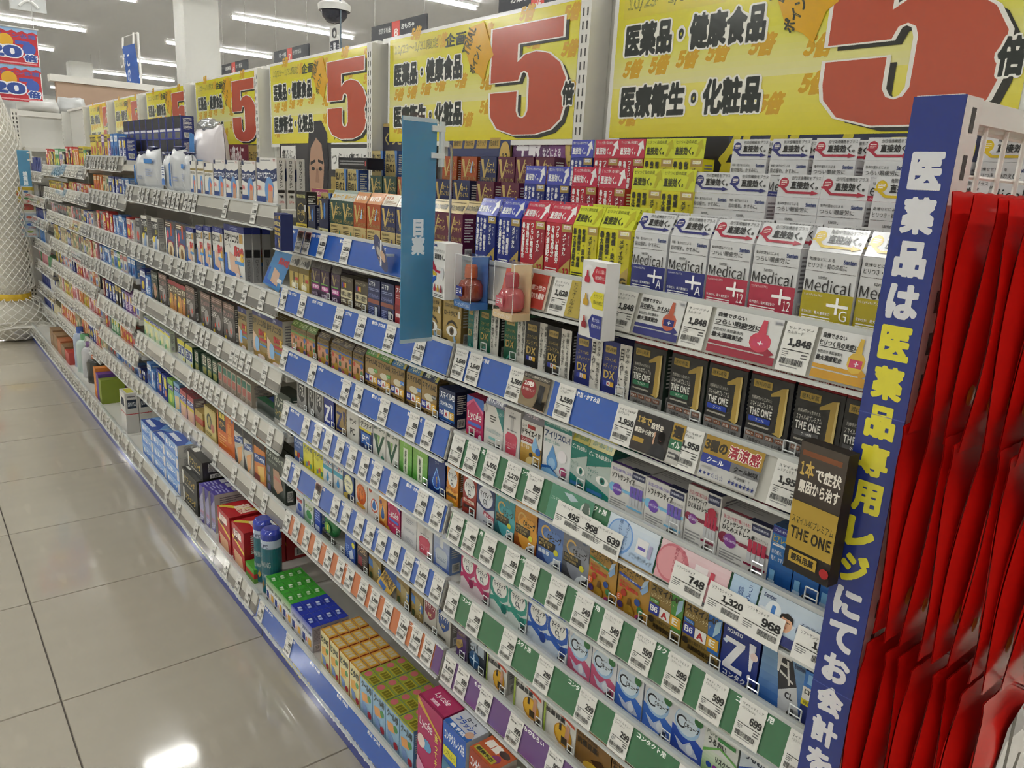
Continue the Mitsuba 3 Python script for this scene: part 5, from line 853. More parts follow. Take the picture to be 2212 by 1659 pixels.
Z0 = RAILS[0][0] - .010
riser(-1.218, -.395, [(.984, 1.078, Z0, 1.334), (1.078, 1.150, Z0, 1.389)], 'white two-step riser under the upper cartons on the nearest top shelf')
riser(-2.09, -1.236, [(.984, 1.078, 1.271, 1.334), (1.078, 1.150, 1.271, 1.389)], 'white two-step riser under the upper cartons on the second top shelf')
shelf_row(f'front of top shelf, {NB}', .862, Z0, [('sA', -1.202), ('sA', -1.132), ('s12', -1.066), ('s12', -1.000), ('sG', -.931, .057), ('sG', -.872), ('mA', -.795, .065), ('mA', -.726), ('m12', -.656), ('m12', -.586), ('mG', -.510), ('mG', -.442)], ang=26)
shelf_row(f'second line of top shelf, {NB}', .899, Z0, [('sA', -1.202), ('sA', -1.132), ('s12', -1.066), ('s12', -1.0), ('sG', -.931, .057), ('sG', -.872), ('mA', -.795, .065), ('mA', -.726), ('m12', -.656), ('m12', -.586), ('mG', -.510), ('mG', -.442)], ang=4)
shelf_row(f'middle tier of top shelf, {NB}', .988, 1.335, [('sA', -1.218), ('sA', -1.152), ('s12', -1.079), ('s12', -1.008), ('sG', -.929), ('sG', -.862), ('mA', -.796, .066), ('mA', -.729), ('m12', -.648), ('m12', -.580), ('mG', -.506), ('mG', -.438)], ang=3)
shelf_row(f'highest tier of top shelf, {NB}', 1.082, 1.390, [('sA', -1.190), ('s12', -1.124), ('s12', -1.058), ('sG', -.992), ('sG', -.925), ('mA', -.801, .066), ('mA', -.728), ('m12', -.655), ('m12', -.575), ('mG', -.500), ('mG', -.428)], ang=3)
shelf_row(f'back line of highest tier, {NB}', 1.118, 1.390, [('mA', -.801, .066), ('mA', -.728), ('m12', -.650), ('m12', -.580)], ang=2)
shelf_row(f'second shelf of {NB}', .865, RAILS[0][1] - .012, [('dxteal', -1.212), ('dxgreen', -1.181), ('dxgreen', -1.105), ('dxblack', -1.043), ('dxblack', -.982), ('dxblue', -.906), ('dxblue', -.845), ('oneg', -.779), ('oneg', -.704), ('oneb', -.636), ('oneb', -.568), ('onem', -.500), ('onem', -.434)][1:], ang=22)
shelf_row(f'left end of second shelf, {NB}', .863, RAILS[0][1] - .012, [('dxteal', -1.2175, .034)], ang=22)
shelf_row(f'second line of second shelf, {NB}', .902, RAILS[0][1] - .012, [('dxgreen', -1.181), ('dxgreen', -1.105), ('dxblack', -1.043), ('dxblack', -.980), ('dxblue', -.906), ('dxblue', -.843), ('oneg', -.778), ('oneg', -.704), ('oneb', -.636), ('oneb', -.568), ('onem', -.500), ('onem', -.434)], ang=22)
shelf_row(f'third shelf of {NB}', .865, RAILS[0][2] - .014, [('lycee', -1.214), ('whiteye', -1.155, .062), ('beaupink', -1.089, .050), ('dryaid', -1.037), ('iris', -.973), ('wash', -.901, .040), ('wash', -.859), ('ss', -.804, .076), ('ss', -.726), ('hsx', -.648), ('hs', -.587), ('hy', -.503), ('hy', -.466), ('hy', -.428)], ang=24)
shelf_row(f'second line of third shelf, {NB}', .926, RAILS[0][2] - .014, [('wash', -.859), ('ss', -.800, .076), ('ss', -.722), ('hsx', -.644), ('hs', -.583), ('hy', -.499), ('hy', -.462), ('hy', -.424)], ang=24)
shelf_row(f'fourth shelf of {NB}', .865, RAILS[0][3] - .012, [('myred', -1.216, .048), ('myice', -1.167, .060), ('cqteal', -1.104), ('cqor', -1.040), ('cqblue', -.973), ('cqblk', -.902, .066), ('goldg', -.834, .066), ('goldb', -.767, .069), ('sgg', -.697, .068), ('sgb', -.628, .068), ('zc', -.558, .062), ('fxcl', -.492), ('digi', -.427, .048)], ang=20)
shelf_row(f'fifth shelf of {NB}', .865, RAILS[0][4] - .012, [('myp', -1.216, .050), ('myp', -1.163, .055), ('myg', -1.106), ('myg', -1.047), ('myb', -.987), ('myb', -.928, .056), ('ccp', -.870, .059), ('ccp', -.810, .060), ('ccb', -.748, .060), ('ccb', -.687, .060), ('ccd', -.626, .060), ('urg', -.564, .060), ('urb', -.502), ('browntext', -.440, .056)])
shelf_row(f'sixth shelf of {NB}', .865, RAILS[0][5] - .014, [('kokin', -1.176, .064), ('kokw', -1.108, .068), ('kokw', -1.013, .086), ('kokw', -.922, .088), ('kokg', -.832), ('kokg', -.740), ('browntext', -.648), ('browntext', -.574)])
# ------------------------------------------------------------------ second bay
M0Z = RAILS[1][0] - .010
shelf_row(f'front of top shelf, {SB}', .862, M0Z, [('v5', -2.053), ('vsmall', -1.972), ('vsmall', -1.902, .052, .095), ('vdry', -1.839), ('vdry', -1.773, .062), ('vmoist', -1.706), ('vmoist', -1.641), ('vprem', -1.571), ('vprem', -1.504), ('vprem', -1.436), ('vact', -1.368), ('vact', -1.305, .058)], ang=30)
shelf_row(f'second line of top shelf, {SB}', .900, M0Z, [('golddrops', -1.972, .06), ('golddrops', -1.902, .06), ('vdry', -1.839), ('vdry', -1.773, .062), ('vmoist', -1.706), ('vmoist', -1.641), ('vprem', -1.571), ('vprem', -1.504), ('vact', -1.368), ('vact', -1.305, .058)], ang=30)
shelf_row(f'middle tier of top shelf, {SB}', .988, 1.335, [('golddrops', -2.07), ('golddrops', -1.995), ('vdry', -1.860), ('vdry', -1.790), ('vmoist', -1.72), ('vprem', -1.548), ('vprem', -1.471), ('vact', -1.383), ('vact', -1.293, .058)], ang=4, flap=False)
shelf_row(f'highest tier of top shelf, {SB}', 1.082, 1.390, [('golddrops', -2.03), ('golddrops', -1.95), ('vmoist', -1.66), ('vmoist', -1.58), ('vprem', -1.50), ('vact', -1.432), ('vact', -1.366), ('vact', -1.300)], ang=4, flap=False)
thing('eye_drop_carton', build('yellowhead', .09, .115), 'tall yellow supplement carton with magenta header, left end of second top shelf', 'carton', (-2.105, .935, M0Z), 4)
m = M(); m.box(0, .17, 0, .05, 0, .030, '18181c'); Face(m, (0, 0, 0), (1, 0, 0), (0, 0, 1), .17, .030).draw([('l', .05, .3, .9, .8, 2, '8d8d90'), ('r', .93, .3, .97, .7, 'b05050')])
thing('display_case', m.ply('glossy'), 'long black display case lying on cartons at the second top shelf', 'case', (-2.06, .995, 1.4445))
shelf_row(f'second shelf of {SB}', .862, RAILS[1][1] - .012, [('slick', -2.108), ('slick', -2.038), ('vpur', -1.957), ('vpur', -1.895, .053), ('vpur', -1.836, .052), ('vgry', -1.779), ('vgry', -1.705), ('smb', -1.635), ('smb', -1.571), ('smr', -1.508), ('smr', -1.446), ('goldeye', -1.378), ('goldeye', -1.309)], ang=18)
shelf_row(f'second line of second shelf, {SB}', .898, RAILS[1][1] - .012, [('vpur', -1.957), ('vpur', -1.895, .053), ('vpur', -1.836, .052), ('vgry', -1.779), ('vgry', -1.705), ('smb', -1.635), ('smb', -1.571), ('smr', -1.508)], ang=18, flap=False)
shelf_row(f'third shelf of {SB}', .862, RAILS[1][2] - .012, [('g40g', -2.108, .044), ('g40g', -2.062), ('g40g', -2.000), ('g40b', -1.920, .066), ('g40b', -1.840), ('g40b', -1.776, .057), ('g40b', -1.714, .056), ('s40g', -1.648), ('s40g', -1.584), ('s40b', -1.519), ('s40b', -1.451), ('s40k', -1.383), ('s40n', -1.313)], ang=32)
shelf_row(f'second line of third shelf, {SB}', .897, RAILS[1][2] - .012, [('g40g', -2.062), ('g40b', -1.840), ('s40g', -1.648), ('s40g', -1.584), ('s40b', -1.519), ('s40b', -1.451), ('s40n', -1.310)], ang=32)
shelf_row(f'fourth shelf of {SB}', .862, RAILS[1][3] - .012, [('fxg', -2.072, .066), ('fxg', -1.996, .044), ('fxg', -1.949, .056), ('zb', -1.888), ('zg', -1.816), ('pcw', -1.750), ('pcb', -1.680), ('vgrn', -1.605), ('vgrn', -1.538, .060), ('grnw', -1.476, .058), ('grnw', -1.416), ('navydrop', -1.347), ('myor', -1.274, .044)], ang=12)
shelf_row(f'fifth shelf of {SB}', .862, RAILS[1][4] - .012, [('s40blue', -2.106, .068), ('s40yel', -2.034), ('s40yel', -1.962, .062), ('dryd', -1.897), ('dryd', -1.836, .056), ('utime', -1.774), ('oragl', -1.705), ('whdrop', -1.635), ('ordrop', -1.572, .038), ('lycee', -1.532, .062), ('plainw', -1.463), ('beaupink', -1.390, .064), ('beaublue', -1.318)])
shelf_row(f'sixth shelf of {SB}', .862, RAILS[1][5] - .012, [('algr', -2.095), ('algg', -2.037), ('algb', -1.963), ('albl', -1.763), ('pitad', -1.690), ('algold', -1.629), ('algold', -1.484, .062), ('algold', -1.412, .052), ('shr', -1.357), ('shb', -1.298, .052)][:8])
shelf_row(f'right end of sixth shelf, {SB}', .862, RAILS[1][5] - .012, [('shr', -1.356), ('shb', -1.297, .054)])
shelf_row(f'left end of sixth shelf, {NB}', .863, RAILS[0][5] - .014, [('alegf', -1.2185, .036)])
# pouch and tilted gold card on the sixth shelf
m = M(); m.tm(trimesh.creation.icosphere(subdivisions=3, radius=1).apply_transform(np.diag([.042, .016, .040, 1])), '1f6a38'); m.box(-.040, .040, -.017, -.013, -.046, -.034, '23221c')
pf = Face(m, (-.026, -.0175, -.024), (1, 0, 0), (0, 0, 1), .052, .045); pf.draw([('e', .5, .40, .40, .34, '5f9a3a'), ('v', 'あ', .38, .2, .62, .6, 'd8d03a', 2, 24)])
thing('eye_drop_pouch', m.ply('foil'), 'dark green foil pouch between cartons on second bay sixth shelf', 'pouch', (-1.878, .882, .4545))
m = M(); a_ = math.radians(22)
f = Face(m, (0, 0, 0), (math.cos(.35), 0, -math.sin(.35)), (math.sin(.35) * .9, .38, math.cos(.35) * .9), .062, .07); f.base('c9a244'); f.draw([('r', 0, .6, 1, 1, '2a4a86'), ('t', 'かゆみに効く', .06, .28, .94, .62, '3a2214', 2, 30), ('r', .1, .06, .6, .22, '2a5aa0')])
thing('leaning_leaflet', m.ply('foil'), 'shiny gold leaflet leaning on second bay sixth shelf', 'leaflet', (-1.560, .850, .430))

# ------------------------------------------------------------------ bottom shelf of both bays: blocks of small boxes, each box its own thing
BZ = .1345
def block(name, x0, nx, y0, ny, dx, dy, words):
    for j in range(ny):
        for i in range(nx):
            d = K[name]['desc']
            thing('bottom_shelf_box', build(name), f"{d.replace('small ', '').replace('vitamin ', '').replace('light ', '')}, {nth(i)} in {['front', 'second', 'third', 'rear'][j]} line of {words}", 'carton', (x0 + i * dx, y0 + j * dy, BZ), 0, f'{words} on the bottom shelf')
block('b40g', -2.111, 3, .765, 4, .0655, .0278, 'green block')
block('b40b', -1.915, 2, .765, 4, .0735, .0278, 'blue block')
block('bvita', -1.714, 4, .765, 4, .0575, .030, 'orange block')
block('bcool', -1.484, 4, .765, 4, .0640, .031, 'sky-blue block')
block('bcool', -1.78, 4, 1.05, 1, .076, .031, 'rear sky-blue row')
block('b40g', -2.10, 2, 1.05, 1, .075, .03, 'rear green row')
block('b40b', -1.94, 2, 1.05, 1, .078, .03, 'rear blue row')
for nm, x in (('bwash', -1.216), ('bflush', -1.116), ('bgerm', -1.022), ('bflushg', -.935)):
    thing('eye_wash_box', build(nm), f"{K[nm]['desc']} on the bottom shelf", 'carton', (x, .766, BZ))
thing('eye_wash_box', build('bflush'), 'second blue and white eye-wash box, farther right on the bottom shelf', 'carton', (-.845, .766, BZ))

# ------------------------------------------------------------------ cards, leaflets and sample displays on the nearest bay's rails
def card(x0, x1, rail, ops, base, lab, bay=0, h=.058, lift=.0050, name='rail_card', low=0.0):
    m = M(); f = RailFace(m, x0, RAILS[bay][rail] - .001 - low, h, lift, x1 - x0)
    p = [f.o, f.o + f.u * f.w, f.o + f.u * f.w + f.v * h, f.o + f.v * h]; q = [v - f.n * .0004 for v in p]
    m.quad(q[1], q[0], q[3], q[2], base); f.base(base); f.draw(ops)
    thing(name, m.ply('paper'), lab, 'card')


def planecard(t1, col, prod, bcol):
    return [('t', '我慢できない', .04, .82, .48, .92, '1c1c1c', 2, 32), ('t', t1, .02, .66, .72, .78, '1c1c1c', 2, 32), ('r', .02, .635, .72, .65, '222222'), ('t', '有効成分 承認基準内', .02, .50, .48, .57, '2a2a2a', 1, 24), ('t', '最大濃度配合', .02, .36, .50, .47, '1c1c1c', 2, 32),
            ('r', 0, .0, 1, .17, col), ('p', [(.0, .28), (.85, .28), (.85, .36), (.98, .24), (.85, .12), (.85, .2), (0, .2)], col), ('t', prod, .01, .19, .52, .27, 'ffffff', 1, 26), ('t', 'Santen', .88, .88, .99, .96, '2a3a80', 2, 24),
            ('p', [(.60, .38), (.66, .26), (.74, .22), (.84, .26), (.90, .38), (.90, .52), (.84, .62), (.66, .62), (.60, .52)], bcol), ('p', [(.69, .62), (.81, .62), (.79, .92), (.73, .92)], bcol), ('r', .64, .34, .86, .50, '2c2f6c' if bcol == 'b8604a' else 'c24a66'), ('r', .72, .41, .80, .43, 'f0f0f0'), ('r', .75, .37, .77, .47, 'f0f0f0')]


card(-.745, -.664, 0, planecard('目の疲れ。かすみに', '2b2f72', 'サンテメディカルプラスアクティブ', 'b8604a'), 'dcdcda', 'white rail card with amber bottle and navy arrow, nearest top shelf')
card(-.613, -.512, 0, planecard('つらい眼疲労に', '96283c', 'サンテメディカルプラス12', 'c24a5c'), 'dcdcda', 'white rail card with pink bottle and crimson arrow, nearest top shelf')
card(-.462, -.395, 0, planecard('ヒリつく目の炎症に', 'c8962e', 'サンテメディカルプラスガードEX', 'd2b04a'), 'dcdcda', 'white rail card with yellow arrow beside the blue pillar sign')
card(-1.067, -.945, 0, [('r', 0, 0, .36, 1, 'c94a40'), ('e', .3, .40, .14, .26, 'c24058'), ('r', .24, .62, .36, .92, 'b03a50'), ('r', .62, 0, .96, 1, 'a8382c'), ('t', '重い目の', .64, .52, .94, .68, 'f6e8e0', 2, 32), ('t', '疲れを緩和', .64, .28, .94, .46, 'f6e8e0', 2, 32), ('r', .44, 0, .60, 1, 'e4e3de'), ('t', '1,628', .45, .44, .60, .60, '1c1c1c', 3, 36)], 'd8c4b0', 'red rail card with pink bottle behind the clear sample boxes')
card(-.896, -.862, 0, [('v', 'ヒリつき・かゆみなど', .2, .05, .5, .95, '3a2c14', 1, 26)], 'b8a446', 'narrow gold rail card beside the three-bottle leaflet')
card(-1.001, -.930, 1, [('G', 0, 0, 1, 1, '8a7a5c', '6a5c44'), ('r', 0, .84, 1, 1, '2c241c'), ('t', 'あなたの角膜の状態は?', .04, .87, .96, .96, 'd8cfc0', 1, 26), ('e', .30, .52, .28, .30, '8a2426'), ('t', '10秒', .10, .60, .46, .76, 'f4ece6', 3, 36), ('t', '瞳の健康チェック!', .08, .46, .52, .55, 'f4dcd6', 1, 24), ('r', .66, .18, .86, .74, '1c1c20'), ('r', .68, .22, .84, .70, 'c6ccd4'), ('p', [(.56, 0), (.98, 0), (.98, .34), (.8, .24), (.7, .4)], 'c9a083')], '7a6a50', 'brown rail card with red bubble and smartphone in hand')
card(-.732, -.664, 1, [('G', 0, 0, 1, 1, '2e2622', '1c1815'), ('t', '1本で', .06, .70, .44, .90, 'c8a85a', 2, 34), ('t', '症状を', .46, .66, .80, .82, 'e8e2d6', 2, 30), ('t', '原因から治す', .04, .46, .62, .60, 'e8e2d6', 2, 30), ('r', .05, .22, .36, .34, 'b8953c'), ('p', [(.52, 0), (1, 0), (.98, .26), (.84, .36), (.62, .30)], '17181c'), ('r', .60, .30, .64, .62, 'c9a083')] + FACE(.80, .50, .10, 1.15), '241e1a', 'black rail card with man raising a finger, nearest second shelf')
card(-.662, -.640, 1, [('r', 0, .6, 1, 1, 'a8852e'), ('t', '選', .1, .64, .9, .94, '241c10', 3, 36), ('r', 0, .36, 1, .6, '2a6a48'), ('t', 'イル', .2, .4, .9, .56, 'f2f2ee', 1, 28), ('l', .1, .1, .9, .3, 2, '5a5a5a')], 'c4c2bc', 'narrow gold and green card left of the three coolness card')
card(-.604, -.512, 1, [('r', 0, .56, 1, 1, 'a8852e'), ('t', '3種の', .0, .64, .40, .92, '2a2010', 3, 40), ('t', '清涼感', .42, .62, .96, .94, 'f4ece0', 5, 40), ('t', '清涼感', .43, .63, .95, .93, '9a2030', 2, 40), ('r', 0, .34, .52, .56, '2a3a8c'), ('r', .52, .34, 1, .56, '6c6c6e'), ('t', 'クール', .10, .38, .40, .51, 'f2f2f4', 1, 32), ('t', 'クールMAX', .58, .38, .98, .51, 'f2f2f4', 1, 32), ('t', '清涼感度：4', .04, .22, .30, .29, '2a2a2a', 0, 26), ('t', '★★★☆☆☆', .02, .06, .46, .18, '2a3470', 0, 30), ('t', '清涼感度：7', .62, .22, .88, .29, '2a2a2a', 0, 26), ('t', '★★★★★★★', .54, .06, .98, .18, '2a3470', 0, 30)], 'c4c4c2', 'gold and grey rail card comparing three coolness levels with stars')
BUB = lambda c, c2, txt: [('G', 0, 0, 1, 1, c, 'd9e2ea'), ('e', .28, .5, .26, .48, c2), ('e', .28, .52, .23, .42, c), ('v', txt[0], .36, .10, .43, .92, '3a5a8c', 0, 30), ('v', txt[1], .22, .2, .29, .94, '3a5a8c', 0, 30), ('r', .62, .30, .84, .70, 'e4e4e6'), ('r', .66, .42, .80, .5, '6a5ab0'), ('r', .86, .30, .92, .64, 'a8a4c4'), ('t', 'ソフトサンティア', .52, .10, .96, .24, '1f2430', 1, 30)]
card(-.909, -.805, 2, [('p', [(.3, .9), (.5, .72), (.66, .82), (.5, .94)], 'b4c6cc'), ('t', 'コンタクトを', .06, .56, .34, .66, 'd6e2d8', 1, 26), ('t', 'コンタクトを', .38, .50, .66, .60, 'd6e2d8', 1, 26), ('e', .84, .66, .11, .22, 'd8dcd6'), ('p', [(.76, .5), (.96, .5), (.9, .9), (.8, .9)], '5a6a60')], '4f8a70', 'pale green rail card with two contact lenses')
card(-.768, -.664, 2, BUB('a9c2e0', '6f9cd6', ('そのうるおいは、', '瞳にやさしい。')), 'b9c9dc', 'pale blue rail card with a large water bubble')
card(-.660, -.538, 2, [('G', 0, 0, 1, 1, 'd8a0a8', 'e6ccd0'), ('e', .22, .5, .24, .5, 'c8707c'), ('e', .2, .5, .2, .42, 'dc9aa0'), ('v', '赤いうるおいが', .32, .30, .38, .94, 'a03a4a', 0, 30), ('v', '疲れをほぐす', .22, .3, .28, .94, 'a03a4a', 0, 30), ('r', .54, .42, .72, .78, 'e8e0e0'), ('r', .56, .46, .70, .56, 'b03a50'), ('r', .76, .44, .82, .76, 'c2485a')], 'd9b8bc', 'pink rail card with red bubble beneath the red vial cartons')
card(-.534, -.492, 2, [('G', 0, 0, 1, 1, '8fb4d8', 'b8cfe4'), ('v', 'うるお', .62, .36, .80, .92, '2a4a86', 0, 32), ('v', '続く', .30, .4, .5, .8, '2a4a86', 0, 32), ('r', 0, 0, 1, .16, '26306e')], '9fbede', 'narrow light blue card saying moisture lasts')
card(-.489, -.395, 2, [('G', 0, 0, 1, 1, 'b8cce0', 'c6d2de'), ('t', 'Santen', .05, .84, .24, .94, '26375e', 2, 26), ('p', [(.05, .30), (.5, .28), (.6, .5), (.3, .66), (.02, .6)], 'dfe3e8'), ('e', .24, .62, .12, .22, 'e6ecf0'), ('r', .21, .54, .27, .74, '3f7ac0'), ('t', 'その目が', .66, .58, .95, .68, '2a3a5a', 0, 30), ('t', 'ヒアルロン', .62, .40, .98, .54, '2a3a5a', 0, 32), ('r', 0, 0, 1, .22, '26306e'), ('t', '原因から改善', .12, .04, .62, .18, 'c8a85a', 2, 32)] + FACE(.46, .48, .10, 1.5), 'bccbdc', 'pale rail card with smiling person holding a magnifying glass')


def leaflet_box(x, y, z, w, d, h, ops, base, sideops, sidec, lab, rz, cat='leaflet'):
    m = M(); m.box(0, w, 0, d, 0, h, base)
    Face(m, (0, 0, 0), (1, 0, 0), (0, 0, 1), w, h).draw(ops)
    Face(m, (0, d, 0), (0, -1, 0), (0, 0, 1), d, h).draw([('r', 0, 0, 1, 1, sidec)] + sideops)
    thing('leaflet_box', m.ply('paper'), lab, cat, (x, y, z), rz)


BOT3 = lambda ys: sum((bottle(.2 + .28 * i, ys, .075, .5, c, c) for i, c in enumerate(('b02f42', 'c09a34', '7a2430'))), [])
leaflet_box(-1.222, .782, 1.214, .052, .034, .103, [('t', 'Santen', .05, .92, .3, .97, '2a3a80', 2, 24), ('t', 'サンテメディカルプラス', .06, .82, .94, .88, '2a2a2a', 1, 26), ('t', '直接効く。', .12, .70, .96, .80, '1c1c1c', 2, 36), ('p', [(0, .66), (.3, .52), (.3, .46), (0, .5)], 'a8283c'), ('p', [(0, .48), (.32, .44), (.32, .40), (0, .40)], 'd0b02c'), ('p', [(0, .36), (.3, .40), (.3, .34), (0, .24)], '2a5ab0'), ('r', .3, .46, .66, .50, 'a8283c'), ('e', .80, .46, .15, .11, 'd0d2d6'), ('l', .1, .02, .9, .08, 2, '5a5a5a')] + BOT3(.12), 'e0e0de', [('v', '我慢できないそのつらい目に。', .35, .06, .65, .82, '1c1c1c', 1, 28), ('t', 'Santen', .1, .92, .9, .97, '2a3a80', 2, 24)], 'dcdcda', 'white leaflet box with three small bottles, in front of the light blue hanging sign', -8)
leaflet_box(-.823, .788, 1.214, .058, .024, .112, [('e', .28, .84, .24, .11, 'e6e4e4'), ('p', [(.42, .82), (.56, .94), (.98, .94), (.98, .74), (.56, .74)], 'b02f3c'), ('t', 'ずっしり重い', .58, .86, .96, .91, 'f6eaea', 1, 26), ('t', '目の疲れに', .58, .78, .96, .83, 'f6eaea', 1, 26), ('p', [(.42, .52), (.56, .62), (.98, .62), (.98, .40), (.56, .40)], 'd6cc3a'), ('t', 'とりつく', .58, .54, .92, .59, '2a2a1c', 1, 26), ('t', '目の炎症に', .58, .46, .96, .51, '2a2a1c', 1, 26), ('p', [(.42, .22), (.56, .32), (.98, .32), (.98, .02), (.56, .02)], '2a3278'), ('t', '見づらい', .58, .23, .92, .28, 'eceef8', 1, 26), ('t', '目のかすみ', .58, .15, .96, .20, 'eceef8', 1, 26)] + bottle(.26, .72, .09, .52, 'b02f42', 'b02f42') + bottle(.26, .42, .09, .52, 'c09a34', 'c09a34') + bottle(.26, .12, .09, .52, '8a2a34', 'a83a34'), 'dcdcda', [('v', 'サンテメディカルは', .3, .52, .6, .96, 'f0f0f4', 1, 28), ('v', '直接効く。', .2, .05, .8, .48, 'f4f4f6', 2, 36)], '26306e', 'navy-edged leaflet box with three bottles, right of the gold card', -8)
leaflet_box(-.440, .790, 1.000, .060, .020, .160, [('G', 0, .55, 1, 1, '38302a', '4a423a'), ('r', .06, .90, .9, .94, '7a4a30'), ('t', '1本', .06, .74, .36, .87, 'c8a85a', 2, 36), ('t', 'で症状', .40, .74, .94, .84, 'ece6da', 2, 32), ('t', '原因から治す', .08, .62, .95, .72, 'ece6da', 2, 32), ('r', 0, .18, 1, .55, 'b0923e'), ('t', 'スマイル40プレミアム', .06, .38, .95, .44, '1c160c', 1, 26), ('t', 'THE ONE', .06, .26, .95, .35, '1c160c', 2, 34), ('r', .1, .07, .72, .16, 'b8983e'), ('t', '眼科用薬', .16, .085, .66, .145, '241c10', 1, 28), ('c', .9, .09, .1, 'a82a2c')], '1f1b18', [('l', .2, .2, .8, .9, 8, '8a7a50')], '1c1815', 'black and gold leaflet pack standing before the blue pillar sign', -4)
leaflet_box(-1.985, .775, 1.232, .080, .030, .092, [('t', 'この1本でこれら全て', .06, .84, .94, .92, 'c8b06a', 1, 26), ('t', '目の症状に効く', .06, .66, .94, .78, 'd8c88a', 2, 30), ('r', .08, .52, .46, .60, 'a8904c'), ('r', .52, .52, .92, .60, 'a8904c'), ('r', .08, .40, .46, .48, 'a8904c'), ('r', .52, .40, .92, .48, 'a8904c'), ('p', [(.6, .34), (.66, .34), (.72, .14), (.82, .34), (.86, .34), (.74, .06), (.70, .06)], 'c8a85a'), ('e', .24, .2, .16, .12, '2c3a78'), ('e', .86, .9, .08, .06, 'c89a3a')], '1c2450', [('v', '目の疲れ', .3, .3, .7, .9, '2a2a2c', 1, 26)], 'd9d9d6', 'navy and gold leaflet box at the left end of second top rail', -10)
m = M(); a_ = np.linspace(0, 2 * math.pi, 25)[:-1]
sw = [(.5 + .48 * math.cos(t) * .55 - .26 * math.sin(t) * .5, .5 + .48 * math.sin(t) * .95 + .16 * math.cos(t)) for t in a_]
f = Face(m, (0, 0, 0), (1, 0, 0), (0, -.25, .97), .095, .085); f.draw([('p', sw, '1d2a5c'), ('p', [(.28, .16), (.36, .14), (.74, .86), (.66, .88)], 'dfe6f0'), ('e', .40, .54, .10, .14, 'b8b2ae'), ('e', .60, .44, .12, .16, 'c9a890'), ('t', 'ロート', .52, .72, .74, .80, 'd8dcea', 1, 26), ('t', '12', .28, .28, .44, .38, 'e8c8c0', 1, 26)])
m.box(.045, .051, .0, .02, .035, .040, 'c8cccc')
thing('shelf_wobbler', m.ply('glossy'), 'oval navy wobbler card on the second top rail', 'wobbler', (-1.515, .822, 1.228), -6)


def sample_box(x, lab, bgc, liq, cap, cap2, w=.062, h=.095, d=.036, z=1.206):
    t = M(); tray = [('r', 0, 0, 1, .12, 'd8d6d0'), ('t', 'サンテメディカル', .1, .04, .9, .09, '3a5a9a', 1, 24)]
    t.box(0, w, d - .002, d, 0, h, bgc); t.box(0, w, 0, d - .002, 0, .012, bgc)
    Face(t, (0, 0, 0), (1, 0, 0), (0, 0, 1), w, .012).draw([('t', 'サンテメディカル', .08, .2, .92, .8, 'eef0f4', 1, 24)])
    b = M(); prof = [(0, .0125), (.018, .0135), (.0225, .021), (.0225, .040), (.018, .049), (.0105, .052), (.0105, .056)]
    b.lathe(prof, w / 2, d / 2 - .001, liq, 14)
    c = M(); c.lathe([(.012, .055), (.0115, .074), (.009, .078), (0, .0785)], w / 2, d / 2 - .001, cap, 14)
    lb = M(); Face(lb, (w / 2 - .012, d / 2 - .0245, .022), (1, 0, 0), (0, 0, 1), .024, .018).draw([('r', 0, 0, 1, 1, cap2), ('t', 'A', .56, .3, .86, .8, 'e0dcd0', 1, 28), ('l', .08, .2, .5, .8, 3, 'c8ccd8')])
    p = M()
    for q in (((0, 0, .012), (w, 0, .012), (w, 0, h), (0, 0, h)), ((w, 0, .012), (w, d, .012), (w, d, h), (w, 0, h)), ((0, d, .012), (0, 0, .012), (0, 0, h), (0, d, h)), ((0, 0, h), (w, 0, h), (w, d, h), (0, d, h))): p.quad(*q, 'ffffff')
    e = M()
    for px_, py_ in ((0, 0), (w, 0)): e.tube([(px_, py_, .012), (px_, py_, h)], .0007, 'e4e8e8', 4)
    e.tube([(0, 0, h), (w, 0, h), (w, d, h)], .0007, 'e4e8e8', 4)
    thing('sample_display', [('tray', t.ply('glossy')), ('bottle', b.ply('amber', 35)), ('bottle__cap', c.ply('amber', 35)), ('bottle__label_sticker', lb.ply('paper')), ('clear_box', p.ply('pane')), ('clear_box__edge', e.ply('acrylic'))], lab, 'sample display', (x, .789, z), -6)


sample_box(-1.160, 'clear sample box with blue back and amber eye drop bottle', '3a6aa8', '7a2c14', 'a84a1c', '2a3278')
sample_box(-1.040, 'clear sample box with cream back and pink eye drop bottle', 'd2b890', 'b04a50', '9c2438', 'b8606a')

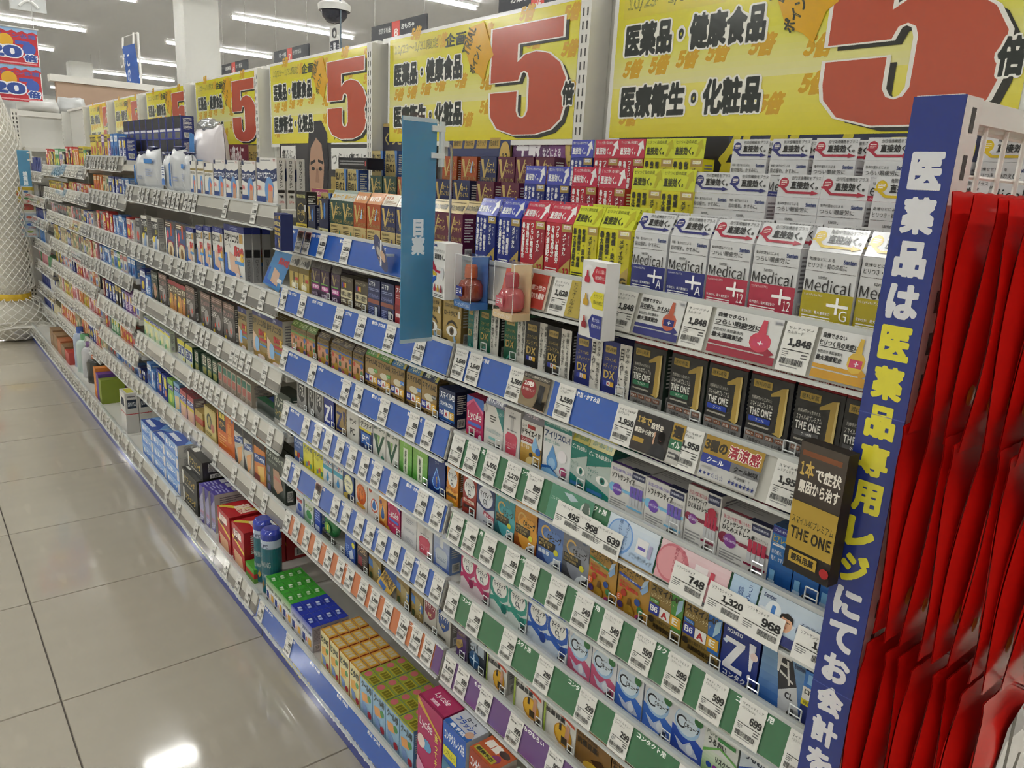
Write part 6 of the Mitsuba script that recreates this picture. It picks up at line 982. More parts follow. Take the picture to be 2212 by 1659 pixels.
# ------------------------------------------------------------------ clear shelf dividers behind the lips
dm = M()
for a, b in (((0, 0, 0), (0, 0, .026)), ((0, 0, .026), (.017, 0, .026)), ((.017, 0, .026), (.017, 0, 0)), ((0, 0, .0), (0, .028, 0)), ((0, 0, .013), (.017, 0, .013))): dm.tube([a, b], .0011, 'dfe3e3', 4)
dm.box(-.004, .001, .0, .010, -.001, .012, '23231f')
dpane = M(); dpane.quad((0, .0005, .001), (.016, .0005, .001), (.016, .0005, .025), (0, .0005, .025), 'ffffff')
dfr, dpn = dm.ply('acrylic'), dpane.ply('pane')
for bay, r, xs in ((0, 1, (-1.158, -1.068, -.948, -.797, -.650, -.50)), (0, 2, (-1.186, -1.098, -.985, -.91, -.868, -.665, -.60, -.52, -.44)), (0, 3, (-1.175, -1.112, -1.049, -.984, -.912, -.84, -.772, -.705, -.640, -.565, -.50, -.435)), (0, 4, (-1.115, -.994, -.88, -.757, -.635, -.51)), (0, 5, (-1.19, -1.12, -1.045, -.93, -.84)),
                   (1, 1, (-2.045, -1.84, -1.715, -1.645, -1.515, -1.315)), (1, 2, (-2.07, -1.93, -1.655, -1.525, -1.39, -1.322)), (1, 3, (-2.0, -1.953, -1.822, -1.756, -1.612, -1.483, -1.355, -1.285)), (1, 4, (-2.04, -1.842, -1.71, -1.575, -1.47, -1.33)), (1, 5, (-1.965, -1.83, -1.77, -1.635, -1.425, -1.30))):
    for i, x in enumerate(xs):
        thing('shelf_divider', [('frame', dfr), ('pane', dpn)], f"{nth(i)} clear plastic shelf divider from left behind the {SHELFNAME[r]} rail of the {BAYNAME[bay]} bay", 'divider', (x, .8535, RAILS[bay][r] - .006), 0, f"clear dividers behind the {SHELFNAME[r]} rail of the {BAYNAME[bay]} bay")
# ------------------------------------------------------------------ header posters and standing advertising boards
FIVE = Polygon([(0, 1), (.94, 1), (.94, .80), (.37, .80), (.37, .60), (.47, .67), (.62, .69), (.78, .65), (.92, .54), (1, .38), (1, .1), (.96, -.05), (.85, -.15), (.65, -.2), (.35, -.2), (.12, -.13), (.02, 0), (0, .12), (0, .28), (.38, .28), (.38, .06), (.41, .0), (.46, -.02), (.51, .0), (.54, .06), (.54, .40), (.52, .47), (.47, .5), (.42, .48), (.4, .43), (.39, .40), (0, .40)])
five = lambda dx, dy, grow: affinity.translate(affinity.scale(FIVE, .34, .72, origin=(0, 0)), .62 + dx, .185 + dy).buffer(grow, join_style=2).simplify(.001).intersection(sbox(.001, .002, .999, .998))
pm = M(); PW, PH = .785, .272
pm.box(-.012, PW + .012, .0005, .006, -.012, PH + .006, 'e9e9e4')
pf = Face(pm, (0, 0, 0), (1, 0, 0), (0, 0, 1), PW, PH)
pf.draw([('G', 0, .62, 1, 1, 'dcd83c', 'd9cc1e'), ('G', 0, .34, 1, .62, 'e6e2a4', 'dcd84a'), ('G', 0, 0, 1, .34, 'dfd22a', 'e6de70')])
pf.k = 2
for i, (x, y) in enumerate([(.03, .40), (.12, .41), (.21, .43), (.30, .45), (.42, .46), (.03, .08), (.46, .12), (.56, .22), (.56, .42), (.70, .46), (.55, .84), (.74, .92), (.93, .86), (.93, .60), (.78, .70), (.30, .84), (.14, .95), (.93, .30)]):
    pf.draw([('t', '5倍', x, y, x + .065, y + .13, 'd2a52a', 3, 30, .1)]); pf.k = 3
pf.draw([('r', .02, .80, .345, .965, 'd8ca3c'), ('t', '10/23〜1/31限定', .035, .84, .32, .94, '3a3c2c', 1, 60), ('t', '企画', .36, .83, .48, .95, '2c3028', 2, 60),
         ('t', '医薬品・健康食品', .028, .535, .468, .775, 'efeee6', 9, 80), ('t', '医薬品・健康食品', .035, .545, .462, .765, '262b28', 3, 80), ('t', '医療衛生・化粧品', .028, .125, .478, .365, 'efeee6', 9, 80), ('t', '医療衛生・化粧品', .035, .135, .472, .355, '262b28', 3, 80),
         ('g', five(.022, -.03, .0), '2b2b26'), ('g', five(0, 0, .009), 'eeece4'), ('g', five(0, 0, 0), 'b9553f'),
         ('t', '倍', .945, .24, 1.0, .44, 'efeee6', 9, 60), ('t', '倍', .95, .25, .998, .43, '262b28', 3, 60),
         ('p', [(.50, .96), (.575, .985), (.63, .70), (.605, .66), (.585, .50), (.555, .56), (.515, .60), (.47, .84)], 'dda820')])
for t_, x0, y0, s_ in (('TRIAL', .497, .72, .030), ('ポイント', .532, .56, .028)):
    V, F = text2d(t_, 2, 60)
    lo, hi = V.min(0), V.max(0); V = (V - lo) / (hi - lo) * [.125, .046 if t_ == 'TRIAL' else .040]
    ca, sa = math.cos(1.02), math.sin(1.02)
    pf.put(np.stack([x0 + V[:, 0] * ca * .62 - V[:, 1] * sa * .9, y0 + (V[:, 0] * sa * PW / PH * .72 + V[:, 1] * ca * PW / PH * .72)], 1), F, '2a2c24')
poster = pm.ply('glossy')
for bay in range(7):
    x0 = BAYS[bay + 1]; s_ = (BAYS[bay] - x0) / .895
    key = thing('campaign_poster', poster, f'yellow point campaign poster with big red five on top of the {BAYNAME[bay]} bay', 'poster', (x0 + .072, 1.150, 1.527))
    if s_ < .97: scene[key]['to_world'] = scene[key]['to_world'] @ T().scale([s_, 1, 1])


def board(name, x0, x1, z0, z1, base, ops, lab, y=1.140, lean=0.0, side='2a2a2a', cat='sign', ops_k=0):
    m = M(); w, h = x1 - x0, z1 - z0
    m.box(0, w, .0, .005, 0, h, side)
    f = Face(m, (0, 0, 0), (1, 0, 0), (0, 0, 1), w, h); f.draw([('r', 0, 0, 1, 1, base)] + ops)
    thing(name, m.ply('carton'), lab, cat, (x0, y, z0))


board('advertising_board', -1.124, -.43, 1.2755, 1.565, '262b46', [('p', [(.02, 1), (.05, .6), (.08, .3), (.34, .3), (.40, .62), (.38, .86), (.30, .995), (.12, .995)], '17161a'), ('p', [(.10, .1), (.09, .52), (.13, .76), (.20, .86), (.28, .80), (.30, .52), (.29, .1)], 'c48f72'), ('p', [(.10, .58), (.18, .64), (.18, .68), (.11, .64)], '1d1715'), ('p', [(.21, .64), (.29, .58), (.28, .64), (.21, .68)], '1d1715')] +
      [('t', '生昨オのり', .33, .52, .93, .90, 'cdbf3a', 3, 60, .12), ('r', .905, .86, .925, .95, '3a8a5a'), ('t', 'エスエス製薬', .93, .88, .99, .94, 'd8dce4', 1, 30)], 'navy advertising board with dark-haired man and yellow slanted letters behind the white cartons', y=1.1505)
board('advertising_board', -1.472, -1.214, 1.2715, 1.583, '5c3360', [('G', .5, 0, 1, 1, '6a3468', '7a3f7c'), ('r', 0, .97, 1, 1, 'a8905a'), ('t', '年齢', .05, .70, .40, .90, 'f2eef2', 3, 80, .05), ('t', 'などによる', .42, .70, .66, .76, 'ece4ec', 1, 36), ('t', '目の衰え', .02, .30, .82, .62, 'f4f0f4', 3, 80, .05), ('t', 'を', .84, .32, .94, .44, 'f4f0f4', 2, 50), ('e', .84, .78, .13, .19, 'b99a4a'), ('e', .84, .78, .115, .17, 'd2b868'), ('t', '視る力の', .76, .80, .92, .87, '3a2c14', 2, 36), ('t', '回復', .78, .71, .90, .78, '3a2c14', 2, 36), ('t', 'サポート処方', .76, .64, .92, .68, '3a2c14', 1, 30), ('r', 0, 0, 1, .2, '4a1c3c')], 'purple advertising board with large white kanji and gold oval badge', y=1.1555, side='7a6a4a')
board('advertising_board', -1.740, -1.476, 1.2715, 1.546, '2c3560', [('G', 0, .4, 1, 1, '3a4470', '2a3158'), ('r', 0, .97, 1, 1, 'b89a52')] + [('p', [(.08 + .2 * i, .86), (.10 + .2 * i, .95), (.26 + .2 * i, .95), (.24 + .2 * i, .86)], 'b99a4a') for i in range(4)] + [('t', t, .11 + .2 * i, .88, .23 + .2 * i, .93, '241c10', 1, 26) for i, t in enumerate(('眼疲労', '目のかすみ', 'ひりつき', '目の炎症'))] + [('t', 'この1本で、これら全ての', .04, .60, .84, .74, 'f0f0f4', 2, 40, .03), ('e', .93, .78, .08, .14, 'c9a856'), ('t', '12', .89, .74, .97, .82, '2a2010', 2, 32), ('t', '症状に効く', .3, .36, .8, .54, 'c9a856', 2, 40)], 'navy advertising board with gold chips, left of the purple board', y=1.1505, side='8a7440')
board('advertising_board', -2.085, -1.80, 1.2715, 1.578, '1e1c34', [('r', 0, .97, 1, 1, 'a8905a'), ('t', 'くっきり見る力', .04, .80, .9, .92, 'c9b46a', 2, 40), ('l', .05, .68, .8, .72, 1, 'b8b4c4'), ('t', 'ロートV5', .04, .46, .8, .62, 'b8a45c', 2, 40), ('t', 'Hiサプリメント', .04, .30, .9, .42, 'b8a45c', 1, 32)], 'dark board with gold supplement lettering behind the left end of second top shelf', y=1.1505)
board('advertising_board', -2.87, -2.14, 1.3235, 1.607, '2d2d2f', [('r', .02, .72, .31, .95, 'e2e2de'), ('t', '肩・腰・関節の', .03, .76, .30, .91, '1c1c1c', 1, 50), ('r', .02, .48, .20, .69, 'e2e2de'), ('t', '痛みに。', .03, .52, .19, .65, '1c1c1c', 1, 50), ('r', .60, .70, .97, .95, 'e2e2de'), ('t', '今すぐ取りたい、', .61, .75, .96, .90, '1c1c1c', 1, 50), ('r', .60, .42, .97, .66, 'e2e2de'), ('t', 'つらい痛みに。', .61, .47, .96, .61, '1c1c1c', 1, 50),
      ('p', [(.35, .0), (.34, .5), (.36, .84), (.42, .97), (.50, .97), (.56, .82), (.57, .5), (.55, 0)], '15151a'), ('p', [(.37, .0), (.36, .42), (.38, .66), (.44, .78), (.50, .70), (.525, .46), (.51, .2), (.49, 0)], 'b08a72'), ('p', [(.375, .46), (.43, .50), (.43, .53), (.375, .50)], '1a1512'), ('p', [(.46, .50), (.515, .47), (.515, .51), (.46, .53)], '1a1512'), ('e', .405, .42, .018, .022, '1a1512'), ('e', .485, .42, .018, .022, '1a1512'), ('p', [(.44, .42), (.46, .42), (.47, .26), (.43, .26)], '9a745e'), ('r', .415, .16, .48, .19, '8a4a44'), ('t', 'ロキソニン', .70, .24, .95, .33, 'b08f4a', 2, 36), ('t', 'シリーズ史上最高', .70, .12, .95, .20, 'b08f4a', 1, 32), ('r', .60, .06, .68, .34, '9a8448'), ('r', .20, .06, .29, .34, '8a8f9c')], 'charcoal advertising board with pensive man and white captions above the pain tape cartons', y=1.1505)
board('advertising_board', -3.605, -3.02, 1.3235, 1.608, '6f2330', [('t', 'つらい痛みに', .10, .45, .60, .70, 'ece2e0', 2, 60), ('t', 'Hisamitsu', .84, .90, .97, .95, 'd8c4c4', 1, 26), ('r', .70, .30, .88, .84, '3a3420'), ('r', .70, .42, .88, .70, 'a8924a'), ('t', 'フェイタス', .71, .50, .87, .62, '1c160c', 2, 36)], 'dark red advertising board with white lettering and gold patch pack', y=1.1505, side='5a1c28')
EL = [('e', .13, .60, .085, .30, '4a4048'), ('e', .14, .52, .06, .20, 'd0a890'), ('p', [(.20, .2), (.22, .8), (.40, .88), (.44, .5), (.40, .15)], '2f3f8c'), ('e', .34, .55, .11, .32, 'dfe2ec'), ('t', 'わたしオン', .26, .48, .42, .60, '26306c', 2, 36), ('e', .64, .60, .055, .30, '5a4a48'), ('e', .64, .52, .04, .18, 'd0a890'), ('e', .86, .58, .10, .30, 'dfe2ec'), ('t', 'わたしの', .79, .60, .93, .70, '26306c', 2, 36), ('t', 'プレミアム', .79, .46, .93, .56, '26306c', 2, 36), ('t', '新しいわたしへ', .60, .06, .96, .16, 'd0d4ea', 1, 32)]
board('advertising_board', -4.66, -3.945, 1.4425, 1.722, '454f9c', [('G', .5, 0, 1, 1, '7f8cc4', '4450a4')] + EL, 'blue advertising board with two girls behind the navy tablet boxes', y=1.1505, side='30386c')

# ------------------------------------------------------------------ signs: hanging card, pillar, far card
def hang_card(x, y0, y1, z0, z1, col, txt, ty, lab):
    m = M(); w, h = y1 - y0, z1 - z0
    m.box(x - .001, x + .001, y0, y1, z0, z1, col)
    for f in (Face(m, (x + .001, y0, z0), (0, 1, 0), (0, 0, 1), w, h), Face(m, (x - .001, y1, z0), (0, -1, 0), (0, 0, 1), w, h)):
        f.draw([('r', 0, 0, 1, .018, 'b9ccd6'), ('r', 0, .982, 1, 1, 'b9ccd6'), ('v', txt, .30, ty[0], .70, ty[1], 'dfe8ee', 3, 60)])
    sl = M()
    for f in ((x + .0035, 1), (x - .0035, -1)): sl.quad((f[0], y0 - .003, z0 - .006), (f[0], y1 + .003, z0 - .006), (f[0], y1 + .003, z1 + .006), (f[0], y0 - .003, z1 + .006), 'ffffff')
    b = M()
    b.box(x - .006, x + .006, y1 - .012, y1 + .016, z1 - .022, z1 - .012, 'd6dcdc'); b.box(x - .006, x + .006, y1 - .012, y1 + .016, z1 - .070, z1 - .060, 'd6dcdc')
    b.tube([(x, y1 + .012, z1 - .085), (x, y1 + .012, z1 - .004)], .006, 'ccd4d4', 8); b.box(x - .005, x + .005, y1 + .010, y1 + .026, z1 - .048, z1 - .038, 'd6dcdc')
    r = M(); r.tube([(x, y1 + .024, z1 - .043), (x + .006, LIP - .006, z1 - .045), (x + .006, LIP - .003, z1 - .06), (x + .006, LIP - .003, RAILS[1][0] + .006)], .0026, 'b9bab8', 6)
    thing('hanging_sign', [('card', m.ply('carton')), ('clear_sleeve', sl.ply('pane')), ('clip', b.ply('acrylic')), ('rod', r.ply('chrome'))], lab, 'sign')


hang_card(-1.262, .735, .808, 1.118, 1.537, '4787ad', '目薬', (.405, .565), 'light blue hanging sign with two white kanji standing out from the shelves')
hang_card(-6.365, .695, .765, 1.235, 1.480, '4787ad', '鎮痛剤', (.03, .42), 'small far light blue hanging sign near the net bag')
m = M(); SX0, SX1, SZ0, SZ1, SY = -.391, -.341, .03, 1.533, .8125
m.box(SX0, SX1, SY, SY + .0015, SZ0, SZ1, '27357c')
f = Face(m, (SX0, SY, SZ0), (1, 0, 0), (0, 0, 1), SX1 - SX0, SZ1 - SZ0)
for i, ch in enumerate('医薬品は医薬品専用レジにてお会計をお願いします。'):
    zc = 1.43 + (1.463 - .0453 * i - 1.43) * .97
    y = (zc - SZ0) / f.h; hh = .0185 / f.h
    f.draw([('t', ch, .17, y - hh, .83, y + hh, 'e9e040' if 4 <= i <= 10 else 'e4e5ea', 3, 90)]); f.k = 0
for z in (1.205, .862): f.draw([('r', 0, (z - SZ0) / f.h, 1, (z + .0012 - SZ0) / f.h, '46549a')]); f.k = 0
thing('pillar_sign', m.ply('glossy'), 'tall navy strip sign with white and yellow kanji on the end post', 'sign')

# the wire end panel with its slotted post, and the red bags on its hooks
m = M(); m.box(-.389, -.345, SY + .002, .862, 0, 1.534, 'dcd6d0')
f = Face(m, (-.345, SY + .002, 0), (0, 1, 0), (0, 0, 1), .0475, 1.534)
z = .06
while z < 1.50: f.draw([('r', .52, z / 1.534, .72, (z + .024) / 1.534, '3a3634')]); f.k = 0; z += .045
bm = M(); bm.box(-.380, -.350, .863, 1.1145, 1.511, 1.534, 'dcd9d2')
wr = M()
for k in range(5): wr.tube([(-.356, .908 + .055 * k, 1.5105), (-.356, .908 + .055 * k, .14)], .0028, 'e2dfd8', 6)
for z in [1.505, 1.460] + [1.295 - .165 * k for k in range(8)]: wr.tube([(-.3605, .864, z), (-.3605, 1.155, z)], .0024, 'e2dfd8', 6)
fo = M(); fo.box(-.380, -.348, 1.1155, 1.1555, .0, 1.60, 'd6d3cc')
thing('wire_end_panel', [('post', m.ply('steel')), ('beam', bm.ply('steel')), ('wire_grid', wr.ply('steel')), ('rear_post', fo.ply('steel'))], 'white wire grid end panel with slotted post at the right end of the aisle', 'end panel')


def bag_mesh(seed, front=False, w=.178, h=.245, t=.0074):
    r = np.random.default_rng(seed)
    ny, nz = 15, 22
    a, b = np.meshgrid(np.linspace(0, 1, ny), np.linspace(0, 1, nz), indexing='xy')
    prof = np.clip(np.minimum(b - .09, (.86 - b)) / .16, 0, 1) ** .7 * np.clip(np.minimum(a - .0, 1 - a) / .16, 0, 1) ** .55
    wr_ = (meshkit.fbm(np.stack([a * 5 + seed, b * 9, a * 0], -1), 3, seed) - .5)
    th = t * prof * (1 + .22 * wr_) + .0006
    bend = .0035 * np.sin(b * 4 + seed) + .002 * (meshkit.noise(np.stack([a * 2, b * 2 + seed * 3, a * 0], -1), seed) - .5)
    pinch = 1 - .06 * np.clip((b - .84) / .1, 0, 1) * np.clip((1.0 - b) / .1, 0, 1)
    y = (.0 + w * (.5 + (a - .5) * pinch)) + .004 * np.sin(b * 3 + seed * 1.7); z = -h + h * b
    z = z + np.where(b < .02, .0014 * (np.arange(ny)[None, :] % 2), 0) + np.where(b > .98, .0014 * (np.arange(ny)[None, :] % 2), 0)
    m = M()
    col = np.tile(lin('c81a14'), (ny * nz, 1))
    for sgn in (1, -1):
        V = np.stack([bend + sgn * th, y, z], -1).reshape(-1, 3)
        i, j = np.meshgrid(np.arange(nz - 1), np.arange(ny - 1), indexing='ij')
        q = np.stack([i * ny + j, i * ny + j + 1, (i + 1) * ny + j + 1, (i + 1) * ny + j], -1).reshape(-1, 4)
        if sgn < 0: q = q[:, ::-1]
        m.add(V, np.vstack([q[:, [0, 1, 2]], q[:, [0, 2, 3]]]), col)
    for e in range(ny * 0 + 1):
        pass
    nut = M()
    if front:
        face = Face(nut, (t + .0062, 0, -h), (0, 1, 0), (0, 0, 1), w, h)
        face.draw([('p', [(.30, .82), (.52, .90), (.80, .84), (.96, .6), (.98, .1), (.5, .04), (.26, .3), (.24, .62)], '9a9698'), ('p', [(.24, .62), (.34, .74), (.60, .72), (.98, .5), (.98, .1), (.5, .04), (.26, .3)], 'dcd8d6'),
                   ('p', [(.36, .84), (.42, .86), (.46, .52), (.56, .44), (.64, .58), (.70, .56), (.62, .36), (.50, .32), (.40, .44)], '1b1712'), ('p', [(.50, .28), (.58, .30), (.70, .14), (.62, .10)], '1b1712'), ('p', [(.42, .22), (.50, .24), (.52, .12), (.44, .12)], '1b1712'), ('e', .86, .26, .14, .12, 'b8b4bc')])
    else:
        yy, zz = .030, -h * .80
        an = np.linspace(0, 2 * math.pi, 13)[:-1]
        rad = np.array([.011 if math.sin(t_) > 0 else .009 for t_ in an])
        ring = np.stack([np.zeros(12), yy + .010 * np.cos(an), zz + rad * np.sin(an) * 1.15], 1)
        bx = float((bend + th)[np.argmin(abs(np.linspace(-h, 0, nz) - zz)), 3]) + .0012
        cen = np.array([[bx + .0016, yy, zz]]); ring[:, 0] = bx
        nut.add(np.vstack([cen, ring]), [[0, 1 + i, 1 + (i + 1) % 12] for i in range(12)], 'b0741c')
    return m.ply('foil', True), nut.ply('foil')


BAGS = [bag_mesh(s) for s in range(6)]; FRONTBAG = bag_mesh(11, True)
for row, (zt, n_, word) in enumerate(((1.437, 9, 'upper'), (1.200, 10, 'middle'), (.943, 8, 'lower'))):
    hk = M(); hk.tube([(-.362, .895, zt - .012), (-.20, .895, zt - .012), (-.170, .895, zt - .008), (-.155, .895, zt + .012)], .0026, 'c9c9c7', 8); hk.box(-.3665, -.3605, .880, .910, zt - .022, zt + .006, 'b9b9b6')
    thing('display_hook', hk.ply('chrome'), f'chrome display hook holding the {word} row of red bags', 'hook')
    for i in range(n_):
        x = -.330 + .0168 * i + (0 if row != 1 else -.002)
        p = FRONTBAG if (row == 2 and i == n_ - 1) else BAGS[(i * 2 + row) % 6]
        nm = 'emblem' if p is FRONTBAG else 'nut_print'
        lab = 'shiny red snack bag with white emblem and black brush strokes, front of lower hook' if p is FRONTBAG else f'shiny red snack bag, {nth(i)} from the post in the {word} row'
        thing('snack_bag', [('pouch', p[0]), (nm, p[1])], lab, 'bag', (x, .800 + .004 * ((i * 7) % 3), zt + .006 - .002 * ((i * 5) % 4)), -.8 + .5 * ((i * 3) % 4), f'red snack bags of the {word} row')
# ------------------------------------------------------------------ third bay: pain relief
TB = 'third bay'
L = [z - .010 for z in RAILS[2]]
PN = 'pain_patch_carton'
shelf_row(f'top shelf of {TB}', .862, L[0], [('loxb', -2.842, .095), ('loxa', -2.742, .112), ('loxa', -2.617, .115), ('loxa', -2.465, .112), ('loxa', -2.338, .158, .142)], PN)
shelf_row(f'second line of top shelf, {TB}', .890, L[0], [('loxa', -2.617, .115), ('loxa', -2.465, .112), ('loxa', -2.338, .158, .142)], PN)
shelf_row(f'third line of top shelf, {TB}', .918, L[0], [('loxa', -2.460, .112), ('loxa', -2.336, .158, .142)], PN)
shelf_row(f'left end of top shelf, {TB}', .862, L[0], [('loxb', -2.925, .075, .125), ('loxb', -3.0, .07, .125)], PN)
shelf_row(f'second shelf of {TB}', .865, L[1], [('loxs', -2.983, .085, .150), ('loxs', -2.896, .085, .155), ('loxs', -2.800, .120, .160), ('loxs', -2.668, .196, .178)], PN, tiltz=-1)
for i in (1, 2): shelf_row(f'{nth(i)} line of second shelf, {TB}', .865 + .032 * i, L[1], [('loxs', -2.664, .196, .178)], PN, tiltz=-1)
m = M()
for i in range(3):
    f = Face(m, (-.085 - .012 * i, .002 + .005 * i, 0), (.92, 0, -.1), (.42, .18, .80), .14, .15); f.base(('4a86bc', 'c2a860', '3f74b4')[i])
    f.draw([('p', [(.0, .46), (.14, .46), (.14, .16), (.9, .10), (0, .02)], 'b08c3c' if i == 1 else '2f62b8'), ('p', [(.3, .5), (.7, .42), (.8, .1), (.36, .14)], 'd2b09a'), ('t', '痛みの芯', .4, .62, .96, .80, 'b83038', 3, 30), ('t', 'テープL', .06, .86, .4, .94, '2a2a2c', 1, 26), ('r', .7, .2, .95, .3, 'e6e2e0')])
thing('pain_patch_pouch', m.ply('foil'), 'shiny blue and gold pain tape pouches slumped at the right end of second shelf', 'pouch', (-2.285, .880, L[1] + .016))
shelf_row(f'third shelf of {TB}', .865, L[2], [('ptchd', -2.975, .118), ('ptchd', -2.848, .118), ('ptchd', -2.718, .118), ('loxex', -2.565, .085, .142), ('loxex', -2.432, .126), ('loxex', -2.302, .132)], PN)
shelf_row(f'second line of third shelf, {TB}', .890, L[2], [('ptchd', -2.970, .118), ('ptchd', -2.842, .118), ('ptchd', -2.712, .118)], PN)
shelf_row(f'fourth shelf of {TB}', .862, L[3], [('thin', -2.985), ('thin', -2.925), ('thin', -2.862), ('thinr', -2.800), ('thinr', -2.748), ('thinr', -2.698), ('thinr', -2.648), ('thinr', -2.598), ('thinr', -2.548), ('thinr', -2.498)], 'ointment_carton')
thing(PN, build('vtr', .132, .12), 'dark green balm carton with katakana lettering, right end of fourth shelf in third bay', 'carton', (-2.262, .866, L[3]))
m = M(); m.box(0, .15, 0, .10, 0, .045, '1f2a24'); Face(m, (0, 0, .045), (1, 0, 0), (0, 1, 0), .15, .1).draw([('e', .5, .5, .4, .36, '2a4a9a'), ('e', .6, .5, .2, .24, 'c8602a'), ('p', [(0, 0), (1, 0), (1, .2), (0, .3)], '2f6a4a')])
thing(PN, m.ply('foil'), 'glossy dark pack with blue and orange swirl lying flat, fourth shelf of third bay', 'carton', (-2.43, .872, L[3]))
shelf_row(f'fifth shelf of {TB}', .862, L[4], [('goldb2', -2.998, .14), ('onkan', -2.84), ('valn', -2.645, .090), ('valn', -2.552, .092), ('valo', -2.456), ('bans', -2.346)], PN)
shelf_row(f'second line of fifth shelf, {TB}', .896, L[4], [('valn', -2.645, .090), ('valn', -2.552, .092), ('valo', -2.456), ('bans', -2.342)], PN)
# bottom shelf of the third bay
def stack(name, x, y, n_, words, dz=None, w=None, z0=BZ, noun='bottom_shelf_carton', step=0.0):
    for i in range(n_):
        d = K[name]['desc']
        thing(noun, build(name, w), f"{d}, {nth(i)} from bottom of {words}" if n_ > 1 else f'{d}, {words}', 'carton', (x + step * (i % 2), y, z0 + i * (dz or K[name]['h'] + .0008)), 0, words)
stack('maskb', -3.245, .768, 4, 'stack beside the black boxes')
stack('maskb', -3.445, .768, 3, 'second cooling-sheet stack')
stack('maskb', -3.645, .768, 3, 'left cooling-sheet stack')
stack('refen', -3.005, .768, 2, 'black bath-salt stack')
thing('bottom_shelf_carton', build('refen'), 'topmost black and gold bath-salt box, on the bath-salt stack', 'carton', (-2.995, .79, BZ + .1465))
for i in range(3): thing('bottom_shelf_carton', build('purb'), f'violet and grey pad box with swoosh, {nth(i)} from left left of red boxes', 'carton', (-2.785 + .048 * i, .768 + .006 * i, BZ), 0, 'violet pad boxes')
for i, (x, y) in enumerate(((-2.574, .768), (-2.425, .768), (-2.574, .912), (-2.425, .912))): thing('bottom_shelf_carton', build('redb', .125 if i % 2 == 0 else .115), f"bright red heat-pack box with yellow stripe, {('front left', 'front right', 'rear left', 'rear right')[i]} of four", 'carton', (x, y, BZ), 0, 'red heat-pack boxes')
for i in range(3): thing('bottom_shelf_carton', boxply(0, .075, 0, .05, 0, .016, 'carton', ('5f9a3a', 'b8322c', '4f9a3a')[i]), f"thin {('green', 'red', 'green')[i]} carton, {nth(i)} from bottom beside the spray cans", 'carton', (-2.295, .766, BZ + .0165 * i), 0, 'thin cartons beside the spray cans')
can = M(); can.lathe([(0, .0005), (.030, .001, '8f9496'), (.031, .006, '1f5f6c'), (.031, .150, '1f5f6c'), (.031, .158, '8fa0b8'), (.0315, .160)], 0, 0, '1f5f6c', 24)
# label lettering wrapped round the can
for txt, zc, hh, spread, col, bold in (('RUNNING', .105, .020, 1.7, 'a8b4b4', 2), ('COOL MAX', .066, .013, 1.2, 'b8c4c4', 1), ('-27.4℃', .168, .013, 1.3, '26345c', 2)):
    V, F = text2d(txt, bold, 40); lo, hi = V.min(0), V.max(0); V = (V - lo) / (hi - lo)
    an = -math.pi / 2 + .25 + (V[:, 0] - .5) * spread
    R_ = .0316 if zc < .15 else .0322
    can.add(np.stack([R_ * np.cos(an), R_ * np.sin(an), zc + (V[:, 1] - .5) * hh], 1), F, col)
for a0, c_ in ((-1.9, 'b8963a'), (-1.4, '8a6a3a'), (-.9, 'b8963a')):
    an = np.array([a0 - .2, a0, a0 + .2, a0]); can.add(np.stack([.0317 * np.cos(an), .0317 * np.sin(an), np.array([.035, .022, .035, .050])], 1), [[0, 1, 2], [0, 2, 3]], c_)
cap = M(); cap.lathe([(.0318, .1605, 'b8c6da'), (.0318, .186, '1f2f92'), (.0318, .205, '2a3aa8'), (.026, .216, '2a3aa8'), (.022, .218, '22308c'), (0, .2185)], 0, 0, '26359c', 24)
can_p, cap_p = can.ply('glossy'), cap.ply('amber', 35)
for i, (x, y) in enumerate(((-2.232, .806), (-2.150, .800))): thing('spray_can', [('can', can_p), ('cap', cap_p)], ('teal spray can with blue cap, left and farther of the pair', 'teal spray can with blue cap, right and nearer of the pair')[i], 'spray can', (x, y, BZ))

# ------------------------------------------------------------------ fourth bay and beyond
FB = 'fourth bay'
R3 = [z - .010 for z in RAILS[3]]
def pillow(w, h, t, col, seed, cols=None):
    m = M(); n_ = 16
    a, b = np.meshgrid(np.linspace(-1, 1, n_), np.linspace(0, 1, n_))
    th = t * np.clip(1 - np.abs(a) ** 2.4, 0, 1) ** .6 * np.clip(4.4 * b * (1.02 - b), 0, 1) ** .6 * (1 + .35 * (meshkit.fbm(np.stack([a * 2.2 + seed, b * 3, a * 0], -1), 3, seed) - .5)) + .001
    for s in (-1, 1):
        V = np.stack([a * w / 2 * (1 - .16 * b ** 3) + .01 * (meshkit.noise(np.stack([b * 4 + seed, a, a], -1)) - .5), s * th, b * h + .012 * (meshkit.noise(np.stack([a * 3, b * 0 + seed, a], -1)) - .5) * b], -1).reshape(-1, 3)
        i, j = np.meshgrid(np.arange(n_ - 1), np.arange(n_ - 1), indexing='ij')
        q = np.stack([i * n_ + j, i * n_ + j + 1, (i + 1) * n_ + j + 1, (i + 1) * n_ + j], -1).reshape(-1, 4)
        if s > 0: q = q[:, ::-1]
        m.add(V, np.vstack([q[:, [0, 1, 2]], q[:, [0, 2, 3]]]), col)
    return m
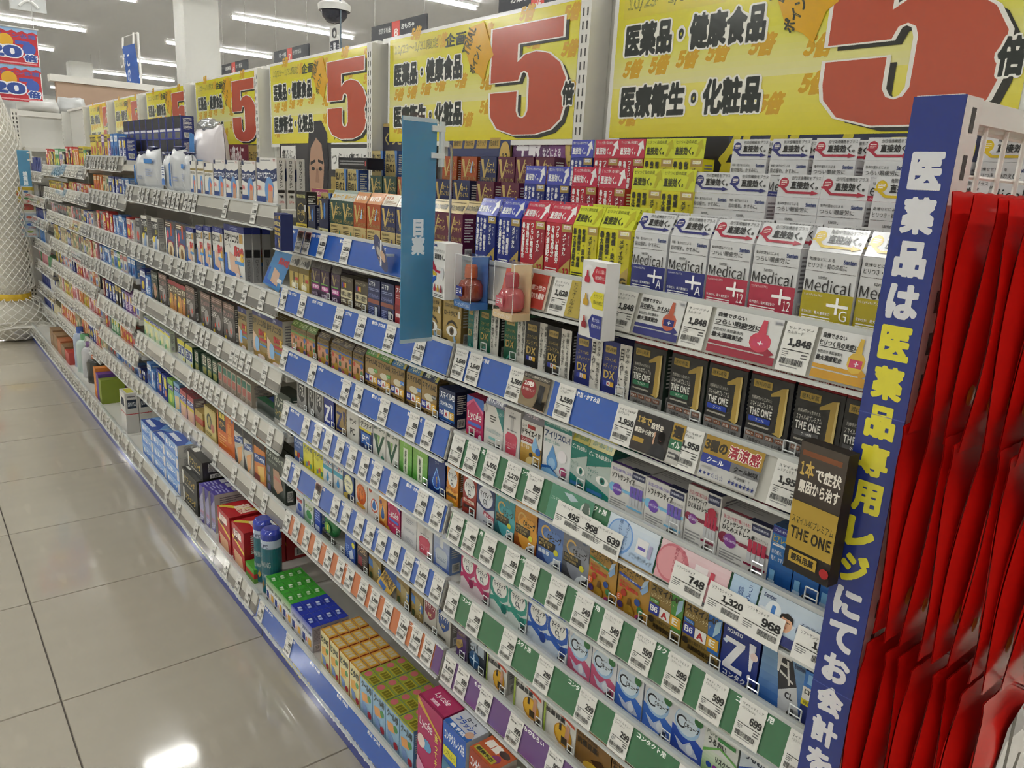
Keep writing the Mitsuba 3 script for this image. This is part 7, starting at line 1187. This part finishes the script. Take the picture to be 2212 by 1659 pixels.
for i, (x, w, h, lab, rz) in enumerate(((-3.76, .13, .15, 'blue and white ice bag, leftmost on the fourth top shelf', 12), (-3.595, .19, .17, 'plump clear-white ice bag, second on the fourth top shelf', 6), (-3.345, .13, .15, 'white ice bag with blue printed label, third on the fourth top shelf', -4), (-3.205, .14, .17, 'white ice bag leaning right with crumpled top, fourth on the fourth top shelf', 8), (-3.08, .10, .15, 'narrow foil-topped ice bag beside the white patch cartons', -6))):
    m = pillow(w, h, .026, 'c3c6ca', i + 1); f = M()
    fc = Face(f, (-w * .30, -.0305, h * .16), (1, 0, 0), (0, 0, 1), w * .6, h * .62)
    fc.draw([('r', .1, .05, .9, .9, 'cfd4da'), ('l', .2, .45, .8, .86, 4, '3a4a7c'), ('p', [(.12, .08), (.88, .08), (.88, .3), (.5, .38), (.12, .3)], '4a72b4')] if i == 2 else [('p', [(0, .1), (.22, .0), (.2, .9), (.04, .8)], '3f6fb0'), ('l', .4, .2, .9, .4, 2, '8a96b4')] if i in (0, 3) else [('r', .2, .8, 1, .98, '3f7cc0'), ('l', .3, .3, .9, .6, 4, '9aa4bc')])
    knot = M(); knot.lathe([(.010, h * .93, '23284e'), (.016, h * .985), (.024, h * 1.05), (.014, h * 1.07), (0, h * 1.06)], 0, 0, '2a3058', 9)
    thing('ice_bag', [('bag', m.ply('foil', True)), ('label', f.ply('paper')), ('top', knot.ply('foil'))], lab, 'ice bag', (x, .887, RAILS[3][0] - .0095), rz)
m = M(); m.box(-3.914, -3.335, .925, 1.090, 1.425, 1.4405, 'dcdad5')
for q in ((-3.91, .93), (-3.34, .93), (-3.91, 1.085), (-3.34, 1.085)): m.box(q[0] - .0035, q[0] + .0035, q[1] - .0035, q[1] + .0035, RAILS[3][0] - .0095, 1.4255, 'cfcdc8')
thing('display_riser', m.ply('steel'), 'white step shelf under the navy tablet boxes behind the ice bags', 'display riser')
for row in range(2):
    for i in range(9):
        xx = -4.325 + .1095 * i
        thing('tablet_carton', build('navy9', .105, .0905), f"navy tablet box with black head, {nth(i)} from left in the {('lower', 'upper')[row]} row", 'carton', (xx, .935, (1.4425 if xx < -3.95 else 1.441) + .0915 * row), 0, f"navy tablet boxes, {('lower', 'upper')[row]} row")
m = pillow(.27, .26, .045, 'd2ccd0', 9); sp = M(); fs = Face(sp, (-.08, -.051, .12), (1, 0, 0), (0, 0, 1), .14, .12); fs.draw([('p', [(.0, .0), (.35, .0), (.4, .9), (.1, .95)], '3f7ab8'), ('r', .0, .0, .9, .12, '6f9ac8')])
k1 = M(); k1.tm(trimesh.creation.icosphere(subdivisions=3, radius=1).apply_transform(np.diag([.085, .03, .026, 1])).apply_translation([.0, 0, .262]), 'b9bcbc')
kv = k1.v[0]; kv += .014 * (np.stack([meshkit.noise(kv * 60 + 7 * j, j) for j in range(3)], -1) - .5)
thing('refill_bag', [('bag', m.ply('foil', True)), ('label', sp.ply('paper')), ('foil_top', k1.ply('chrome'))], 'large crumpled silver and white bag in front of the dark red board', 'bag', (-3.15, .985, RAILS[3][0] - .0095), 6)
F_ = [z - .010 for z in RAILS[3]]
shelf_row(f'second shelf of {FB}', .865, F_[1], [('gen_grey0', -3.905, .07, .12), ('fait', -3.810, .10), ('fait', -3.632, .10), ('knee', -3.402, .118), ('knee', -3.252, .118), ('loxs', -3.115, .095, .14)], PN)
shelf_row(f'third shelf of {FB}', .865, F_[2], [('gen_navy0', -3.90, .085), ('gen_blue1', -3.80, .085), ('bans', -3.69, .11, .13), ('ptchd', -3.565, .12), ('zfait', -3.425, .122), ('zfait', -3.298, .122), ('ptchd', -3.165, .12)], PN)
shelf_row(f'fourth shelf of {FB}', .865, F_[3], [('grpk', -3.895, .085), ('grpk', -3.805, .085), ('grpk', -3.715, .085), ('grpk', -3.625, .085), ('grpk', -3.535, .085), ('ylpk', -3.334), ('ylpk', -3.218), ('thin', -3.095)], PN)
shelf_row(f'fifth shelf of {FB}', .865, F_[4], [('gen_blue0', -3.90, .075), ('gen_blue1', -3.815, .075), ('nvycp', -3.725), ('nvycp', -3.62, .08), ('grncp', -3.53), ('bluecp', -3.437), ('redcp', -3.345, .095), ('redcp', -3.243, .095)], PN)
for i in range(3): thing(PN, boxply(0, .10, 0, .06, 0, .026, 'carton', ('b49a5a', 'a8503c', 'b49a5a')[i]), f"flat gold and red plaster pack, {nth(i)} from bottom on fourth bay fifth shelf", 'carton', (-3.14, .868, F_[4] + .0265 * i), 0, 'flat plaster packs')
kind('whb', 'white boxed bath care with black label', .11, .205, .058, 'cfcdc9', [('r', .22, .66, .80, .86, '1e2a3c'), ('r', 0, .48, 1, .50, 'b03a40')], side='c4c2be', top='c6c6c0', topops=[('r', .1, .2, .9, .8, 'b8b43a')], sideops=[('r', .16, .62, .86, .84, '1e2a3c'), ('t', 'ロハハバス', .22, .67, .80, .79, 'e6e8ec', 2, 28), ('r', 0, .47, 1, .49, 'b03a40'), ('l', .2, .88, .8, .95, 1, '6a6a6e')])
for i in range(2): thing('bottom_shelf_carton', build('whb'), f"white boxed bath care with black label, {('front', 'rear')[i]} of the pair", 'carton', (-4.062, .768 + .0605 * i, BZ))
for i, c in enumerate(('cc7a30', '5a3a86', '7a8a2c')):
    thing('bottom_shelf_carton', boxply(0, .06, 0, .16 - .02 * i, 0, .175 - .02 * i, 'carton', c), f"{('orange', 'purple', 'olive green')[i]} boxed bath salts in the fifth bay's bottom", 'carton', (-4.72 + .062 * i, .768, BZ))
# jars, tubs and brown packs at the bottom of the far bays
for i, (x, r_, h_, c, c2, lab) in enumerate(((-5.35, .055, .24, 'b9c8c4', '5f9a6a', 'tall pale green refill bottle'), (-5.20, .05, .22, 'c2c2c6', '6a4a7c', 'white and violet tub'), (-5.05, .05, .17, '3a3a36', 'b0603c', 'dark jar with orange lid'), (-5.50, .045, .26, 'a8b4c8', '2f4f9c', 'white bottle with blue cap'))):
    m = M(); m.lathe([(0, 0), (r_, .001), (r_, h_ * .72), (r_ * .8, h_ * .82), (r_ * .45, h_ * .85, c2), (r_ * .45, h_, c2), (0, h_ + .001, c2)], 0, 0, c, 18)
    thing('toiletry_bottle', m.ply('glossy', True), f'{lab} on a far bottom shelf', 'bottle', (x, .84, BZ))
for i in range(5): thing('bottom_shelf_carton', boxply(0, .14, 0, .2, 0, .12 - .01 * i, 'foil', ('8a6a4a', '8f7050', 'a8623c', '7c5f40', 'b03a30')[i]), f"brown refill pack, {nth(i)} from left at the far bottom shelf", 'carton', (-6.30 + .152 * i, .77, BZ), 0, 'brown refill packs')

PAL = {4: ['yellow yellow purple purple blue navy white', 'orange orange cream navy navy blue red', 'grey red red blue blue white white', 'navy blue cream green white blue blue', 'maroon navy black navy purple white', 'red green orange red grey cream', 'grey blue white blue navy'],
       5: ['red red orange yellow green black', 'yellow orange white red orange red', 'pink grey cream navy white yellow', 'cream grey navy cream red pink', 'red pink white orange black', 'orange yellow pink red white', 'orange navy red cream'],
       6: ['red yellow green white black', 'yellow yellow grey red', 'white grey grey cream', 'yellow cream navy', 'yellow white navy', 'cream yellow pink', 'red orange cream'],
       7: ['navy navy grey', 'grey black white', 'navy white', 'blue grey', 'pink green', 'navy white', 'navy cream']}
rest = M()
for bay in (4, 5, 6, 7):
    for r, zz in enumerate(RAILS[bay]):
        pal = PAL[bay][r].split(); x = BAYS[bay + 1] + .012; seen = {}
        up = (RAILS[bay][r - 1] - zz - .085) if r else .2
        while x < BAYS[bay] - .075:
            c = pal[min(len(pal) - 1, int((x - BAYS[bay + 1]) / (BAYS[bay] - BAYS[bay + 1]) * len(pal)))]
            if rng.random() < .2: c = rng.choice(pal)
            v = rng.random() < .5; w = round(rng.choice((.055, .062, .07)), 3); h = min(.095 if v else .115, up)
            if bay < 7:
                i = seen.get(c, 0); seen[c] = i + 1
                thing('medicine_carton', build(f'gen_{c}{int(v)}', w, round(h, 2)), f"small {c} medicine carton, {nth(i)} {c} one from left, {SHELFNAME[r]} shelf of {BAYNAME[bay]} bay", 'carton', (x, .866, zz - .010), 0, f'medicine cartons on the {SHELFNAME[r]} shelf of the {BAYNAME[bay]} bay')
            else: rest.box(x, x + w, .866, .91, zz - .010, zz - .010 + h, dict((g[0], g[1]) for g in GEN)[c])
            x += w + rng.choice((.004, .006, .02))
thing('medicine_carton_rows', rest.ply('carton'), 'rows of tiny medicine cartons at the farthest left shelves', 'cartons', kind='stuff')

# ------------------------------------------------------------------ far end: cross shelf, net bag, posters
m = M(); m.box(-7.40, -7.36, .84, 3.4, 0, 1.745, 'cfcec9')
tb = M(); tb.box(-7.42, -7.335, .80, 3.4, 1.745, 1.785, 'dedcd6')
sh = M(); sh.box(-7.36, -7.24, .85, 1.16, 1.480, 1.510, 'd8d6cf')
ps = M()
ps.box(-7.37, -7.325, .79, .838, 0, 1.79, 'd9d7d0'); f = Face(ps, (-7.325, .79, 0), (0, 1, 0), (0, 0, 1), .048, 1.79)
z = .05
while z < 1.77:
    f.draw([('r', .16, z / 1.79, .34, (z + .018) / 1.79, '38362f'), ('r', .62, z / 1.79, .80, (z + .018) / 1.79, '38362f')]); f.k = 0; z += .032
thing('end_shelving', [('panel', m.ply('steel')), ('top_board', tb.ply('steel')), ('ledge', sh.ply('steel')), ('slotted_post', ps.ply('steel'))], 'grey-white cross shelving unit with slotted post at the far left end', 'shelving')
m = pillow(.30, .10, .07, 'd6d6d4', 21); thing('wrapped_bundle', m.ply('foil', True), 'white wrapped bundle lying on top of the far cross shelf', 'bundle', (-7.38, .98, 1.786), 80)
m = pillow(.22, .13, .06, 'c6c8c9', 22); thing('wrapped_bundle', m.ply('foil', True), 'silver crumpled bundle on top of the far cross shelf', 'bundle', (-7.38, 1.22, 1.786), 70)
m = pillow(.34, .11, .07, 'd2d2d0', 23); m.tm(trimesh.creation.icosphere(subdivisions=2, radius=.035).apply_translation([-.15, 0, .05]), 'c8963c'); thing('wrapped_bundle', m.ply('foil', True), 'white bundle with orange end on top of the far cross shelf', 'bundle', (-7.39, 1.55, 1.786), 75)
thing('storage_rack', boxply(-8.6, -8.5, 1.3, 2.9, 1.2, 2.12, 'paper', 'a88f7c'), 'beige board rising behind the far cross shelf', 'panel')
scene['storage_rack__frame'] = boxply(-8.62, -8.48, 1.25, 2.95, 2.121, 2.18, 'paper', 'd6d4ce')
scene['storage_rack__base'] = boxply(-8.6, -8.5, 1.3, 2.9, 0, 1.199, 'paper', 'c9c5bd')

def poster_x(x, y0, y1, z0, z1, base, ops, lab, name='promotion_poster'):
    m = M(); m.box(x - .003, x, y0, y1, z0, z1, 'e6e6e6')
    Face(m, (x, y0, z0), (0, 1, 0), (0, 0, 1), y1 - y0, z1 - z0).draw([('r', 0, 0, 1, 1, base)] + ops)
    thing(name, m.ply('paper'), lab, 'poster')
RED20 = [('r', 0, .88, 1, 1, '8fb0d6'), ('p', [(0, .88)] + [(i / 12, .88 + (.06 if i % 2 else 0)) for i in range(13)] + [(1, .84), (0, .84)], 'b83a44'), ('t', 'プロテイン各種', .05, .74, .97, .86, '5a5f9c', 2, 36), ('c', .46, .63, .13, 'd8a83c'), ('r', .62, .57, .86, .67, '4a5fae'), ('c', .84, .46, .11, '4a62b0'),
         ('t', '20', .08, .17, .74, .55, 'e8e8f0', 10, 60), ('t', '20', .11, .20, .71, .52, '3c5296', 4, 60), ('t', '倍', .72, .10, .98, .34, 'e8e8f0', 9, 50), ('t', '倍', .74, .12, .96, .32, '3c5296', 3, 50), ('l', .05, .02, .95, .1, 1, 'd89aa0')]
poster_x(-7.32, .62, 1.02, 2.115, 2.378, 'b83a44', [('r', .985, 0, 1, 1, 'ececec')] + RED20, 'red poster with blue 20 hung high at the far left, upper one')
poster_x(-7.32, .62, 1.02, 1.850, 2.108, 'b83a44', [('r', .985, 0, 1, 1, 'ececec')] + RED20, 'red poster with blue 20 hung high at the far left, lower one')
rd = M(); rd.tube([(-7.32, .5, 2.384), (-7.32, 1.03, 2.384)], .006, 'c9cccc', 6); rd.tube([(-7.32, .66, 2.384), (-7.32, .66, CEIL)], .0025, 'b9bbbb', 4); rd.tube([(-7.32, 1.0, 2.384), (-7.32, 1.0, CEIL)], .0025, 'b9bbbb', 4)
thing('hanging_rail', rd.ply('steel'), 'thin white rail carrying the red posters from the ceiling', 'rail')
GRID = []
for j in range(3):
    for i in range(5):
        GRID += [('r', .02 + .195 * i, .55 + .135 * j, .185 + .195 * i, .67 + .135 * j, ('d8cf6a', 'd8c9c0', 'c9a860', 'd2d0c8', '9a5a4a')[(i + 2 * j) % 5]), ('t', '20', .07 + .195 * i, .56 + .135 * j, .17 + .195 * i, .60 + .135 * j, 'b8443c', 2, 24), ('e', .08 + .195 * i, .64 + .135 * j, .04, .022, ('4a6a9a', '8a3a3a', '4a7a4a')[(i + j) % 3])]
        GRID += [('r', .02 + .195 * i, .03 + .145 * j, .185 + .195 * i, .16 + .145 * j, ('b9c4cc', 'c6c8c4', 'a8b8c4')[(i + j) % 3]), ('t', '298', .06 + .195 * i, .035 + .145 * j, .18 + .195 * i, .07 + .145 * j, 'b8443c', 1, 24), ('e', .09 + .195 * i, .11 + .145 * j, .05, .026, ('8a9a5a', '3a5aa0', 'a85a4a', '4a8a7a')[(i * 2 + j) % 4])]
poster_x(-7.14, .46, .866, .825, 1.208, 'd6d2b8', [('r', 0, 0, 1, .48, 'bccad4'), ('r', 0, .935, 1, 1, 'd2b844'), ('t', '感謝祭', .10, .94, .58, .995, '2f4a9a', 2, 36), ('r', 0, .48, 1, .51, 'e2e2dc')] + GRID, 'yellow and blue bargain flyer hung in front of the net bag')
poster_x(-7.335, .40, .728, .10, .80, 'd9d5cf', [('r', 0, .86, 1, 1, 'b0382f'), ('c', .8, .84, .16, 'd8b03a'), ('t', '1,99', .2, .44, .98, .60, 'b0342f', 3, 50), ('r', 0, .34, 1, .38, '4a4a7a'), ('l', .1, .2, .9, .3, 2, '6a6a6a')], 'white price poster with red 1,99 behind the net bag at far left')
# net bag: a knotted mesh sack of white cord, hung from a hook and resting on the floor
nb = M(); NC = (-7.20, .655)
def net_r(z): return .012 + (.145 * min(1, max(0, (2.05 - z) / .5)) if z > .40 else 0) + (.150 if z <= .40 else 0) * 1.0 + (.10 * max(0, 1 - ((z - .16) / .2) ** 2) if z < .36 else 0) - (.05 if .36 < z < .42 else 0)
zs = np.concatenate([np.linspace(.03, .40, 12), np.linspace(.44, 2.05, 34)])
for sgn in (1, -1):
    for k in range(20):
        pts = [(NC[0] + net_r(z) * .75 * math.cos(2 * math.pi * k / 20 + sgn * z * 5), NC[1] + net_r(z) * math.sin(2 * math.pi * k / 20 + sgn * z * 5), z) for z in zs]
        nb.tube(pts, .0042, 'e4e2da', 4)
fill = M(); fill.lathe([(0, .012), (.13, .014), (.205, .10), (.225, .18), (.19, .28), (.09, .345), (.115, .46), (.14, 1.0), (.135, 1.5), (.02, 2.0), (0, 2.05)], NC[0], NC[1], 'd8d5ca', 16)
for v_ in fill.v: v_[:, 0] = NC[0] + (v_[:, 0] - NC[0]) * .7
band = M(); band.lathe([(.125, .335), (.128, .36), (.122, .385)], NC[0], NC[1], 'd8b43a', 18)
coil = M()
for k in range(6): coil.tube([(NC[0] + .17 + .03 * math.sin(t + k), NC[1] + (.17 + .012 * k) * math.cos(t), .09 + .045 * math.sin(t * 1.0) + .008 * k) for t in np.linspace(-.4, 3.4, 16)], .007, 'e8e6de', 5)
hk = M(); hk.tube([(-7.20, .655, 2.02), (-7.20, .655, 2.30), (-7.20, .70, 2.36), (-7.31, .74, 2.384)], .004, 'd2d2d0', 5)
thing('net_bag', [('net', nb.ply('paper')), ('filling', fill.ply('paper', True)), ('tie_band', band.ply('paper')), ('cord_coil', coil.ply('paper')), ('hanging_cord', hk.ply('paper'))], 'tall white net bag tied with a yellow band, standing at the far left', 'net bag')

# ------------------------------------------------------------------ hung from the ceiling behind the shelves
def aisle_sign(xc, y, z0, z1, w, no, t1, t2, lab):
    m = M(); m.box(xc - w / 2, xc + w / 2, y, y + .02, z0, z1, '33353a')
    f = Face(m, (xc - w / 2, y, z0), (1, 0, 0), (0, 0, 1), w, z1 - z0); f.draw([('r', .395, 0, .545, 1, 'c8524a'), ('t', no, .44, .30, .51, .66, 'f0eae6', 1, 40), ('t', t1, .15, .55, .37, .82, 'e2e2e0', 1, 44), ('t', t2, .57, .55, .80, .82, 'e2e2e0', 1, 44)])
    c = M()
    for q in (-.45, .45): c.tube([(xc + q * w, y + .01, z1 - .002), (xc + q * w, y + .01, CEIL)], .003, 'b9bab8', 4)
    thing('aisle_sign', [('panel', m.ply('paper')), ('wire', c.ply('steel'))], lab, 'sign')
AY = 4.6
for xc, no, t1, t2, lab in ((-1.213, '52', 'お菓子', '飲料', 'dark hanging aisle sign numbered 52 above the nearest posters'), (-1.747, '8', 'おすすめ品', 'おもちゃ', 'dark hanging aisle sign for toys, right of the security camera'), (-2.392, '7', 'スポーツ用品', 'おすすめ品', 'dark hanging aisle sign left of the security camera'), (-2.892, '6', '自転車用品', 'カー用品', 'dark hanging aisle sign beside the near column'), (-5.2, '5', '文具', '雑貨', 'tiny dark hanging aisle sign far left')):
    aisle_sign(xc * AY, AY, 1.43 + .313 * AY, 1.43 + .362 * AY, 1.20, no, t1, t2, lab)
CY = 2.7; cx_ = -2.088 * CY
m = M(); m.lathe([(0, 2.50, '2a2c38'), (.055, 2.505, '2a2c38'), (.088, 2.54, '2a2c38'), (.095, 2.575, '33353f'), (.115, 2.578, 'dcdcda'), (.12, 2.62, 'e2e2e0'), (.06, 2.66, 'dcdcda'), (.03, 2.67, 'd2d2d0'), (.03, 2.75, 'd2d2d0')], cx_, CY, 'dcdcda', 22)
st = M(); st.tube([(cx_, CY, 2.74), (cx_, CY, CEIL)], .02, 'd6d6d4', 8); st.tube([(cx_ + .05, CY, 2.64), (cx_ + .10, CY, 2.72), (cx_ + .06, CY, 2.85), (cx_ + .10, CY, 2.6), (cx_ + .10, CY, 2.2)], .006, '5f6f7c', 5)
bn = M(); bn.box(cx_ - .085, cx_ + .085, CY, CY + .004, 1.90, 2.485, 'e2e2e0'); f = Face(bn, (cx_ - .085, CY, 1.90), (1, 0, 0), (0, 0, 1), .17, .585)
f.draw([('r', .06, 0, .94, .82, '2c2f3c'), ('v', '防犯カメラ作動中', .36, .04, .64, .80, 'f2f2f2', 2, 44), ('l', .1, .1, .24, .78, 20, 'b8bac4'), ('l', .76, .1, .9, .78, 20, 'b8bac4'), ('e', .5, .91, .2, .06, '3a3a3e'), ('e', .56, .90, .1, .035, 'e2e2e0')])
wr2 = M(); wr2.tube([(cx_, CY + .002, 2.50), (cx_, CY + .002, 2.484)], .004, 'd6d6d4', 5)
thing('security_camera', [('dome', m.ply('glossy', True)), ('stem', st.ply('steel')), ('banner', bn.ply('paper')), ('cord', wr2.ply('steel'))], 'white dome security camera with dark vertical warning banner below it', 'security camera')
FY = 2.1
m = M(); fx0, fx1 = -4.525 * FY, -4.265 * FY
for i in range(10):
    a0, a1 = i / 10, (i + 1) / 10
    for s0, s1 in ((0, 1),):
        ya, yb = FY + .03 * math.sin(a0 * 5), FY + .03 * math.sin(a1 * 5)
        m.quad((fx0, ya, 2.62 - 1.6 * a0), (fx0, yb, 2.62 - 1.6 * a1), (fx1, yb, 2.60 - 1.6 * a1), (fx1, ya, 2.60 - 1.6 * a0), '3d66b8')
f = Face(m, (fx0, FY - .036, 1.02), (1, 0, 0), (0, 0, 1), fx1 - fx0, 1.6); f.draw([('v', 'このオレンジ', .60, .40, .86, .93, 'dfe6f4', 1, 40), ('v', 'レジ', .25, .52, .50, .72, 'f2f4f8', 2, 44), ('t', 'この', .1, .86, .5, .94, 'f0f2f6', 1, 40)])
p = M(); p.tube([(-4.21 * FY, FY + .02, .0), (-4.232 * FY, FY + .02, 2.70)], .011, 'e6e6e4', 8); p.tube([(-4.545 * FY, FY + .02, 2.715), (-4.23 * FY, FY + .02, 2.695)], .006, 'd2d2d0', 6)
for q in (fx0 + .03, fx1 - .05): p.tube([(q, FY + .01, 2.71), (q, FY, 2.60)], .010, 'e6e6e4', 6)
p.lathe([(0, .0), (.20, .001), (.20, .05), (.03, .09), (0, .09)], -4.21 * FY, FY + .02, 'c9c9c7', 16)
thing('banner_flag', [('cloth', m.ply('paper')), ('pole', p.ply('steel'))], 'blue vertical banner flag on a white pole behind the posters', 'flag')
for x, y, z0, lab in ((-8.1 * 1.0, .95, 2.62, 'small grey ceiling-hung box with a curved handle at upper left'),):
    m = M(); m.box(x - .01, x + .05, y - .0, y + .26, z0, z0 + .12, 'b9bcbc'); m.tube([(x + .055, y + .06 + .14 * t, z0 + .03 + .05 * math.sin(math.pi * t)) for t in np.linspace(0, 1, 8)], .012, 'e2e4e2', 6)
    m.tube([(x + .02, y + .13, z0 + .12), (x + .02, y + .13, CEIL)], .006, '8a929a', 6)
    thing('ceiling_unit', m.ply('steel'), lab, 'ceiling unit')
